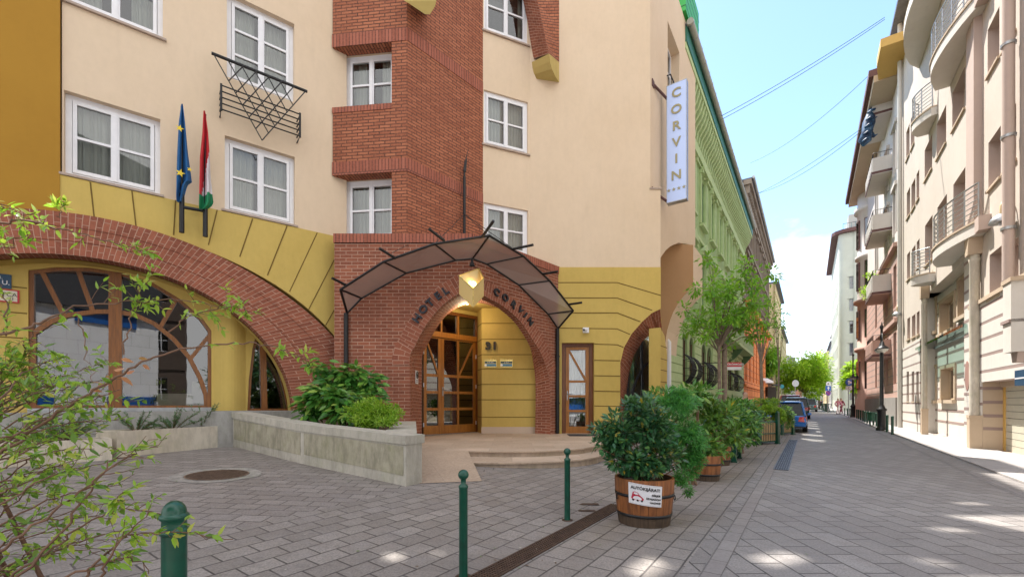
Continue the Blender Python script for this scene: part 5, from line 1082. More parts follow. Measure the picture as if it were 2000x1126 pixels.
# ---------------------------------------------------------------- tubs
TUB, tt, pt, ot = mat('oak_tub'); v = coords(tt, scale=(9, 9, 1)); n1 = noise(tt, v, 2, 7, .65); v2 = coords(tt); n2 = noise(tt, v2, 3, 4)
col = ramp(tt, n1, [(.25, (.09, .03, .012)), (.5, (.26, .09, .025)), (.8, (.42, .17, .05))]); col = mixc(tt, ramp(tt, n2, [(.45, (0, 0, 0)), (.8, (.7,)*3)]), col, (.10, .045, .02)); tt.links.new(col, pt.inputs['Base Color']); pt.inputs['Roughness'].default_value = .5; bump(tt, pt, n1, .3, .004)
TUBD = wood('dark_oak', (.08, .05, .03), (.04, .025, .015), rough=.7, coat=0)  # darker oak at the bottom of the staves and inside the rim
def tub(lab, p, r, h, staves=22):
    t = thing('barrel_planter', lab, 'barrel planter', (0, 0, 0), 'half barrel planters'); m = MB(); rb = r*.86
    def rad(z): q = z/h; return rb+(r-rb)*(1-(1-q)**1.7)
    zs_ = [0, .1*h, .2*h, .2*h+.004, .4*h, .6*h, .8*h, h]
    for k in range(staves):
        a0, a1 = 2*math.pi*k/staves+.008/r*.2, 2*math.pi*(k+1)/staves-.008/r*.2; ju = 1+random.uniform(-.006, .006)
        for z0, z1 in zip(zs_, zs_[1:]):
            mt_ = TUBD if z1 <= .2*h+.001 else TUB
            for aa, ab in ((a0, (a0+a1)/2), ((a0+a1)/2, a1)):
                m.face([(rad(z0)*ju*math.cos(aa), rad(z0)*ju*math.sin(aa), z0), (rad(z0)*ju*math.cos(ab), rad(z0)*ju*math.sin(ab), z0), (rad(z1)*ju*math.cos(ab), rad(z1)*ju*math.sin(ab), z1), (rad(z1)*ju*math.cos(aa), rad(z1)*ju*math.sin(aa), z1)], mt_, smooth=False)
        m.face([(r*ju*math.cos(a0), r*ju*math.sin(a0), h), (r*ju*math.cos(a1), r*ju*math.sin(a1), h), ((r-.025)*math.cos(a1), (r-.025)*math.sin(a1), h), ((r-.025)*math.cos(a0), (r-.025)*math.sin(a0), h)], TUB)
    m.lathe((0, 0, 0), [(r-.025, h), (r-.03, h-.06)], TUBD, staves*2); m.lathe((0, 0, 0), [(rb-.006, 0), (rad(h*.5)-.008, h*.5), (r-.008, h-.01)], DARK, 30); m.build('staves', t)
    for zc, w in ((.66*h, .03), (.235*h, .03)):
        m = MB(); m.lathe((0, 0, 0), [(rad(zc-w/2)+.001, zc-w/2), (rad(zc-w/2)+.006, zc-w/2), (rad(zc+w/2)+.006, zc+w/2), (rad(zc+w/2)+.001, zc+w/2)], BLACK, staves*2); m.build('hoop', t)
    m = MB(); m.lathe((0, 0, 0), [(0.001, h-.05), (r-.03, h-.055)], SOIL, 24); m.build('soil', t)
    t.location = p; BASE[t] = Vector(p); return t, rad
gp = on_ground(1258, 1033); tp = Vector((gp.x*1.065, gp.y*1.065, 0)); TR, TH = .30, .475
tt1, rad = tub('large oak half barrel planter with the white car sign on it', tp, TR, TH)
# handle rings
m = MB(); 
for a in (math.radians(188), math.radians(-20)): c = (tp.x+TR*1.0*math.cos(a), tp.y+TR*1.0*math.sin(a), TH*.62); m.tube([(c[0]+.0*k, c[1]+.02*math.sin(k*.785), c[2]-.02+.025*math.cos(k*.785)) for k in range(9)], .005, BLACK, 5)
hb = m.build('handle', tt1)
# sign wrapped on the barrel
t = thing('driveway_sign', 'white sign with a red car reading AUTOKIJARAT fixed to the large barrel planter', 'sign', (tp.x-.15, tp.y-.28, .33))
ac = math.radians(-104); 
class Cyl:
    def P(s, u, z, d=0):
        a = ac+u/TR; rr = rad(z)+.016+d; return Vector((tp.x+rr*math.cos(a), tp.y+rr*math.sin(a), z))
cy = Cyl(); SGW = simple('sign_white', (.74, .74, .78), .35, var=.05); su0, su1 = -.165, .155; sz0, sz1 = .235, .44
def tz_(u): return -.035*(u)/.32
m = MB(); K = 14
for k in range(K):
    a, b = su0+(su1-su0)*k/K, su0+(su1-su0)*(k+1)/K
    m.face([cy.P(a, sz0+tz_(a)), cy.P(b, sz0+tz_(b)), cy.P(b, sz1+tz_(b)), cy.P(a, sz1+tz_(a))], SGW); m.face([cy.P(a, sz1+tz_(a)), cy.P(b, sz1+tz_(b)), cy.P(b, sz1+tz_(b), -.012), cy.P(a, sz1+tz_(a), -.012)], SGW); m.face([cy.P(a, sz0+tz_(a)), cy.P(b, sz0+tz_(b)), cy.P(b, sz0+tz_(b), -.012), cy.P(a, sz0+tz_(a), -.012)], SGW)
m.face([cy.P(su0, sz0+tz_(su0)), cy.P(su0, sz1+tz_(su0)), cy.P(su0, sz1+tz_(su0), -.012), cy.P(su0, sz0+tz_(su0), -.012)], SGW); m.face([cy.P(su1, sz0+tz_(su1)), cy.P(su1, sz1+tz_(su1)), cy.P(su1, sz1+tz_(su1), -.012), cy.P(su1, sz0+tz_(su1), -.012)], SGW)
m.build('plate', t)
class CyT(Cyl):
    def P(s, u, z, d=0): return Cyl.P(s, u, z+tz_(u), d)
ct = CyT(); m = MB(); m.text(ct, 'AUTÓKIJÁRAT!', (su0+su1)/2+.003, .398, .001, .0405, SBLK, ext=.0008, bold=.03, sx=1.0)
for s_, z in (('KÉRJÜK', .345), ('SZABADON', .308), ('HAGYNI!', .271)): m.text(ct, s_, su1-.012, z, .001, .026, SBLK, ext=.0008, bold=.035, sx=1.0, align='RIGHT')
for a, b, c, d in ((su0+.006, su1-.006, sz1-.008, sz1-.0065), (su0+.006, su1-.006, sz0+.0065, sz0+.008)):
    for k in range(10): q0 = a+(b-a)*k/10; q1 = a+(b-a)*(k+1)/10; m.face([ct.P(q0, c, .001), ct.P(q1, c, .001), ct.P(q1, d, .001), ct.P(q0, d, .001)], SBLK)
m.build('lettering', t)
m = MB(); body = [(-.138, .288), (-.132, .31), (-.125, .335), (-.118, .356), (-.095, .36), (-.07, .352), (-.055, .33), (-.03, .312), (-.018, .298), (-.022, .284), (-.06, .278), (-.11, .28)]
CRED = simple('print_red', (.50, .015, .05), .4); m.slab(ct, body, [], 0, .0015, CRED); m.slab(ct, [(-.113, .338), (-.108, .352), (-.09, .354), (-.073, .347), (-.065, .334), (-.09, .333)], [], .0015, .0022, SGW)
for x in (-.118, -.075, -.035): m.slab(ct, [(x+.011*math.cos(k*.7), .276+.010*math.sin(k*.7)) for k in range(9)], [], .0015, .0024, SBLK)
m.build('emblem', t)
tub('small weathered half barrel planter behind the conifer shrub', on_ground(1378, 940)*1.03, .235, .40, 16); 
p3 = on_ground(1405, 909); p3 = Vector((p3.x*1.02, p3.y*1.02, 0)); tub('smallest half barrel planter beside the wooden crate', p3, .215, .42, 16)
# shrubs over the tubs
def leafy_shrub(name, lab, cat, blobs, mt, smin, smax, wr, base, stems=8, grp=None, dirbias=(0, -.2, .1), lumps=12, lump=.4, hollow=.5, r0=.01, fold=.18, upv=(0, -.4, 1)):
    t = thing(name, lab, cat, base, grp); Ps, Ds = [], []
    for (x, y, Y, rx, ry, rz, n) in blobs:
        c = at(x, y, Y); p, d = blob(n, c, (rx, ry, rz), hollow, lumps, lump); Ps.append(p); Ds.append(d+np.array(dirbias))
    Pn = np.concatenate(Ps); leaf_mesh('foliage', Pn, np.concatenate(Ds), RNG.uniform(smin, smax, len(Pn)), wr, mt, t, up=upv)
    tips = [Vector(Pn[i]) for i in RNG.integers(0, len(Pn), stems)]; shrub_stems('stem', t, base, tips, r0); return t
Yb = tp.y
leafy_shrub('glossy_shrub', 'broad dark glossy leaved shrub growing in the large oak barrel', 'shrub', [(1212, 845, Yb, .26, .25, .26, 950), (1265, 818, Yb, .26, .26, .28, 950), (1230, 890, Yb-.05, .25, .24, .22, 800), (1290, 870, Yb, .24, .22, .28, 800), (1260, 912, Yb-.03, .24, .2, .12, 380), (1186, 862, Yb-.1, .15, .16, .16, 260), (1245, 793, Yb, .16, .15, .1, 220), (1178, 835, Yb-.1, .12, .1, .10, 140)], LF_DARK, .045, .085, .30, (tp.x, tp.y, TH-.06), 16, lumps=14, lump=.42)
leafy_shrub('feathery_conifer', 'bushy bright green feathery conifer drooping to the right of the large oak barrel', 'shrub', [(1322, 800, Yb+.35, .29, .24, .25, 5600), (1340, 858, Yb+.3, .29, .22, .30, 6200), (1300, 850, Yb+.25, .18, .18, .26, 2600), (1350, 900, Yb+.3, .21, .18, .22, 3400), (1335, 935, Yb+.2, .16, .14, .12, 900), (1322, 765, Yb+.4, .13, .12, .08, 600), (1345, 960, Yb+.25, .07, .07, .08, 250)], LF_CON, .02, .045, .16, (tp.x+.12, tp.y+.15, TH-.08), 12, lumps=26, lump=.27, hollow=.25, dirbias=(.1, -.3, .0))
leafy_shrub('aucuba_shrub', 'loose mid green shrub with a few yellow leaves in the small barrel behind the conifer', 'shrub', [(1395, 820, 7.4, .38, .3, .35, 520), (1420, 850, 7.6, .35, .3, .3, 420), (1385, 870, 7.1, .25, .25, .22, 260), (1370, 790, 7.6, .3, .3, .2, 220)], LF_MID, .08, .14, .26, tuple(on_ground(1378, 940)*1.03+Vector((0, 0, .35))), 10, lumps=12, lump=.42)
leafy_shrub('leafy_shrub', 'dense green shrub in the smallest barrel in front of the wooden crate', 'shrub', [(1440, 825, 9.2, .4, .35, .33, 520), (1465, 845, 9.4, .26, .3, .22, 260), (1415, 800, 9.4, .35, .35, .22, 300), (1445, 795, 9.8, .4, .35, .18, 300)], LF_LAUR, .09, .15, .26, tuple(p3+Vector((0, 0, .36))), 10, lumps=12, lump=.42)
leafy_shrub('laurel_bush', 'tall laurel bush rising behind the feathery conifer in front of the green house', 'shrub', [(1310, 775, 6.9, .5, .3, .22, 380), (1355, 770, 7.4, .4, .3, .16, 240)], LF_LAUR, .09, .15, .26, (2.75, 6.6, 0), 8, lumps=10, lump=.42, r0=.014)
# crate planters
SLAT = wood('pale_slat_wood', (.60, .40, .22), (.46, .28, .14), rough=.7, coat=0)
def crate(lab, p, dirv, w, dpt, h, ph):
    a = Vector(dirv).normalized(); t = thing('crate_planter', lab, 'planter', p, 'wooden crate planters with green frames'); fr = Fr(p[0], p[1], a.x, a.y)
    sides = [(fr, w), (Fr(fr.P(w, 0).x, fr.P(w, 0).y, -fr.nx, -fr.ny), dpt), (Fr(fr.P(w, 0, -dpt).x, fr.P(w, 0, -dpt).y, -fr.dx, -fr.dy), w), (Fr(fr.P(0, 0, -dpt).x, fr.P(0, 0, -dpt).y, fr.nx, fr.ny), dpt)]
    for f, l in sides:
        m = MB(); n = max(4, int(l/.085))
        for k in range(n): m.box(f, .05+(l-.1)*k/n+.004, .05+(l-.1)*(k+1)/n-.004, .10, h-.02, -.05, -.03, SLAT)
        m.build('slat_panel', t); m = MB()
        for z in (.06, .3, h-.05): m.box(f, .03, l-.03, z, z+.035, -.028, -.008, GREENM)
        for k in range(n+1): m.box(f, .05+(l-.1)*k/n-.006, .05+(l-.1)*k/n+.006, .095, h-.05, -.026, -.014, GREEND)
        m.build('rail', t)
    for u, d in ((0, 0), (w, 0), (w, -dpt), (0, -dpt)):
        c = fr.P(u, 0, d); m = MB(); m.box(Fr(c.x, c.y, fr.dx, fr.dy), -.045, .045, 0, ph, -.045, .045, GREENM); m.box(Fr(c.x, c.y, fr.dx, fr.dy), -.06, .06, 0, .03, -.06, .06, GREEND); m.lathe((c.x, c.y, ph), [(.045, 0), (.03, .03), (.0005, .04)], GREENM, 8); m.build('post', t)
    m = MB(); m.box(fr, .05, w-.05, .1, h-.08, -dpt+.05, -.05, SOIL); m.build('soil', t); return t
g1 = on_ground(1434, 902); crate('wooden crate planter with green corner posts nearest the camera, half hidden by the shrubs', (g1.x-.55*.83, g1.y+.55*.56, 0), (.826, -.5636), .55, .8, .72, .86)
g2 = on_ground(1483, 868); crate('large slatted crate planter with green iron frame around the bare trunk', tuple(g2), (.92, .39), .78, 1.1, .70, .95)
g3 = on_ground(1528, 849); crate('farthest crate planter just behind the blue car', tuple(g3), (.92, .39), .6, .8, .65, .8)
leafy_shrub('mixed_bush', 'bright yellow green bush overflowing the large slatted crate', 'shrub', [(1505, 800, 13.3, .45, .35, .2, 1500), (1495, 785, 13.6, .4, .35, .14, 900), (1522, 815, 13.3, .2, .2, .22, 600), (1478, 800, 13.5, .35, .3, .16, 600)], LF_MAH, .05, .09, .26, tuple(g2+Vector((.5, .5, .6))), 6, lumps=12, lump=.42)
leafy_shrub('dark_bush', 'dark green bush in the farthest crate planter', 'shrub', [(1532, 803, 15.0, .35, .3, .25, 800), (1540, 822, 14.9, .2, .2, .3, 400)], LF_MID, .06, .10, .26, tuple(g3+Vector((.3, .4, .5))), 5, lumps=10, lump=.45)
leafy_shrub('green_bush', 'green bush along the house wall behind the first crate planter', 'shrub', [(1462, 815, 11.3, .5, .4, .35, 700), (1430, 790, 11.5, .5, .4, .2, 500)], LF_LAUR, .09, .14, .26, (5.6, 10.6, 0), 6, lumps=10, lump=.45)
# ---------------------------------------------------------------- trees
def tree(name, lab, base, height, r0, crown, nleaf, mt, ls, lumps=18, lump=.28, limbs=10, fork=.55, lean=(0, 0), grp='street trees', lo=.25):
    t = thing(name, lab, 'tree', base, grp); b = Vector(base); m = MB(); tp_ = b+Vector((lean[0], lean[1], height*fork)); m.tube([b, b.lerp(tp_, .5)+Vector((random.uniform(-.04, .04), 0, 0)), tp_], [r0*1.15, r0*.9, r0*.7], BARK, 10); m.build('trunk', t)
    cs, rs_ = np.array(crown[0]), np.array(crown[1]); lc = cs+rdir(lumps)*rs_*RNG.uniform(lo, .92, (lumps, 1)); m = MB()
    for i in range(min(lumps, limbs)):
        e = Vector(lc[i]); s0 = tp_+Vector((0, 0, -random.uniform(0, .12)*height*fork)); q = s0.lerp(e, .5)+Vector((0, 0, .1*(e-s0).length)); m.tube([s0, q, e], [r0*.36, r0*.22, r0*.08], BARK, 6)
        for _ in range(5): e2 = q.lerp(e, random.uniform(.2, 1)); d = Vector(rdir(1)[0])*float(rs_.mean())*lump*1.1; m.tube([e2, e2+d*.5+Vector((0, 0, .02)), e2+d], [r0*.14, r0*.09, r0*.03], BARK, 4)
    m.build('branches', t); k = RNG.integers(0, lumps, nleaf); d = rdir(nleaf); p = lc[k]+d*rs_*lump*(RNG.uniform(.15, 1.05, (nleaf, 1))); leaf_mesh('crown', p, d+np.array([0, 0, -.25]), RNG.uniform(ls*.6, ls*1.2, nleaf), .3, mt, t, up=(0, -.2, 1)); return t
def tree_px(lab, bx, Y, cx, cy, rx, rz, n, mt, ls, r0, fy, **k):
    X = (bx-CX)/F*Y; s = Y/F; c = at(cx, cy, Y); hz = CH+(HY-fy)/F*Y
    return tree('street_tree', lab, (X, Y, gz(X, Y)), hz, r0, ((c.x, c.y, c.z), (rx*s, min(rx, rz)*s, rz*s)), n, mt, ls, fork=1, **k)
tree_px('slender young tree with an open green crown in front of the green house', 1404, 10.0, 1420, 592, 114, 106, 3800, LF_TREE, .11, .045, 665, lumps=44, lump=.17, limbs=30, lo=.4)
tree_px('bare trunked young tree standing in the large slatted crate', 1486, 13.6, 1500, 600, 42, 60, 420, LF_TREE, .10, .06, 700, lumps=14, lump=.2, limbs=12)
tree_px('thin young tree beside the farthest crate planter', 1521, 15.6, 1525, 640, 26, 45, 160, LF_TREE, .10, .035, 720, lumps=10, lump=.2, limbs=9)
m = MB(); q = on_ground(1415, 880); X = (1415-CX)/F*10.1; t = thing('support_pole', 'grey round wooden stake beside the young tree trunk', 'pole', (X, 10.1, 0)); m.lathe((X, 10.1, 0), [(.06, 0), (.055, 2.6), (.0005, 2.62)], BARK, 10); m.build('pole', t)
tree_px('round bright green tree at the far end of the street behind the cars', 1572, 62, 1570, 733, 56, 50, 15000, LF_FAR, .34, .2, 765, lumps=48, lump=.30, limbs=16)
tree_px('dark green tree in the gap beside the orange house', 1505, 56, 1500, 705, 22, 34, 2600, LF_TREE, .40, .2, 770, lumps=16, lump=.36, limbs=10)
tree_px('small bright green tree behind the far lamp post', 1672, 50, 1668, 735, 24, 34, 5000, LF_FAR, .38, .15, 775, lumps=18, lump=.34, limbs=10)
tree_px('hazy green tree far behind the parked cars', 1600, 90, 1592, 735, 22, 34, 1800, LF_TREE, .7, .2, 775, lumps=14, lump=.36, limbs=8)
# ---------------------------------------------------------------- green house and row on the left
def hroot(name, lab, cat, o, s0): x, y = street(s0, o); return thing(name, lab, cat, (x, y, 0))
OG = -4.6
def lfr(o, px): r = (px-CX)/F; Y = -o/(.5636-.826*r); return Fr(r*Y, Y, DS.x, DS.y)
GW = plaster('green_plaster', (.36, .50, .24), (.29, .41, .18), stain=.6, old=.25); GT = plaster('green_trim', (.50, .62, .33), (.41, .53, .26), stain=.4, old=.15); GDK = plaster('dark_green_plaster', (.13, .24, .13), (.10, .18, .10), stain=.3)  # darker green plaster is for the balcony brackets
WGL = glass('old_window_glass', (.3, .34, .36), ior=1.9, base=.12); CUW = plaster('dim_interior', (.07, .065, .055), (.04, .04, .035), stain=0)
FG = lfr(OG, 1306); Ls = (lfr(OG, 1452).ox-FG.ox)/DS.x; GH = hroot('green_house', 'long pale green ornate town house next to the hotel', 'house', OG, 20)
uG = FG.u
ZG = 16.0
wins = [(1333, 1342, 650, 748), (1346, 1355, 652, 749), (1370, 1379, 668, 752), (1381, 1390, 670, 752), (1421, 1430, 700, 760), (1434, 1443, 704, 762)]
bot_ = FG.uz(1338, 748)[1]; topz = FG.uz(1338, 652)[1]
holes = []; GWN = []
for a, b, c, d in wins:
    u0, u1 = uG(a), uG(b); r_ = (u1-u0)/2; hl = [(u0, bot_), (u1, bot_), (u1, topz-r_)]+[((u0+u1)/2+r_*math.cos(t), topz-r_+r_*math.sin(t)) for t in np.linspace(.3, math.pi-.3, 7)]+[(u0, topz-r_)]
    holes.append(hl); GWN.append((u0, u1))
upw = []; nb = 9; z1a, z1b, z2a, z2b = 6.3, 8.6, 10.5, 12.75
for k in range(nb):
    c = 1.2+(Ls-2.4)*k/(nb-1)
    for za, zb in ((z1a, z1b), (z2a, z2b)): upw.append((c-.56, c+.56, za, zb))
m = MB(); m.slab(FG, rect(0, Ls, 0, ZG-.2), holes+[rect(*w) for w in upw], -.13, 0, GW); m.slab(FG, rect(0, Ls, 0, ZG), [], -6, -5.9, GW)
m.box(FG, -.01, .3, 0, ZG-.2, -6, -.36, GW); m.box(FG, Ls-.3, Ls-.01, 0, ZG-.2, -6, -.36, GW); m.build('wall', GH)
m = MB()
z = .6
while z < 4.6:                    # rusticated bands with gaps where the windows are
    cuts = sorted(GWN); u = 0
    for a, b in cuts+[(Ls, Ls)]:
        if z+.36 > bot_ and z < topz: 
            if a-.12-u > .1: m.box(FG, u+.01, a-.12, z, z+.34, .0, .035, GT)
            u = b+.12
        else: m.box(FG, 0.01, Ls-.01, z, z+.34, 0, .035, GT); break
    z += .38
m.build('rustication', GH)
m = MB(); rn = random.Random(3)
m.box(FG, 0, Ls, 4.75, 4.95, 0, .14, GT); m.box(FG, 0, Ls, 5.2, 5.32, 0, .1, GT); m.box(FG, 0, Ls, 9.3, 9.45, 0, .12, GT); m.box(FG, 0, Ls, 13.3, 13.75, 0, .16, GT); m.box(FG, 0, Ls, 13.1, 13.2, 0, .1, GT)
for k in range(nb):
    c = 1.2+(Ls-2.4)*k/(nb-1)
    for za, zb, pd in ((z1a, z1b, 1), (z2a, z2b, 0)):
        for s_ in (-1, 1): m.box(FG, c+s_*.67-.09, c+s_*.67+.09, za-.15, zb+.1, 0, .11, GT); m.box(FG, c+s_*.67-.12, c+s_*.67+.12, zb+.1, zb+.28, 0, .2, GT)
        m.box(FG, c-.72, c+.72, za-.3, za-.16, 0, .2, GT)
        if pd: m.slab(FG, [(c-.78, zb+.28), (c+.78, zb+.28), (c, zb+.8)], [], 0, .26, GT)
        else: m.box(FG, c-.74, c+.74, zb+.28, zb+.4, 0, .24, GT)
        for q in range(9): u = c+rn.uniform(-.45, .45); zz = zb+rn.uniform(.1, .5); m.lathe(FG.P(u, zz, .05), [(.001, .07), (.06, .04), (.08, 0), (.06, -.04), (.001, -.07)], GT, 8)
for a, b, _, _ in wins:            # floral stucco above the ground floor windows
    for q in range(34):
        u = rn.uniform(uG(a)-.25, uG(b)+.25); zz = topz+rn.uniform(.02, .75); m.lathe(FG.P(u, zz, .05), [(.001, .06), (.05, .04), (.075, 0), (.05, -.04), (.001, -.06)], GT, 7)
m.build('stucco_ornament', GH)
m = MB(); 
n = int(Ls/.42)
for k in range(n):
    u = .2+k*.42; m.slab(Fr(FG.P(u, 0).x, FG.P(u, 0).y, FG.nx, FG.ny), [(0, 13.75), (.18, 13.75), (.24, 14.1), (.5, 14.5), (.62, 14.85), (.62, 15.0), (0, 15.0)], [], -.07, .07, GT, back=True)
m.box(FG, 0, Ls, 15.0, 15.25, 0, .66, GT); m.build('cornice', GH)
m = MB(); m.slab(FG, [(0, 15.25), (Ls, 15.25), (Ls, 15.85), (0, 15.85)], [], -.2, .70, simple('fascia_green', (.02, .16, .11), .5)); m.hprism([tuple(FG.P(0, 0, .75).xy), tuple(FG.P(Ls, 0, .75).xy), tuple(FG.P(Ls, 0, -1.0).xy), tuple(FG.P(0, 0, -1.0).xy)], 15.86, 15.95, SLATE); m.build('roof', GH)
m = MB(); m.tube([FG.P(-.1, 15.9, .82), FG.P(Ls+.1, 15.9, .82)], .13, simple('old_gutter', (.38, .38, .33), .6, .2), 10)
for k in range(int(Ls/.8)): m.tube([FG.P(k*.8, 15.9, .82), FG.P(k*.8+.04, 15.9, .82)], .145, STEEL, 10)
m.build('gutter', GH)
def plain_window(fr, u0, u1, z0, z1, parent, mt, d=-.22, grid=(2, 2), g=WGL, dark_backing=True):
    m = MB(); w = .06; m.box(fr, u0, u0+w, z0, z1, d-.05, d, mt); m.box(fr, u1-w, u1, z0, z1, d-.05, d, mt); m.box(fr, u0+w, u1-w, z0, z0+w, d-.05, d, mt); m.box(fr, u0+w, u1-w, z1-w, z1, d-.05, d, mt)
    for i in range(1, grid[0]): u = u0+(u1-u0)*i/grid[0]; m.box(fr, u-.03, u+.03, z0+w, z1-w, d-.045, d+.008, mt)
    for i in range(1, grid[1]): z = z0+(z1-z0)*(.3+.4*i/grid[1] if grid[1] > 1 else .5); m.box(fr, u0+w, u1-w, z-.025, z+.025, d-.045, d+.003, mt)
    o = m.build('window', parent); m = MB(); m.face([fr.P(u0, z0, d-.03), fr.P(u1, z0, d-.03), fr.P(u1, z1, d-.03), fr.P(u0, z1, d-.03)], g); m.build('pane', o)
    if not dark_backing: return o
    m = MB(); m.face([fr.P(u0-.05, z0-.05, d-.35), fr.P(u1+.05, z0-.05, d-.35), fr.P(u1+.05, z1+.05, d-.35), fr.P(u0-.05, z1+.05, d-.35)], CUW); m.build('dark_backing', o); return o  # dark sheet stands in for the unlit room behind the pane
GFR = simple('green_window_frame', (.05, .12, .05), .5)
CLRG = glass('sun_pass_glass', (.92, .94, .92), ior=1.35)
for w in upw: plain_window(FG, *w, GH, GFR, g=CLRG, dark_backing=False, d=-.07, grid=(2, 1))  # upper floors left an open shell so sun falls through onto the street
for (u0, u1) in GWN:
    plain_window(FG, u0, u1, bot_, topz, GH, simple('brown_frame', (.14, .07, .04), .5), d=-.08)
    m = MB()
    for k in range(6):
        u = u0+.04+(u1-u0-.08)*k/5; m.tube([FG.P(u, bot_+(topz-bot_)*.58*q, .05+.36*math.sin(math.pi*min(1, q*1.0))**.8*(1 if q > 0 else 0)) for q in np.linspace(0, 1, 10)], .018, BLACK, 5)
    for q in (.25, .5, .8): d_ = .05+.36*math.sin(math.pi*q)**.8; z = bot_+(topz-bot_)*.58*q; m.tube([FG.P(u0, z, .02), FG.P(u0+.03, z, d_), FG.P(u1-.03, z, d_), FG.P(u1, z, .02)], .014, BLACK, 5)
    m.build('window_grille', GH)
# balcony of the green house
u0, u1 = uG(1398), uG(1449); m = MB(); m.box(FG, u0, u1, 5.0, 5.2, 0, .85, GT); m.box(FG, u0, u1, 5.2, 6.0, .77, .85, GW); m.box(FG, u0, u0+.08, 5.2, 6.0, 0, .77, GW); m.box(FG, u1-.08, u1, 5.2, 6, 0, .77, GW)
for uu in (u0+.3, (u0+u1)/2, u1-.3): m.slab(Fr(FG.P(uu, 0).x, FG.P(uu, 0).y, FG.nx, FG.ny), [(0, 4.2), (.25, 4.35), (.6, 4.75), (.75, 5.0), (0, 5.0)], [], -.12, .12, GDK, back=True)
m.build('balcony', GH, label='dark green bracketed balcony')
# white downpipe beside the pier
m = MB(); p = at(1306.5, 700, 17.0); m.tube([(p.x, p.y, 0), (p.x, p.y, CH+(HY-668)/F*17), (p.x-.5, p.y+.1, CH+(HY-640)/F*17)], .09, WHITE, 10); m.build('downpipe', GH)
t = thing('shop_sign', 'red and white projecting shop sign on the green house', 'sign', at(1434, 716, 21)); fr = Fr(at(1420, 700, 21).x, 21, 1, 0); m = MB(); l = (1449-1421)/F*21; z0, z1 = CH+(HY-722)/F*21, CH+(HY-707)/F*21; zm = z0+(z1-z0)*.42
m.box(fr, 0, l, zm, z1, -.05, .03, RED); m.box(fr, 0, l, z0, zm, -.05, .03, WHITE); m.build('panel', t); m = MB(); m.text(fr, 'MŰKÖRMÖZÉS', l/2, (zm+z1)/2, .032, .13, WHITE, ext=.004, bold=.02); m.build('lettering', t)
m = MB(); q = at(1421, 707, 21); m.tube([(q.x, q.y, z1), (q.x-1.2, q.y+.8, z1)], .02, BLACK, 6); m.build('bracket', t)
# dark house with orange ground floor
FD2 = lfr(OG, 1452); Ld = (lfr(OG, 1500).ox-FD2.ox)/DS.x; DH = hroot('dark_house', 'soot darkened old house with an orange painted ground floor', 'house', OG, 45)
DKW = plaster('sooty_stone', (.17, .13, .10), (.10, .075, .06), stain=1.2, bs=.8); DKT = plaster('sooty_trim', (.28, .23, .18), (.17, .13, .10), stain=1.2); ORG = plaster('orange_paint', (.78, .27, .08), (.70, .22, .06), stain=.3)
zo = 10.0; zd = 20.2; nd = 9; wd = []; wo_ = []
for k in range(nd):
    c = 1.3+(Ld-2.6)*k/(nd-1); wd += [(c-.45, c+.45, 11.6, 14.0), (c-.45, c+.45, 15.6, 17.9)]; wo_ += [(c-.45, c+.45, 3.2, 7.4)]
m = MB(); m.slab(FD2, rect(0.02, Ld, zo, zd-.3), [rect(*w) for w in wd], -.35, 0, DKW); m.box(FD2, Ld-.3, Ld, 0, zd, -12, -.36, DKT); m.build('wall', DH)
m = MB(); m.slab(FD2, rect(0.02, Ld, 0, zo), [rect(*w) for w in wo_], -.35, .06, ORG); m.box(FD2, 0.02, Ld+.3, zo-.35, zo+.05, 0, .45, ORG); m.box(FD2, 0.02, Ld, 2.6, 2.8, .06, .22, ORG)
k = 0; z = .5
ORD = plaster('orange_joint', (.30, .08, .03), (.25, .07, .02), stain=0)
while z < zo-.5: m.box(FD2, .03, Ld-.01, z, z+.05, .06, .066, ORD); z += .62
for k in range(nd):
    c = 1.3+(Ld-2.6)*k/(nd-1)
    for s_ in (-.62, .62, 1.25): m.box(FD2, c+s_-.03, c+s_+.03, .5, zo-.4, .06, .069, ORD)
m.build('ground_floor', DH, label='orange painted ground floor')
m = MB()
for k in range(nd):
    c = 1.3+(Ld-2.6)*k/(nd-1)
    for za, zb in ((11.6, 14.0), (15.6, 17.9)):
        for s_ in (-1, 1): m.box(FD2, c+s_*.6-.12, c+s_*.6+.12, za-.3, zb+.1, 0, .18, DKT)
        m.box(FD2, c-.8, c+.8, zb+.1, zb+.35, 0, .3, DKT); m.box(FD2, c-.8, c+.8, za-.4, za-.25, 0, .25, DKT)
m.box(FD2, .02, Ld, 14.9, 15.1, 0, .25, DKT); m.box(FD2, .02, Ld, 18.6, 18.9, 0, .3, DKT)
for k in range(int(Ld/.7)): m.box(FD2, .2+k*.7, .4+k*.7, 19.0, 19.7, 0, .45, DKT)
m.box(FD2, .02, Ld+.2, 19.7, 20.1, 0, .6, DKT); m.build('stone_trim', DH)
for w in wd: plain_window(FD2, *w, DH, REDBRN)
for w in wo_: plain_window(FD2, *w, DH, simple('orange_shutter', (.45, .12, .04), .6), d=-.1, g=simple('orange_panel', (.42, .11, .04), .6))
m = MB(); m.hprism([tuple(FD2.P(0.02, 0, .7).xy), tuple(FD2.P(Ld+.3, 0, .7).xy), tuple(FD2.P(Ld+.3, 0, -12).xy), tuple(FD2.P(0.02, 0, -12).xy)], 20.1, 20.2, SLATE); m.tube([FD2.P(0.02, 20.2, .75), FD2.P(Ld+.3, 20.2, .75)], .12, STEEL, 8); m.box(FD2, 0.3, 3.2, 20.2, 21.3, -1.6, -.4, SLATE); m.build('roof', DH)
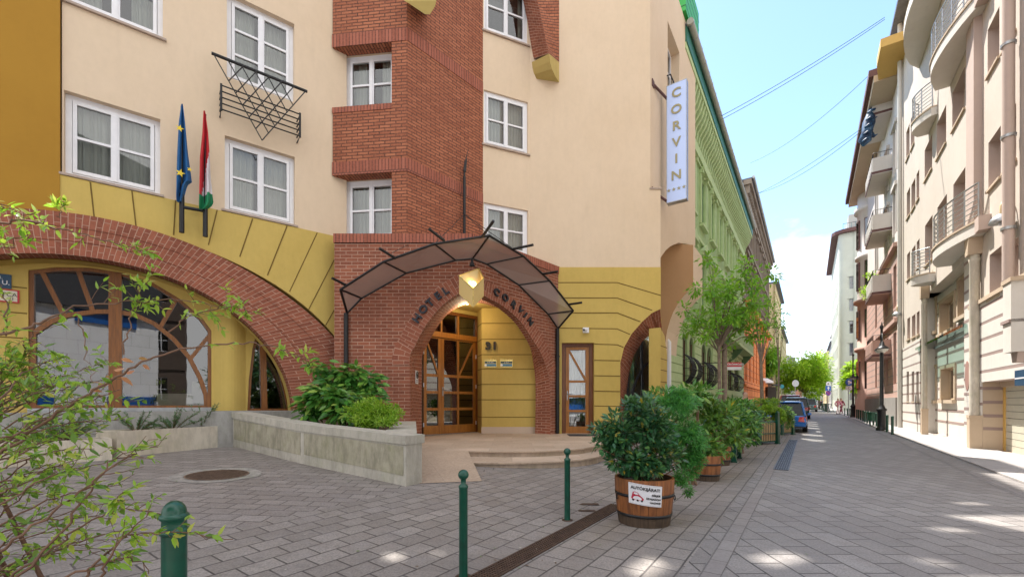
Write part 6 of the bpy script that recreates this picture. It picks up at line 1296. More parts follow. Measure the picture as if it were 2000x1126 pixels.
# orange passage arch and yellow houses beyond
YW = plaster('pale_yellow_plaster', (.66, .56, .34), (.58, .48, .28), stain=.4); GREYW = plaster('grey_plaster', (.46, .45, .42), (.38, .37, .35), stain=.5)
def block(name, lab, o0, s0, s1, dep, h, mt, roofm=SLATE, winc=None, floors=3, wz=(1.4, 3.3), fh=4, over=.5, fr_mt=WHITE, side_w=True, roof_h=0, wsp=3.0, side='L'):
    x, y = street(s0, o0); sg = 1 if side == 'L' else -1
    fr = Fr(x, y, DS.x, DS.y) if side == 'L' else Fr(*street(s1, o0), -DS.x, -DS.y)
    l = s1-s0; t = thing(name, lab, 'building', (*street((s0+s1)/2, o0), 0)); hs = []; n = max(1, int(l/wsp))
    for f_ in range(floors):
        for k in range(n): c = l*(k+.5)/n; hs.append((c-.5, c+.5, f_*fh+wz[0], f_*fh+wz[1]))
    m = MB(); m.slab(fr, rect(0, l, 0, h), [rect(*w) for w in hs], -.3, 0, mt)
    # end wall facing the camera
    fe = Fr(*fr.P(0, 0, -dep).xy, fr.nx, fr.ny) if side == 'L' else Fr(*fr.P(l, 0, 0).xy, -fr.nx, -fr.ny)
    es = []
    ne = max(1, int(dep/3.4))
    if side_w:
        for f_ in range(floors):
            for k in range(ne): c = dep*(k+.5)/ne; es.append((c-.5, c+.5, f_*fh+wz[0], f_*fh+wz[1]))
    m.slab(fe, rect(0, dep, 0, h), [rect(*w) for w in es], -.3, 0, mt)
    for f_ in range(1, floors+1): 
        if f_*fh < h: m.box(fr, 0, l, f_*fh-.1, f_*fh+.1, 0, .1, mt)
    m.build('wall', t)
    for w in hs: plain_window(fr, *w, t, fr_mt)
    for w in es: plain_window(fe, *w, t, fr_mt)
    m = MB(); pl = [tuple(fr.P(-over*.0-.02, 0, over).xy), tuple(fr.P(l, 0, over).xy), tuple(fr.P(l, 0, -dep).xy), tuple(fr.P(-.02, 0, -dep).xy)]
    m.hprism(pl, h, h+.25, roofm)
    if roof_h: 
        for u_ in (0, l): pass
        a = [fr.P(-.1, h+.25, over), fr.P(l+.1, h+.25, over), fr.P(l+.1, h+.25+roof_h, -dep*.5), fr.P(-.1, h+.25+roof_h, -dep*.5)]; m.face(a, roofm); b = [fr.P(-.1, h+.25, -dep-.3), fr.P(l+.1, h+.25, -dep-.3), a[2], a[3]]; m.face(b, roofm); m.face([a[0], a[3], b[0]], mt); m.face([a[1], a[2], b[1]], mt)
    m.build('roof', t); return t, fr
sY = lambda px, Y: so((px-CX)/F*Y, Y)
s_, o_ = sY(1514, 62)
block('yellow_house', 'tall pale yellow house closing the gap behind the orange house', o_, s_, s_+16, 9, CH+(HY-553)/F*62, YW, floors=4, fh=4.2, roof_h=0)
s2, o2 = sY(1524, 80)
block('cream_house', 'lower cream house with a dark sloping roof beyond the yellow house', o2, s2, s2+26, 12, CH+(HY-640)/F*80, YW, floors=3, fh=4.2, roof_h=3.5)
s3, o3 = sY(1548, 120)
t, fr_ = block('glass_roofed_building', 'modern grey building with a glazed roof at the end of the left row', o3, s3, s3+30, 18, CH+(HY-700)/F*120, GREYW, roofm=simple('blue_glass_roof', (.22, .27, .36), .2, .3), floors=2, roof_h=5)
block('red_roofed_house', 'far low house with a reddish front behind the round tree', o3+1.2, s3+55, s3+85, 14, 11, plaster('far_red', (.42, .22, .16), (.38, .2, .14)), floors=2, roof_h=4)
t = thing('cafe_awning', 'white and dark striped awning at the side street corner', 'awning', at(1507, 745, 52)); fr = Fr(at(1499, 745, 52).x, 52, 1, 0); m = MB(); l = 15/F*52
m.slab(Fr(fr.P(0, 0).x, 52, 0, -1), [(0, CH+(HY-738)/F*52), (1.2, CH+(HY-745)/F*52), (1.2, CH+(HY-748)/F*52), (0, CH+(HY-742)/F*52)], [], 0, l, WHITE, back=True); m.box(fr, 0, l, CH+(HY-754)/F*52, CH+(HY-750)/F*52, .8, 1.1, SBLK); m.build('canvas', t); m = MB(); m.box(fr, -.1, l, 0, CH+(HY-755)/F*52, -.3, .2, DARK); m.build('shopfront', t)
m = MB(); fr2 = Fr(*street(47.2+.0, OG), NS.x, NS.y)
# ---------------------------------------------------------------- right side
OR_ = 3.75
def rpt(px, o=OR_): r = (px-CX)/F; Y = o/(.826*r-.5636); return r*Y, Y
x0, y0 = rpt(1757); FRt = Fr(x0, y0, -DS.x, -DS.y); ur = FRt.u
UE = FRt.u(2000)+5.5
STU = plaster('beige_stucco', (.62, .545, .475), (.55, .475, .405), stain=.5, bs=.9); PIL = plaster('mauve_stone', (.53, .42, .365), (.46, .36, .31), stain=.3, bs=.2); STR = plaster('white_travertine', (.68, .64, .585), (.59, .55, .495), stain=.5, bs=.5); STS = plaster('brown_stripe_stone', (.34, .25, .22), (.28, .2, .18), stain=.3)
TRIM = plaster('tan_stone', (.55, .43, .31), (.48, .37, .26), stain=.3)
RTOP = 19.5
RB = thing('striped_building', 'tall beige building with curved balconies, columns and striped stone base on the right', 'building', (x0, y0, 0))
def rw(xn, xf, yt, yb):       # near x, far x, top and bottom row at the near edge
    un, uf = ur(xn), ur(xf); return (uf, un, FRt.uz(xn, yb)[1], FRt.uz(xn, yt)[1])
RW = [rw(1952, 1929, 12, 109.5), rw(1984, 1959, -35, 57), rw(1884.7, 1859.9, 130, 210), rw(1848, 1829.5, 204, 277), rw(1820.7, 1806, 262, 327), rw(1954.7, 1930.5, 245, 344), rw(1984.8, 1961, 201, 309),
      rw(1785.9, 1779, 214.5, 278), rw(1776.5, 1770, 241, 300), rw(1885.5, 1862, 325.6, 446), rw(1849.4, 1830.9, 378, 462), rw(1821.4, 1806.6, 419, 503), rw(1777.5, 1771, 364, 417), rw(1787.7, 1780, 346, 400), rw(1795.4, 1790, 330, 385),
      rw(1777.5, 1771.5, 489, 541), rw(1788, 1781, 477, 530), rw(1796, 1790.5, 465, 519), rw(1956.4, 1932.8, 479, 572), rw(1989.5, 1963.5, 462, 543), rw(1777.5, 1772, 618, 660), rw(1788, 1781, 612, 655), rw(1796, 1790.5, 606, 651),
      rw(1777.5, 1773, 724, 783), rw(1788, 1783, 724, 783), rw(1797, 1792, 724, 783)]
uBa, uBb = ur(1799), ur(1899); zBt = FRt.uz(1850, 560)[1]
zGar = FRt.uz(1960, 741)[1]; uGa, uGb = ur(1919), ur(2000)+2.2
zbay = FRt.uz(1890, 500)[1]
zS = FRt.uz(1912, 597)[1]     # top of striped stone
m = MB(); m.slab(FRt, rect(0, UE, 0, RTOP), [rect(*w) for w in RW]+[rect(uBa, uBb, -.5 if 0 else .01, zbay), rect(uGa, uGb, .01, zGar)], -.45, 0, STU, PIL); m.build('wall', RB)
# striped stone cladding of the lower floors
def cov(u, z, holes): return any(a-.001 <= u <= b+.001 and c <= z <= d for a, b, c, d in holes)
m = MB(); hol = [w for w in RW if w[2] < zS]+[(uGa, uGb, 0, zGar)]
def panels(fr, ua, ub, za, zb, holes, d0, d1, mt):
    m_ = [h for h in holes if h[0] < ub and h[1] > ua and h[2] < zb and h[3] > za]
    hs = []
    for h in m_: hs.append((max(h[0], ua), min(h[1], ub), max(h[2], za), min(h[3], zb)))
    us = sorted(set([ua, ub]+[x for h in hs for x in (h[0], h[1])]))
    for a, b in zip(us, us[1:]):
        c = (a+b)/2; segs = sorted([(h[2], h[3]) for h in hs if h[0] <= c <= h[1]]); z = za
        for s0_, s1_ in segs+[(zb, zb)]:
            if s0_-z > .002 and b-a > .002: m.box(fr, a, b, z, s0_, d0, d1, mt)
            z = max(z, s1_)
for ua, ub in ((ur(1757)+.0, uBa), (uBb, UE)):
    m = MB(); z = 0; i = 0
    while z < zS:
        h = .34 if i % 2 == 0 else .075; zz = min(z+h, zS); panels(FRt, ua, ub, z, zz, hol, 0, .04 if i % 2 == 0 else .036, STR if i % 2 == 0 else STS); z = zz; i += 1
    m.build('striped_cladding', RB, label='white stone base with brown stripes')
for w in RW: 
    plain_window(FRt, *w, RB, simple('beige_window_frame', (.62, .56, .48), .5), d=-.26, grid=((1 if w[1]-w[0] < .6 else 2), 1))
for w in RW: m = MB(); m.box(FRt, w[0]-.04, w[1]+.04, w[2]-.06, w[2]-.002, -.02, .05, TRIM); m.build('sill', RB)
m = MB(); m.box(FRt, uBb, UE, zS, zS+.1, 0, .09, TRIM); m.build('ledge', RB)
# recessed bay between the columns
FBy = FRt.off(-.42); m = MB(); byw = []
for xn, xf, yt, yb in ((1829, 1815, 585, 646), (1865, 1838, 574, 639), (1890, 1874, 535, 612), (1829, 1817, 717, 781), (1866, 1840.5, 715, 780)):
    un, uf = FBy.u(xn), FBy.u(xf); byw.append((uf, un, FBy.uz(xn, yb)[1], FBy.uz(xn, yt)[1]))
m.slab(FBy, rect(uBa-.9, uBb+.9, 0, zbay+.3), [rect(*w) for w in byw], -.3, 0, STR, TRIM); 
z = .5
while z < zbay: panels(FBy, uBa-.9, uBb+.9, z, z+.075, byw, 0, .01, STS); z += .415
m.box(FRt, uBa-.01, uBa+.02, 0, zbay, -.5, -.1, STR); m.build('wall', RB, label='recessed striped wall behind the columns')
for w in byw: plain_window(FBy, *w, RB, simple('beige_window_frame2', (.58, .46, .32), .5), d=-.2, grid=(2, 1))
for w in byw:
    m = MB(); m.box(FBy, w[0]-.14, w[0], w[2]-.1, w[3]+.12, 0, .05, TRIM); m.box(FBy, w[1], w[1]+.14, w[2]-.1, w[3]+.12, 0, .05, TRIM); m.box(FBy, w[0], w[1], w[3], w[3]+.12, 0, .05, TRIM); m.box(FBy, w[0]-.15, w[1]+.15, w[2]-.12, w[2], 0, .12, TRIM); m.build('window_surround', RB)
m = MB(); z = FBy.uz(1850, 668)[1]; m.box(FBy, uBa-.3, uBb-.3, z-.04, z+.04, 0, .55, glass('canopy_glass', (.6, .75, .72), ior=1.6)); m.box(FBy, uBa-.3, uBb-.3, z-.08, z-.05, .0, .06, STEEL); m.build('glass_canopy', RB)
# oval niche
uo, zo_ = FRt.uz(1885, 734.6); uo = uBb+.28
m = MB(); m.box(FRt, uBb-.62, uBb+.02, .01, zbay, -.4, .03, STR); 
z = .62
while z < zbay: m.box(FRt, uBb-.625, uBb+.02, z, z+.075, -.3, .036, STS); z += .415
hc = zo_; hr = .42; op = [(uBb-.30+.2*math.cos(a), hc+hr*math.sin(a)) for a in np.linspace(0, 2*math.pi, 25)[:-1]]
m.slab(FRt, op, [], .03, .042, plaster('niche_red_stone', (.36, .2, .16), (.3, .16, .13))); m.build('pier', RB, label='striped pier with an oval red stone inset')
def column(px0, px1, ytop, ybot, o, name='column'):
    u = FRt.u((px0+px1)/2, d=.12); c = FRt.P(u, 0, .12); s = c.y/F; r = (px1-px0)/2*s*.70; zt = CH+(HY-ytop)/F*c.y; zb = CH+(HY-ybot)/F*c.y
    m = MB(); m.lathe((c.x, c.y, 0), [(r*1.03, zb), (r*1.03, zb+.06), (r, zb+.1), (r, (zb+zt)/2), (r*.995, (zb+zt)/2+.01), (r*.97, zt-.2), (r*1.12, zt-.16), (r*1.12, zt-.1), (r*.97, zt-.08), (r*.97, zt)], CONCL, 28); o_ = m.build(name, RB)
    m = MB(); ff = Fr(c.x, c.y, FRt.dx, FRt.dy); m.box(ff, -r*1.15, r*1.15, -.05, zb, -r*1.15, r*1.15, TRIM); m.box(ff, -r*1.25, r*1.25, zb-.08, zb, -r*1.25, r*1.25, TRIM); m.build('base', o_)
    m = MB(); m.slab(ff, [(-r*1.1, zt), (r*1.1, zt), (r*1.7, zt+.35), (r*1.7, zt+.6), (-r*1.7, zt+.6), (-r*1.7, zt+.35)], [], -r*1.5, r*1.5, TRIM, back=True); m.build('capital', o_)
column(1892.5, 1914.6, 498, 810, 0); column(1799.6, 1811.5, 583, 797, 0)
m = MB(); u = ur(1815); m.box(FRt, ur(1890)+.1, ur(1812), zbay-.02, zbay+.0, -.95, 0, STU)
m.face([FRt.P(uBa-.2, zbay, -.95), FRt.P(uBb, zbay, -.95), FRt.P(uBb, zbay, 0), FRt.P(uBa-.2, zbay, 0)], STU); m.build('soffit', RB)
# pilasters and downpipe
m = MB(); zt = RTOP; m.box(FRt, ur(1903), ur(1918.6), FRt.uz(1911, 445)[1], zt, 0, .16, PIL); m.build('pilaster', RB)
m = MB(); u = ur(1991); m.tube([FRt.P(u, FRt.uz(1991, 545)[1], .16), FRt.P(u, zt, .16)], .1, PIL, 12)
for z in range(5, 17, 2): m.tube([FRt.P(u, z, .16), FRt.P(u, z+.06, .16)], .125, STEEL, 12)
m.build('downpipe', RB)
m = MB(); u = ur(1764); m.tube([FRt.P(u, .0, .12), FRt.P(u, zt, .12)], .09, STR, 10); m.build('downpipe', RB)
# garage
m = MB(); ga = uGa+.05; m.box(FRt, uGa, uGa+.012, 0, zGar, -.36, -.004, TRIM)
for k, y in enumerate((758, 785, 811, 836)): z = FRt.uz(1919, y)[1]; m.box(FRt, uGa, uGa+.016, z-.04, z+.04, -.36, -.006, STS)
m.build('garage_pier', RB, label='travertine garage pier with dark stripes')
m = MB(); m.box(FRt, uGa+.012, ga+.02, 0, zGar, -.44, -.36, simple('yellow_frame', (.62, .38, .10), .5)); m.build('garage_frame', RB)
m = MB(); z = 0
SHUT = simple('ivory_shutter', (.58, .55, .44), .5, var=.06)
while z < zGar: m.slab(Fr(*FRt.P(0, 0, -.40).xy, FRt.dx, FRt.dy), rect(ga+.0, uGb, z+.006, min(z+.17, zGar)-.006), [], -.02, 0, SHUT); z += .17
m.box(FRt, ga, uGb, 0, zGar, -.46, -.43, BLACK); m.box(FRt, ga+.02, uGb, zGar-.14, zGar-.002, -.40, -.3, TRIM); m.build('garage_door', RB)
# oriel at right edge
ua, ub = FRt.u(1966, .45), FRt.u(1982, .45); zo0, zo1 = FRt.uz(1982, 686, .45)[1], FRt.uz(1982, 548, .45)[1]; m = MB(); m.box(FRt, ua, ub, zo0, zo1, .02, .5, STR); m.box(FRt, ua-.04, ub+.05, zo1, zo1+.08, .02, .52, TRIM); zq = zo0+(zo1-zo0)*.42; m.box(FRt, ua-.03, ub, zq, zq+.06, .02, .53, STS)
m.slab(Fr(*FRt.P(ua, 0, 0).xy, -FRt.nx, -FRt.ny) if 0 else Fr(*FRt.P(0, 0, 0).xy, FRt.dx, FRt.dy), [(ua+.03, zo0-.002), (ub-.03, zo0-.002), (ub-.1, zo0-.2), (ua+.1, zo0-.2)], [], .03, .40, PIL, back=True); m.build('oriel', RB, label='boxy stone oriel above the garage door')
# balconies with curved slabs
def balc(xn, xf, z, depth, thick, rail_h, block_, parts=14, soff=True):
    un, uf = FRt.u(xn, .15), FRt.u(xf, .38); l = un-uf; K = parts
    pts = []
    for k in range(K+1):
        q = k/K; u = uf+l*q; d = depth*(.55+.45*math.sin(math.pi*q/.7)) if q < .35 else depth*(1-.70*((q-.35)/.65)**1.8)
        pts.append((u, d))
    plan = [tuple(FRt.P(uf, 0, 0.005).xy)]+[tuple(FRt.P(u, 0, d).xy) for u, d in pts]+[tuple(FRt.P(un, 0, 0.005).xy)]
    m = MB(); m.hprism(plan, z-thick, z, STR, TRIM)
    m.hprism([tuple(FRt.P(u, 0, max(.005, d+.03 if d else 0)).xy) for u, d in [(uf, 0)]+pts+[(un, 0)]], z+.002, z+.05, TRIM); b = m.build('balcony', RB)
    m = MB(); n = 7
    for j in range(1, n+1): m.tube([FRt.P(u, z+.05+rail_h*j/n, max(.02, d-.03)) for u, d in pts], .013 if j < n else .024, STEEL, 5)
    for k in range(0, K+1, 2): u, d = pts[k]; m.tube([FRt.P(u, z+.05, max(.02, d-.03)), FRt.P(u, z+.05+rail_h, max(.02, d-.03))], .018, STEEL, 5)
    m.build('railing', b)
    if block_: m = MB(); m.box(FRt, un-.02, un+block_, z-thick*1.0, z+.06, .0, pts[-1][1]+.04, PIL); m.build('end_block', b)
balc(1912, 1827, 5.88, .62, .30, .95, .3); balc(1816, 1791, 5.88, .6, .28, .9, .0, 8)
balc(1912, 1824, 11.69, .64, .30, .95, .3); balc(1820, 1787, 11.69, .55, .28, .9, .0, 8)
# upper big balconies (no railing seen) and yellow eave
m = MB(); un, uf = ur(1890), ur(1795); z = FRt.uz(1793, 140)[1]+.3
K = 14; pts = [(uf+(un-uf)*k/K, .85*math.sin(math.pi*k/K)**.6) for k in range(K+1)]
m.hprism([tuple(FRt.P(u, 0, max(.005, d)).xy) for u, d in pts], z-.3, z, STR); m.build('balcony', RB, label='high curved balcony with a panelled underside')
YEV = plaster('ochre_eave', (.62, .40, .13), (.56, .35, .1)); m = MB(); m.hprism([tuple(FRt.P(u, 0, d).xy) for u, d in ((-.4, 0), (-.4, .75), (1.2, 1.0), (2.6, 1.0), (2.6, 0))], 17.7, 18.1, YEV); m.build('eave', RB, label='ochre yellow roof eave')
m = MB(); m.hprism([tuple(FRt.P(u, 0, d).xy) for u, d in ((0, .4), (UE, .4), (UE, -9), (0, -9))], RTOP, RTOP+.2, SLATE); m.box(FRt, 0.01, .3, 0, RTOP-.1, -9, -.46, STU); m.box(FRt, UE-.3, UE-.01, 0, RTOP-.1, -9, -.46, STU); m.build('roof', RB)
m = MB(); u, z = FRt.uz(1786, 565); m.build
# wall lamps
def wall_lamp(lab, px, py, anchor, Yd, o=OR_):
    p = at(px, py, Yd); t = thing('wall_lamp', lab, 'lamp', p, 'wall lamps on the right facades'); m = MB(); w = Vector(anchor); K_ = .85; top = w.z+.0
    m.tube([w, Vector((w.x, w.y, p.z+.35)), Vector(((w.x*2+p.x)/3, (w.y*2+p.y)/3, p.z+.5)), Vector(((w.x+p.x*2)/3, (w.y+p.y*2)/3, p.z+.52)), Vector((p.x, p.y, p.z+.35)), Vector((p.x, p.y, p.z+.15))], .025, simple('lamp_arm_cream', (.66, .52, .30), .5), 8); m.build('arm', t)
    m = MB(); m.lathe(p, [(r_*K_, z_*K_) for r_, z_ in ((.001, .22), (.07, .2), (.19, .1), (.235, -.02), (.225, -.03), (.001, 0))], STEEL, 18); m.build('shade', t); m = MB(); m.lathe((p.x, p.y, p.z-.06), [(.001, -.03), (.045, -.012), (.055, .02), (.05, .05)], WHITE, 12); m.build('globe', t)
u1 = ur(1978); wall_lamp('grey domed wall lamp on a curved cream arm beside the downpipe at the right edge', 1955, 433, FRt.P(u1, FRt.uz(1978, 470)[1], .02), FRt.P(u1, 0).y-.0)
u2 = ur(1763); wall_lamp('small grey domed wall lamp between the pink house and the striped building', 1752, 615, FRt.P(u2, FRt.uz(1763, 655)[1], .12), FRt.P(u2, 0).y)
# box lights on columns
t = thing('notice_board', 'dark blue notice board cut by the right edge of the photo', 'sign', FRt.P(ur(1999), 1.8, .1)); m = MB(); a = FRt.uz(1998, 723); b = FRt.uz(1998, 753); m.box(FRt, a[0], a[0]+.6, b[1], a[1], .05, .12, NAVY); m.box(FRt, a[0]+.02, a[0]+.55, b[1]+.14, b[1]+.17, .12, .125, WHITE); m.build('panel', t)
# ---------------------------------------------------------------- pink and grey house with balconies
xg, yg = rpt(1757); xe, ye = rpt(1693); Lg = math.hypot(xe-xg, ye-yg); FGk = Fr(xe, ye, -DS.x, -DS.y)
PK = plaster('pink_stone', (.56, .36, .30), (.46, .29, .24), stain=.5); PKG = plaster('pale_grey_plaster', (.70, .65, .61), (.60, .55, .51), stain=.7); PKT = plaster('pale_trim', (.66, .61, .57), (.56, .52, .48), stain=.5); PKB = plaster('grey_base', (.30, .28, .26), (.24, .22, .2), stain=.6)
PH = thing('pink_house', 'tall old house with a pink stone base, rounded bay and stacked balconies', 'house', (xe, ye, 0)); zpk = 9.3; ztp = 18.0
pw = []
for x in (1713, 1734, 1750):
    u = FGk.u(x); 
    for za, zb in ((2.2, 4.9), (6.2, 8.4), (10.1, 12.2), (13.3, 15.4)): pw.append((u-.45, u+.45, za, zb))
m = MB(); m.slab(FGk, rect(0, Lg, 0, zpk), [rect(*w) for w in pw if w[3] < zpk], -.3, .05, PK); m.box(FGk, .0, Lg, 0, 1.5, .05, .16, PKB); m.box(FGk, 0, Lg, 5.3, 5.5, .05, .2, PK); m.box(FGk, 0, Lg, zpk-.2, zpk, .05, .25, PK)
z = 1.8
while z < zpk-.4: panels(FGk, 0.01, Lg-.01, z, z+.035, [(a-.05, b+.05, c, d) for a, b, c, d in pw], .05, .056, PKB); z += .42
m.build('stone_base', PH, label='rusticated pink stone base')
m = MB(); m.slab(FGk, rect(0, Lg, zpk, ztp), [rect(*w) for w in pw if w[3] > zpk], -.3, 0, PKG)
for w in pw:
    if w[3] > zpk: m.box(FGk, w[0]-.15, w[0]-.01, w[2]-.1, w[3]+.15, 0, .07, PKT); m.box(FGk, w[1]+.01, w[1]+.15, w[2]-.1, w[3]+.15, 0, .07, PKT); m.box(FGk, w[0]-.25, w[1]+.25, w[3]+.15, w[3]+.35, 0, .15, PKT)
m.build('wall', PH)
for w in pw: plain_window(FGk, *w, PH, REDBRN)
# rounded corner bay
cb = FGk.P(-.6, 0, -.75); m = MB(); rb_ = 1.3; fxx = []
m.lathe((cb.x, cb.y, 0), [(rb_+.12, 0), (rb_+.12, 1.5), (rb_, 1.5), (rb_, 5.2), (rb_+.2, 5.3), (rb_+.2, 5.55), (rb_, 5.6), (rb_, 9.0), (rb_+.25, 9.1), (rb_+.25, 9.3)], PK, 24); m.build('bay', PH, label='rounded pink corner bay')
m = MB(); m.lathe((cb.x, cb.y, 0), [(rb_, 9.3), (rb_, 12.5), (rb_+.15, 12.6), (rb_+.15, 12.8), (rb_, 12.9), (rb_, 16.2), (rb_+.2, 16.3), (rb_+.2, 16.6), (rb_, 16.7), (rb_, ztp)], PKG, 24); m.build('bay', PH, label='rounded grey upper bay')
for za in (2.3, 6.3, 10.1, 13.4):
    for a in (R(160), R(205), R(245)):
        c = Vector((cb.x+rb_*.93*math.cos(a), cb.y+rb_*.93*math.sin(a))); f_ = Fr(c.x, c.y, -math.sin(a), math.cos(a)); m = MB(); m.box(f_, -.28, .28, za, za+2.2, -.02, .14, REDBRN); m.box(f_, -.22, .22, za+.06, za+2.14, .14, .15, WGL); m.build('window', PH)
for k, (yt, yb) in enumerate(((172, 210), (300, 327), (413, 442), (533, 566), (662, 690))):
    zt_, zb_ = FGk.uz(1743, yt)[1], FGk.uz(1743, yb)[1]; ua, ub = FGk.u(1743)-3.3, FGk.u(1743); m = MB(); mt_ = PKT if k < 4 else PK; dd = .85
    m.box(FGk, ua, ub, zb_-.12, zb_, 0.0, dd+.03, REDBRN); m.box(FGk, ua, ub, zb_, zt_, dd-.1, dd, mt_); m.box(FGk, ub-.1, ub, zb_, zt_, 0, dd-.1, mt_); m.box(FGk, ua, ua+.1, zb_, zt_, 0, dd-.1, mt_)
    for q in range(6): m.box(FGk, ua+.2+q*.52, ua+.5+q*.52, zb_+.12, zt_-.1, dd, dd+.03, mt_)
    m.slab(FGk, rect(ua+.02, ub-.02, zb_-.16, zb_-.125), [], 0, dd, PK if k > 2 else PKT, back=True)
    b = m.build('balcony', PH); m = MB()
    for q in range(15): u = ua+.05+(ub-ua-.1)*q/14; m.tube([FGk.P(u, zt_, dd-.05), FGk.P(u, zt_+.28, dd-.05)], .012, BLACK, 4)
    for q in range(5): d_ = dd*q/5; m.tube([FGk.P(ub-.05, zt_, d_), FGk.P(ub-.05, zt_+.28, d_)], .012, BLACK, 4)
    m.tube([FGk.P(ua, zt_+.28, dd-.05), FGk.P(ub-.05, zt_+.28, dd-.05), FGk.P(ub-.05, zt_+.28, 0)], .018, BLACK, 5); m.build('railing', b)
m = MB(); m.hprism([tuple(FGk.P(u, 0, d).xy) for u, d in ((-2.6, 1.2), (Lg, 1.2), (Lg, -9), (-2.6, -9))], ztp, ztp+.35, REDBRN, SLATE); m.hprism([tuple(FGk.P(u, 0, d).xy) for u, d in ((-2.4, 1.0), (Lg, 1.0), (Lg, -9), (-2.4, -9))], ztp-.35, ztp-.002, TRIM); m.build('roof', PH)
m = MB(); m.box(FGk, -.6, -.3, 0, ztp-.4, -9, -.76, PKG); m.build('wall', PH, label='far end wall')
t = thing('balcony_plant', 'green plant spilling over the balcony of the pink house', 'plant', FGk.P(FGk.u(1743)-2.9, FGk.uz(1743, 533)[1], .8), 'balcony plants'); c = FGk.P(FGk.u(1743)-2.9, FGk.uz(1743, 545)[1], .95); p, d = blob(260, tuple(c), (.35, .25, .5), .3, 8, .5); leaf_mesh('foliage', p, d, .1, .3, LF_FAR, t)
t = thing('balcony_plant', 'small green plant in a pot on top of the same balcony', 'plant', FGk.P(FGk.u(1743)-1.6, FGk.uz(1743, 533)[1], .8), 'balcony plants'); c = FGk.P(FGk.u(1743)-1.3, FGk.uz(1743, 533)[1]+.3, .8); p, d = blob(160, tuple(c), (.4, .2, .25), .3, 8, .5); leaf_mesh('foliage', p, d, .1, .3, LF_FAR, t)
# bundled dark blue banner
BAN, tb, pb, ob = mat('dark_blue_cloth'); v = coords(tb); n_ = noise(tb, v, 4, 4); tb.links.new(ramp(tb, n_, [(.4, (.01, .03, .08)), (.6, (.03, .10, .20)), (.75, (.30, .36, .42))]), pb.inputs['Base Color']); pb.inputs['Roughness'].default_value = .5
Yb_ = 24.5; t = thing('draped_banner', 'dark blue cloth banner bundled and hanging from the upper balcony of the pink house', 'banner', at(1700, 240, Yb_)); m = MB()
m.tube([at(1707, 185, Yb_), at(1705, 205, Yb_-.1), at(1701, 222, Yb_-.15), at(1697, 240, Yb_-.2), at(1693, 258, Yb_-.2), at(1689, 275, Yb_-.15), at(1686, 286, Yb_)], [.06, .14, .2, .3, .24, .31, .05], BAN, 14); m.tube([at(1700, 232, Yb_), at(1712, 224, Yb_-.3), at(1722, 222, Yb_-.3)], [.22, .14, .03], BAN, 8); m.tube([at(1698, 262, Yb_), at(1708, 266, Yb_-.2), at(1714, 262, Yb_-.2)], [.2, .08, .02], BAN, 8)
for k in range(5): y = 215+k*14; m.tube([at(1703-k*2.6-8, y+6, Yb_-.3), at(1703-k*2.6, y, Yb_-.55), at(1703-k*2.6+8, y-3, Yb_-.3)], .07, BAN, 6)
m.build('cloth', t)
# ---------------------------------------------------------------- pale corner building and the far row on the right
x1, y1 = rpt(1688, 3.6); s1, o1 = so(x1, y1); PGW = plaster('pale_green_grey', (.55, .58, .51), (.47, .50, .44), stain=.5)
s1 = so(*rpt(1638, 3.75))[0]
CB = thing('corner_building', 'tall pale green grey corner building with a brown roof edge in the middle distance', 'building', (*street(s1, 5), 0))
fa = Fr(*street(s1, 3.75+.8), NS.x, NS.y); fb = Fr(*street(s1+26, 3.75), -DS.x, -DS.y); Hc = CH+(HY-455)/F*(street(s1, 4.5)[1])
ws = []
for k in range(4):
    c = (max(.55, fa.u(1659)), fa.u(1684), fa.u(1684)+2.2, fa.u(1684)+4.4)[k]
    for f_ in range(6): ws.append((c-.42, c+.42, 1.6+f_*3.35, 3.5+f_*3.35))
ws = [w for w in ws if w[3] < Hc-.5]; wb = []
for k in range(7):
    for f_ in range(6):
        c = 2+k*3.4
        if 3.5+f_*3.35 < Hc-.5: wb.append((c-.5, c+.5, 1.6+f_*3.35, 3.5+f_*3.35))
m = MB(); m.slab(fa, rect(0, 10, 0, Hc), [rect(*w) for w in ws], -.3, 0, PGW); m.slab(fb, rect(0, 25.2, 0, Hc), [rect(*w) for w in wb], -.3, 0, PGW)
cc = street(s1+.8, 4.55); m.lathe((cc[0], cc[1], 0), [(.8, 0), (.8, Hc)], PGW, 24)
for u in (fa.u(1671), fa.u(1697)): m.box(fa, u-.15, u+.15, 0, Hc, 0, .14, PGW)
m.build('wall', CB)
for w in ws: plain_window(fa, *w, CB, simple('blue_grey_frame', (.2, .24, .28), .5))
for w in wb: plain_window(fb, *w, CB, WHITE)
m = MB(); pl = [street(s1-.7, 5.2), street(s1-.7, 14), street(s1+26, 14), street(s1+26, 2.9), street(s1+.9, 2.9), street(s1+.1, 3.3), street(s1-.5, 4.2)]; m.hprism(pl, Hc, Hc+.5, REDBRN, SLATE); m.hprism([street(s1+1, 5), street(s1+1, 12), street(s1+20, 12), street(s1+20, 5)], Hc+.5, Hc+3, GREYW); m.build('roof', CB)
m = MB(); 
for k in range(12): x, y = street(s1+.2, 4.3+k*.5); m.tube([(x, y, Hc+.5), (x, y, Hc+1.5)], .03, simple('rail_teal', (.05, .2, .22), .5), 4)
a, b = street(s1+.2, 4.3), street(s1+.2, 9.8); m.tube([(a[0], a[1], Hc+1.5), (b[0], b[1], Hc+1.5)], .035, BLACK, 4); m.build('roof_railing', CB)
s_, o_ = sY(1634, 88); WHB = plaster('white_far_plaster', (.62, .62, .62), (.54, .54, .55), stain=.4)
block('white_house', 'narrow white house with a sloping brown roof beyond the corner building', o_, s_, s_+18, 9, CH+(HY-640)/F*88, WHB, roofm=REDBRN, floors=4, fh=3.5, wz=(1, 2.8), roof_h=3.2, side='R')
s_, o_ = sY(1625, 112)
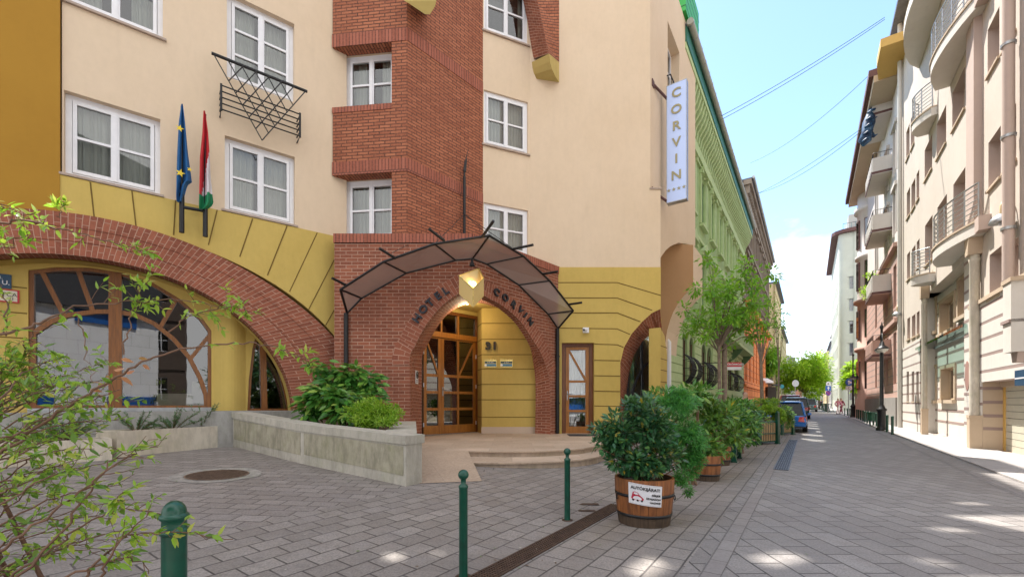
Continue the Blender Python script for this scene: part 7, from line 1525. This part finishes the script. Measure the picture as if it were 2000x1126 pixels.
block('grey_gabled_house', 'grey house with a pointed slate gable far down the street on the right', o_-.0, s_, s_+22, 9, CH+(HY-668)/F*112, GREYW, floors=3, fh=4.4, roof_h=5, side='R')
s_, o_ = sY(1614, 150)
block('far_cream_house', 'small cream house farthest down the street on the right', o_, s_, s_+40, 12, CH+(HY-690)/F*150, YW, floors=3, fh=4.4, roof_h=6, side='R')
block('street_end_building', 'hazy grey building closing the far end of the street', -16, 245, 262, 34, 15, GREYW, floors=3, fh=4.5, roof_h=6, side='R')
# ---------------------------------------------------------------- street lamps
def street_lamp(lab, px, py, ytop, ylamp):
    p = on_ground(px, py); h = CH+(HY-ytop)/F*p.y; hl = CH+(HY-ylamp)/F*p.y; t = thing('street_lamp', lab, 'street lamp', (0, 0, 0), 'cast iron street lamps')
    m = MB(); m.lathe((0, 0, 0), [(.21, 0), (.21, .08), (.17, .12), (.15, .2), (.15, .85), (.19, .9), (.19, .95), (.13, 1.0), (.10, 1.1), (.075, 1.15), (.07, hl), (.05, hl+.05), (.045, h-.35), (.07, h-.3), (.07, h-.22), (.03, h-.15), (.001, h)], BLACK, 16); m.build('post', t)
    for s_ in (1, -1):
        m = MB(); m.tube([(0, 0, hl+.9), (s_*.18*.56, s_*.18*.83, hl+.85), (s_*.3*.56, s_*.3*.83, hl+.5)], .02, BLACK, 6)
        m.build('arm', t)
        m = MB(); c = (s_*.3*.56, s_*.3*.83, hl+.18); m.lathe(c, [(.001, .34), (.05, .3), (.07, .16), (.2, .05), (.24, 0), (.23, -.012)], BLACK, 16); m.build('shade', t); m = MB(); m.lathe(c, [(.22, 0), (.16, -.11), (.001, -.16)], simple('frosted_globe', (.7, .68, .62), .3), 14); m.build('globe', t)
    t.location = p; BASE[t] = p; return p
street_lamp('tall black cast iron street lamp on the right pavement', 1722, 840, 627, 690); street_lamp('far black street lamp beside the blue turn sign', 1666, 815, 687, 742)
# ---------------------------------------------------------------- traffic signs
SBL = simple('traffic_blue', (.01, .10, .42), .4); SWT = simple('traffic_white', (.75, .75, .77), .4)
def disc(m, fr, u, z, r, d, mt, n=20): m.face([fr.P(u+r*math.cos(2*math.pi*k/n), z+r*math.sin(2*math.pi*k/n), d) for k in range(n)], mt)
def Zp(py, Y): return CH+(HY-py)/F*Y
def turn_sign():
    Y = 36.0; x = (1658-CX)/F*Y; fr = Fr(x, Y, 1, 0); t = thing('turn_sign', 'round blue sign with two white arrows above a small white plate beside the far lamp', 'sign', (x, Y, 0)); m = MB(); m.tube([(x, Y+.05, 0), (x, Y+.05, Zp(738, Y))], .03, STEEL, 6); m.build('pole', t)
    m = MB(); z = Zp(746, Y); r = 7/F*Y; m.lathe((0, 0, 0), [(0, 0)], SBL, 3) if 0 else None; m.tube([(x, Y-.02, z), (x, Y+.0, z)], r, SBL, 24); m.build('disc', t); m = MB(); m.bar(fr, (-.02, z-r*.6), (-.02, z+r*.2), .07, .02, .03, SWT); m.bar(fr, (-.02, z-.02), (r*.5, z-.02), .07, .02, .031, SWT); m.slab(fr, [(-.02-.12, z+r*.15), (-.02+.12, z+r*.15), (-.02, z+r*.6)], [], .02, .03, SWT); m.slab(fr, [(r*.4, z-.13), (r*.4, z+.1), (r*.75, z-.02)], [], .02, .03, SWT); m.build('arrow', t)
    m = MB(); m.box(fr, -r*.9, r*.9, Zp(761, Y), Zp(753.5, Y), .0, .03, SWT); disc(m, fr, 0, Zp(757, Y), .1, .034, SBLK); disc(m, fr, 0, Zp(757, Y), .07, .036, SWT); m.build('plate', t)
turn_sign()
Y = 50.0; x = (1617.5-CX)/F*Y; fr = Fr(x, Y, 1, 0); t = thing('one_way_sign', 'post with white disc, blue arrow square and purple disc, far right of the road', 'sign', (x, Y, 0)); m = MB(); m.tube([(x, Y+.05, 0), (x, Y+.05, Zp(745, Y))], .035, STEEL, 6); m.build('pole', t)
m = MB(); m.tube([(x, Y-.02, Zp(749, Y)), (x, Y, Zp(749, Y))], .26, SWT, 20); disc(m, fr, 0, Zp(749, Y), .1, .03, simple('sign_grey', (.2, .2, .2), .5)); m.build('disc', t)
m = MB(); m.box(fr, -.32, .32, Zp(762.5, Y), Zp(753, Y), 0, .03, SBL); m.bar(fr, (0, Zp(761.5, Y)), (0, Zp(757, Y)), .1, .03, .04, SWT); m.slab(fr, [(-.17, Zp(757.5, Y)), (.17, Zp(757.5, Y)), (0, Zp(754, Y))], [], .03, .04, SWT); m.build('panel', t)
m = MB(); m.tube([(x, Y-.02, Zp(767, Y)), (x, Y, Zp(767, Y))], .3, simple('sign_purple', (.14, .03, .25), .4), 20); m.bar(fr, (-.16, Zp(767, Y)+.16), (.16, Zp(767, Y)-.16), .05, .021, .03, RED); m.build('disc', t, label='purple no parking disc')
Y = 46.0; x = (1553-CX)/F*Y; t = thing('traffic_sign_back', 'grey back of a round traffic sign on a post above the red car', 'sign', (x, Y, 0)); m = MB(); m.tube([(x, Y, 0), (x, Y, Zp(742, Y))], .035, STEEL, 6); m.build('pole', t); m = MB(); m.tube([(x, Y-.06, Zp(748, Y)), (x, Y-.04, Zp(748, Y))], .36, STEEL, 20); m.build('disc', t)
Y = 54.0; x = (1527-CX)/F*Y; t = thing('blue_round_sign', 'small teal blue round sign on the left near the yellow house', 'sign', (x, Y, 0)); m = MB(); m.tube([(x, Y, 0), (x, Y, Zp(750, Y))], .03, STEEL, 6); m.build('pole', t); m = MB(); m.tube([(x, Y-.06, Zp(754, Y)), (x, Y-.04, Zp(754, Y))], .25, simple('teal_sign', (.02, .25, .32), .4), 16); m.build('disc', t)
# green bins row
t = thing('litter_bin', 'small green litter bin fixed beside the tall lamp post', 'bin', on_ground(1709, 832)+Vector((.12, .3, 0))); p = BASE[t]; m = MB(); m.bx((p.x, p.y, .50), (.3, .24, .42), GREEND); m.build('body', t); m = MB(); m.bx((p.x, p.y, .72), (.34, .28, .03), GREENM); m.build('rim', t); m = MB(); m.tube([(p.x, p.y+.15, 0), (p.x, p.y+.15, .7)], .03, GREEND, 6); m.build('post', t)
for i in range(6):
    p = at(1602+i*3.2, 798, 74-i*4.2); x, y = p.x, p.y; t = thing('bike_rail', ('%s green railing panel in the far kerbside row' % ('first', 'second', 'third', 'fourth', 'fifth', 'sixth')[5-i]), 'railing', (x, y, 0), 'green kerb railing panels'); m = MB(); fr = Fr(x, y, DS.x, DS.y); m.box(fr, 0, 3.0, .1, .95, -.03, .03, GREENM); m.build('panel', t); m = MB(); m.box(fr, 0, .08, 0, 1.1, -.05, .05, GREEND); m.box(fr, 2.92, 3.0, 0, 1.1, -.05, .05, GREEND); m.build('frame', t)
t = thing('barrier_trestle', 'small dark barrier trestle standing in the road near the walking couple', 'barrier', at(1625, 800, 58)); p = at(1622, 800, 58); m = MB(); m.tube([(p.x-.15, p.y, 0), (p.x+.1, p.y, 1.0), (p.x+.4, p.y, 0)], .035, BLACK, 5); m.tube([(p.x-.15, p.y+.6, 0), (p.x+.1, p.y+.6, 1.0), (p.x+.4, p.y+.6, 0)], .035, BLACK, 5); m.tube([(p.x+.1, p.y, 1), (p.x+.1, p.y+.6, 1)], .035, BLACK, 5); m.build('frame', t)
# ---------------------------------------------------------------- cars
TYRE = simple('tyre', (.02, .02, .02), .8); RIM = simple('alloy_rim', (.45, .46, .48), .3, .7); CGL = glass('car_glass', (.10, .16, .22), ior=1.45, base=.0); TL = simple('tail_light', (.55, .02, .01), .2, coat=.6); PLATE = simple('number_plate', (.7, .7, .7), .4); TRM = simple('bumper_trim', (.04, .04, .045), .5)
def car(lab, pos, paint, L_=4.5, Wd=1.78, H=1.47, suv=0, sc=1.0, rails=True, rot=None):
    """rear faces -y in local space; origin under the rear centre"""
    t = thing('parked_car', lab, 'car', (0, 0, 0), 'cars parked along the left kerb'); hw = Wd/2; bl_ = .52*H if not suv else .55*H; g0 = .2+suv*.06
    st = [(0, .50, bl_-.02, .86), (.05, .30, bl_+.02, .95), (.25, .24, bl_+.03, .99), (.9, g0, bl_+.02, 1), (L_*.5, g0, bl_, 1), (L_*.78, g0, bl_-.03, .99), (L_-.35, .26, bl_-.12, .95), (L_-.05, .32, bl_-.24, .86), (L_, .42, bl_-.3, .80)]
    m = MB(); rings = []
    for y, zb, zt, wf in st:
        w = hw*wf; zm = zb+(zt-zb)*.55; rings.append([(-w*.90, y, zb), (-w*.99, y, zb+.10), (-w, y, zm), (-w*.955, y, zt-.04), (-w*.90, y, zt), (w*.90, y, zt), (w*.955, y, zt-.04), (w, y, zm), (w*.99, y, zb+.10), (w*.90, y, zb)])
    for a, b in zip(rings, rings[1:]):
        for k in range(10): k2 = (k+1) % 10; m.face([a[k], a[k2], b[k2], b[k]], paint, smooth=True)
    m.face(rings[0][::-1], paint); m.face(rings[-1], paint); body = m.build('body', t)
    m = MB(); roof = H-.02; cs = [(.10, .12, .85, 0), (.32+.0, .46, .74, 1), (.45, .60, .73, 1), (L_*.42, L_*.42, .75, 1), (L_*.52, L_*.52, .74, .98), (L_*.72, L_*.72, .83, 0)]
    A = []; 
    for y0_, y1_, wf, top_ in cs: z = bl_+(roof-bl_)*top_; w = hw*(wf if top_ else .9); A.append((y1_ if top_ else y0_, w, z))
    y_b, w_b, _ = A[0]; y_r, w_r, z_r = A[1]; y_f, w_f, z_f = A[4]; y_n, w_n, _ = A[5]
    # glasshouse and roof
    P4 = lambda y, w, z: ((-w, y, z), (w, y, z)); b0, b1 = P4(y_b, w_b, bl_); r0, r1 = P4(y_r, w_r, z_r-.03); f0, f1 = P4(y_f, w_f, z_f-.03); n0, n1 = P4(y_n, w_n, bl_-.02)
    m.face([b0, b1, r1, r0], CGL); m.face([f0, f1, n1, n0][::-1], CGL); m.face([b1, n1, f1, r1], CGL); m.face([n0, b0, r0, f0], CGL); m.build('windows', t)
    m = MB(); zr = z_r-.03
    rp = [(y_r, w_r, zr), (y_r+.15, w_r, zr+.035), (L_*.4, w_f, zr+.06), (y_f, w_f, zr)]
    rr = [[(-w, y, z-.03), (-w*.93, y, z+.015), (0, y, z+.03), (w*.93, y, z+.015), (w, y, z-.03)] for y, w, z in [(y_r-.06, w_r, zr), (y_r+.15, w_r, zr+.03), (L_*.36, w_r, zr+.045), (y_f+.04, w_f, zr+.0)]]
    for a, b in zip(rr, rr[1:]):
        for k in range(4): m.face([a[k], a[k+1], b[k+1], b[k]], paint, smooth=True)
    m.face(rr[0][::-1], paint)
    for s_ in (-1, 1):
        m.tube([(s_*w_b, y_b, bl_), (s_*w_r, y_r, zr)], .055, paint, 6); m.tube([(s_*w_n, y_n, bl_), (s_*w_f, y_f, zr)], .04, paint, 6)
        for yy in (y_b+.85, L_*.42): m.tube([(s_*hw*.9, yy+.08, bl_), (s_*w_r*1.0, yy, zr)], .035, TRM, 5)
    m.build('roof', t)
    m = MB(); m.tube([(-w_r*.85, y_r-.06, zr+.005), (w_r*.85, y_r-.06, zr+.005)], .03, paint, 6); m.build('spoiler', t)
    if rails:
        for s_ in (-1, 1): m = MB(); m.tube([(s_*w_r*.86, y_r+.1, zr+.02), (s_*w_r*.86, y_r+.2, zr+.085), (s_*w_r*.86, y_f-.3, zr+.085), (s_*w_r*.86, y_f-.15, zr+.02)], .018, STEEL, 6); m.build('roof_rail', t)
    for s_ in (-1, 1):
        for yy in (.78, L_-.85):
            m = MB(); x0_ = s_*(hw-.2); m.tube([(x0_, yy, .31), (s_*(hw-.0), yy, .31)], .31, TYRE, 20); wh = m.build('wheel', t); m = MB(); m.tube([(s_*(hw-.02), yy, .31), (s_*(hw+.006), yy, .31)], .2, RIM, 16); m.build('rim', wh)
        m = MB(); zc = bl_-.14; m.face([(s_*hw*.60, -.012, zc-.10), (s_*hw*.86, -.006, zc-.12), (s_*hw*.84, -.002, zc+.12), (s_*hw*.66, -.012, zc+.12)][::s_], TL); m.face([(s_*hw*.86, -.006, zc-.12), (s_*(hw*.975), .14, zc-.08), (s_*(hw*.96), .14, zc+.13), (s_*hw*.84, -.002, zc+.12)][::s_], TL); m.build('tail_light', t)
    m = MB(); m.box(Fr(0, -.02, 1, 0), -hw*.93, hw*.93, .30, .44, -.2, .03, TRM if suv else paint); m.box(Fr(0, -.0, 1, 0), -hw*.85, hw*.85, .22, .31, -.2, .02, TRM); m.build('bumper', t, bevel=.02)
    m = MB(); m.box(Fr(0, -.0, 1, 0), -.26, .26, bl_-.25, bl_-.14, 0, .02, PLATE); m.build('number_plate', t)
    for s_ in (-1, 1): m = MB(); m.bx((s_*(hw+.09), L_*.66, bl_+.06), (.16, .1, .12), paint); m.build('mirror', t, bevel=.03)
    t.scale = (sc,)*3; t.rotation_euler = (0, 0, -math.atan2(DS.x, DS.y) if rot is None else rot); t.location = pos; return t
def carpos(px_right, py, Wd, sc): g = on_ground(px_right, py); v = Vector((g.x, g.y))-NS*(Wd/2*sc); return (v.x, v.y, 0)
def paint(n, c, co=.8): return simple(n, c, .22, .25, var=.05, coat=co)
car('bright blue estate car with roof rails, nearest of the parked cars', carpos(1577, 845, 1.78, .88), paint('car_blue', (.008, .13, .45)), sc=.88)
car('dark green estate car parked just ahead of the blue one', carpos(1583, 818, 1.8, 1.0), paint('car_darkgreen', (.01, .06, .055)), H=1.62, suv=1, sc=1.0)
car('dark red van like car seen over the roofs of the nearer cars', carpos(1569, 812, 1.8, 1.1), paint('car_red', (.30, .015, .03)), H=1.75, suv=1, sc=1.1, rails=False)
car('silver green small car farthest in the parked row', carpos(1596, 804, 1.7, 1.15), paint('car_sage', (.12, .22, .20)), H=1.5, sc=1.15, rails=False)
# ---------------------------------------------------------------- people
def person(lab, px, py, h, cols, pose, face, hairc=(.05, .03, .02), seat=False):
    p = on_ground(px, py); t = thing('person', lab, 'person', p, None); skinm = simple('skin', (.50, .30, .21), .6)
    ca, sa = math.cos(face), math.sin(face)
    def W_(x, y, z): return p+Vector((x*ca-y*sa, x*sa+y*ca, z))*(h/1.72)
    def skin(name, verts, edges, rad, mt, parent, sub=1):
        me = bpy.data.meshes.new(name); b = BASE[parent]; me.from_pydata([tuple(W_(*v)-b) for v in verts], edges, []); o = link(name, me, parent); md = o.modifiers.new('s', 'SKIN'); 
        for i, r in enumerate(rad): me.skin_vertices[0].data[i].radius = (r*h/1.72,)*2 if not isinstance(r, tuple) else (r[0]*h/1.72, r[1]*h/1.72)
        me.skin_vertices[0].data[0].use_root = True; o.modifiers.new('ss', 'SUBSURF').levels = sub; o.modifiers['ss'].render_levels = sub; me.materials.append(mt); return o
    st, arm = pose
    V_ = [(0, 0, .95), (0, 0, 1.15), (0, 0, 1.38), (0, 0, 1.47), (0, 0, 1.60), (0, .01, 1.70),
          (-.09, 0, .9), (-.1, st, .48), (-.1, st*1.7-.02, .08), (-.1, st*1.7+.12, .04), (.09, 0, .9), (.1, -st, .48), (.1, -st*1.7-.02, .08), (.1, -st*1.7+.12, .04),
          (-.18, 0, 1.38), (-.23, -arm, 1.12), (-.22, -arm+.12, .90), (-.22, -arm+.16, .82), (.18, 0, 1.38), (.23, arm, 1.12), (.22, arm+.12, .90), (.22, arm+.16, .82)]
    E_ = [(0, 1), (1, 2), (2, 3), (3, 4), (4, 5), (0, 6), (6, 7), (7, 8), (8, 9), (0, 10), (10, 11), (11, 12), (12, 13), (2, 14), (14, 15), (15, 16), (16, 17), (2, 18), (18, 19), (19, 20), (20, 21)]
    Rr = [.12, .12, .13, .055, .095, .07, .085, .058, .04, .035, .085, .058, .04, .035, .055, .042, .034, .035, .055, .042, .034, .035]
    skin('body', V_, E_, Rr, skinm, t)
    skin('coat', [V_[i] for i in (0, 1, 2, 14, 15, 16, 18, 19, 20)]+[(0, 0, .78)], [(0, 1), (1, 2), (2, 3), (3, 4), (4, 5), (2, 6), (6, 7), (7, 8), (0, 9)], [.155, .145, .155, .08, .065, .055, .08, .065, .055, .165], cols[0], t)
    skin('trousers', [V_[i] for i in (0, 6, 7, 8, 10, 11, 12)], [(0, 1), (1, 2), (2, 3), (0, 4), (4, 5), (5, 6)], [.14, .105, .078, .062, .105, .078, .062], cols[1], t)
    skin('hair', [(0, -.02, 1.69), (0, -.05, 1.63), (0, -.06, 1.55)], [(0, 1), (1, 2)], [.085, .09, .06], simple('hair', hairc, .7), t)
    m = MB()
    for s_ in (-1, 1): q = W_(s_*.11, -s_*st*0+(st if s_ < 0 else -st)*1.7+.04, .04); m.bx((q.x, q.y, p.z+.05*h/1.72), (.1*h/1.72, .24*h/1.72, .09*h/1.72), simple('shoe', (.03, .03, .03), .5), rz=face)
    m.build('shoes', t, bevel=.02); return t
CW = lambda n, c: simple(n, c, .8)
person('person in a pink top and pale trousers walking across the street', 1637, 808, 1.68, (CW('coat_pink', (.62, .28, .34)), CW('trouser_pale', (.62, .55, .52))), (.22, .15), R(-70), (.35, .22, .12))
person('person in a dark red jacket walking beside the one in pink', 1643, 807.5, 1.72, (CW('coat_wine', (.22, .03, .06)), CW('trouser_wine', (.16, .03, .05))), (.18, .12), R(-75))
p_ = person('person dressed in black standing beside the green house behind the shrubs', 1456, 857, 1.62, (CW('coat_black', (.012, .012, .016)), CW('trouser_black', (.015, .015, .02))), (.05, .05), R(180))
person('person in a light blue shirt beside the orange house', 1497, 815, 1.7, (CW('shirt_blue', (.05, .28, .50)), CW('trouser_navy', (.03, .04, .08))), (.06, .05), R(180))
person('person in dark clothes beside the far railing', 1604, 800, 1.75, (CW('coat_dark', (.05, .03, .04)), CW('trouser_dark', (.04, .04, .05))), (.15, .1), R(10))
# ---------------------------------------------------------------- wires
WIRE = simple('wire', (.05, .13, .13), .6)
def wire(lab, a, b, sag, r=.014):
    a, b = Vector(a), Vector(b); m = MB(); m.tube([a.lerp(b, k/16)+Vector((0, 0, -sag*4*(k/16)*(1-k/16))) for k in range(17)], r, WIRE, 5); m.build('overhead_wire', label=lab, cat='wire', group='wires across the street', base=tuple(a))
wire('upper of the two highest wires crossing the sky from the hotel', at(1408, 227, 20), at(1728, 34, 18), .12); wire('lower of the two highest wires crossing the sky', at(1408, 234, 20), at(1728, 38, 18), .15)
wire('single sagging wire in the middle of the sky', at(1466, 318, 34), at(1694, 150, 22), .5, .013)
wire('upper of the two lowest wires', at(1482, 377, 38), at(1700, 238, 24), .25, .016); wire('lower of the two lowest wires', at(1482, 377, 38), at(1700, 241, 24), .55, .016)
# ---------------------------------------------------------------- unseen buildings behind the camera; dark and blue parts added for the pane reflections
TILE = brick('white_stone_tiles', (.74, .74, .74), (.80, .80, .80), (.35, .35, .35), 1.1, .8, .012, .2, dirt=.1); fo = Fr(7.2, -11, -1, 0)
t = thing('opposite_building', 'pale tiled building across the square behind the camera, seen only in reflections', 'building', (0, -11, 0)); hs = [rect(u, u+1.4, z, z+2.0) for u in (1.5, 5, 8.5, 12, 15.5, 19) for z in (9, 12.5)]
m = MB(); m.slab(fo, rect(0, 22, 0, 6.6), [], -.3, 0, TILE); m.slab(fo, rect(0, 22, 6.6, 16), hs, -.3, .3, simple('added_dark_wall', (.05, .05, .055), .8)); m.box(fo, 0, 22, 0, 16, -1.2, -1.1, DARK); m.build('wall', t); m = MB()
for a_, b_, c_, d_ in ((1.4, 4.6, 5.9, 7.6), (.2, 3, .4, 1.6), (5.5, 8.5, .4, 1.6)): m.box(fo, a_, b_, c_, d_, .02, .1, simple('blue_reflection_paint', (.01, .10, .36), .4))
m.build('reflection_panel', t)  # blue panels added only to colour the pane and door reflections

tree('reflection_tree', 'dark leafy tree on the square behind the camera, seen only in reflections', (8.6, -5, 0), 1.6, .15, ((8.6, -5, 2.9), (2.6, 2.2, 2.2)), 3500, LF_DARK, .3, lumps=16, lump=.42, fork=1)  # unseen tree, added to darken part of the lounge reflections

block('opposite_brown_house', 'dark brown house behind the camera on the right, seen only in reflections', *((lambda q: (q[1], q[0]-14, q[0]))(so(13, -16))), 10, 14, simple('dark_brown_plaster', (.10, .07, .055), .9), floors=3, side='R')
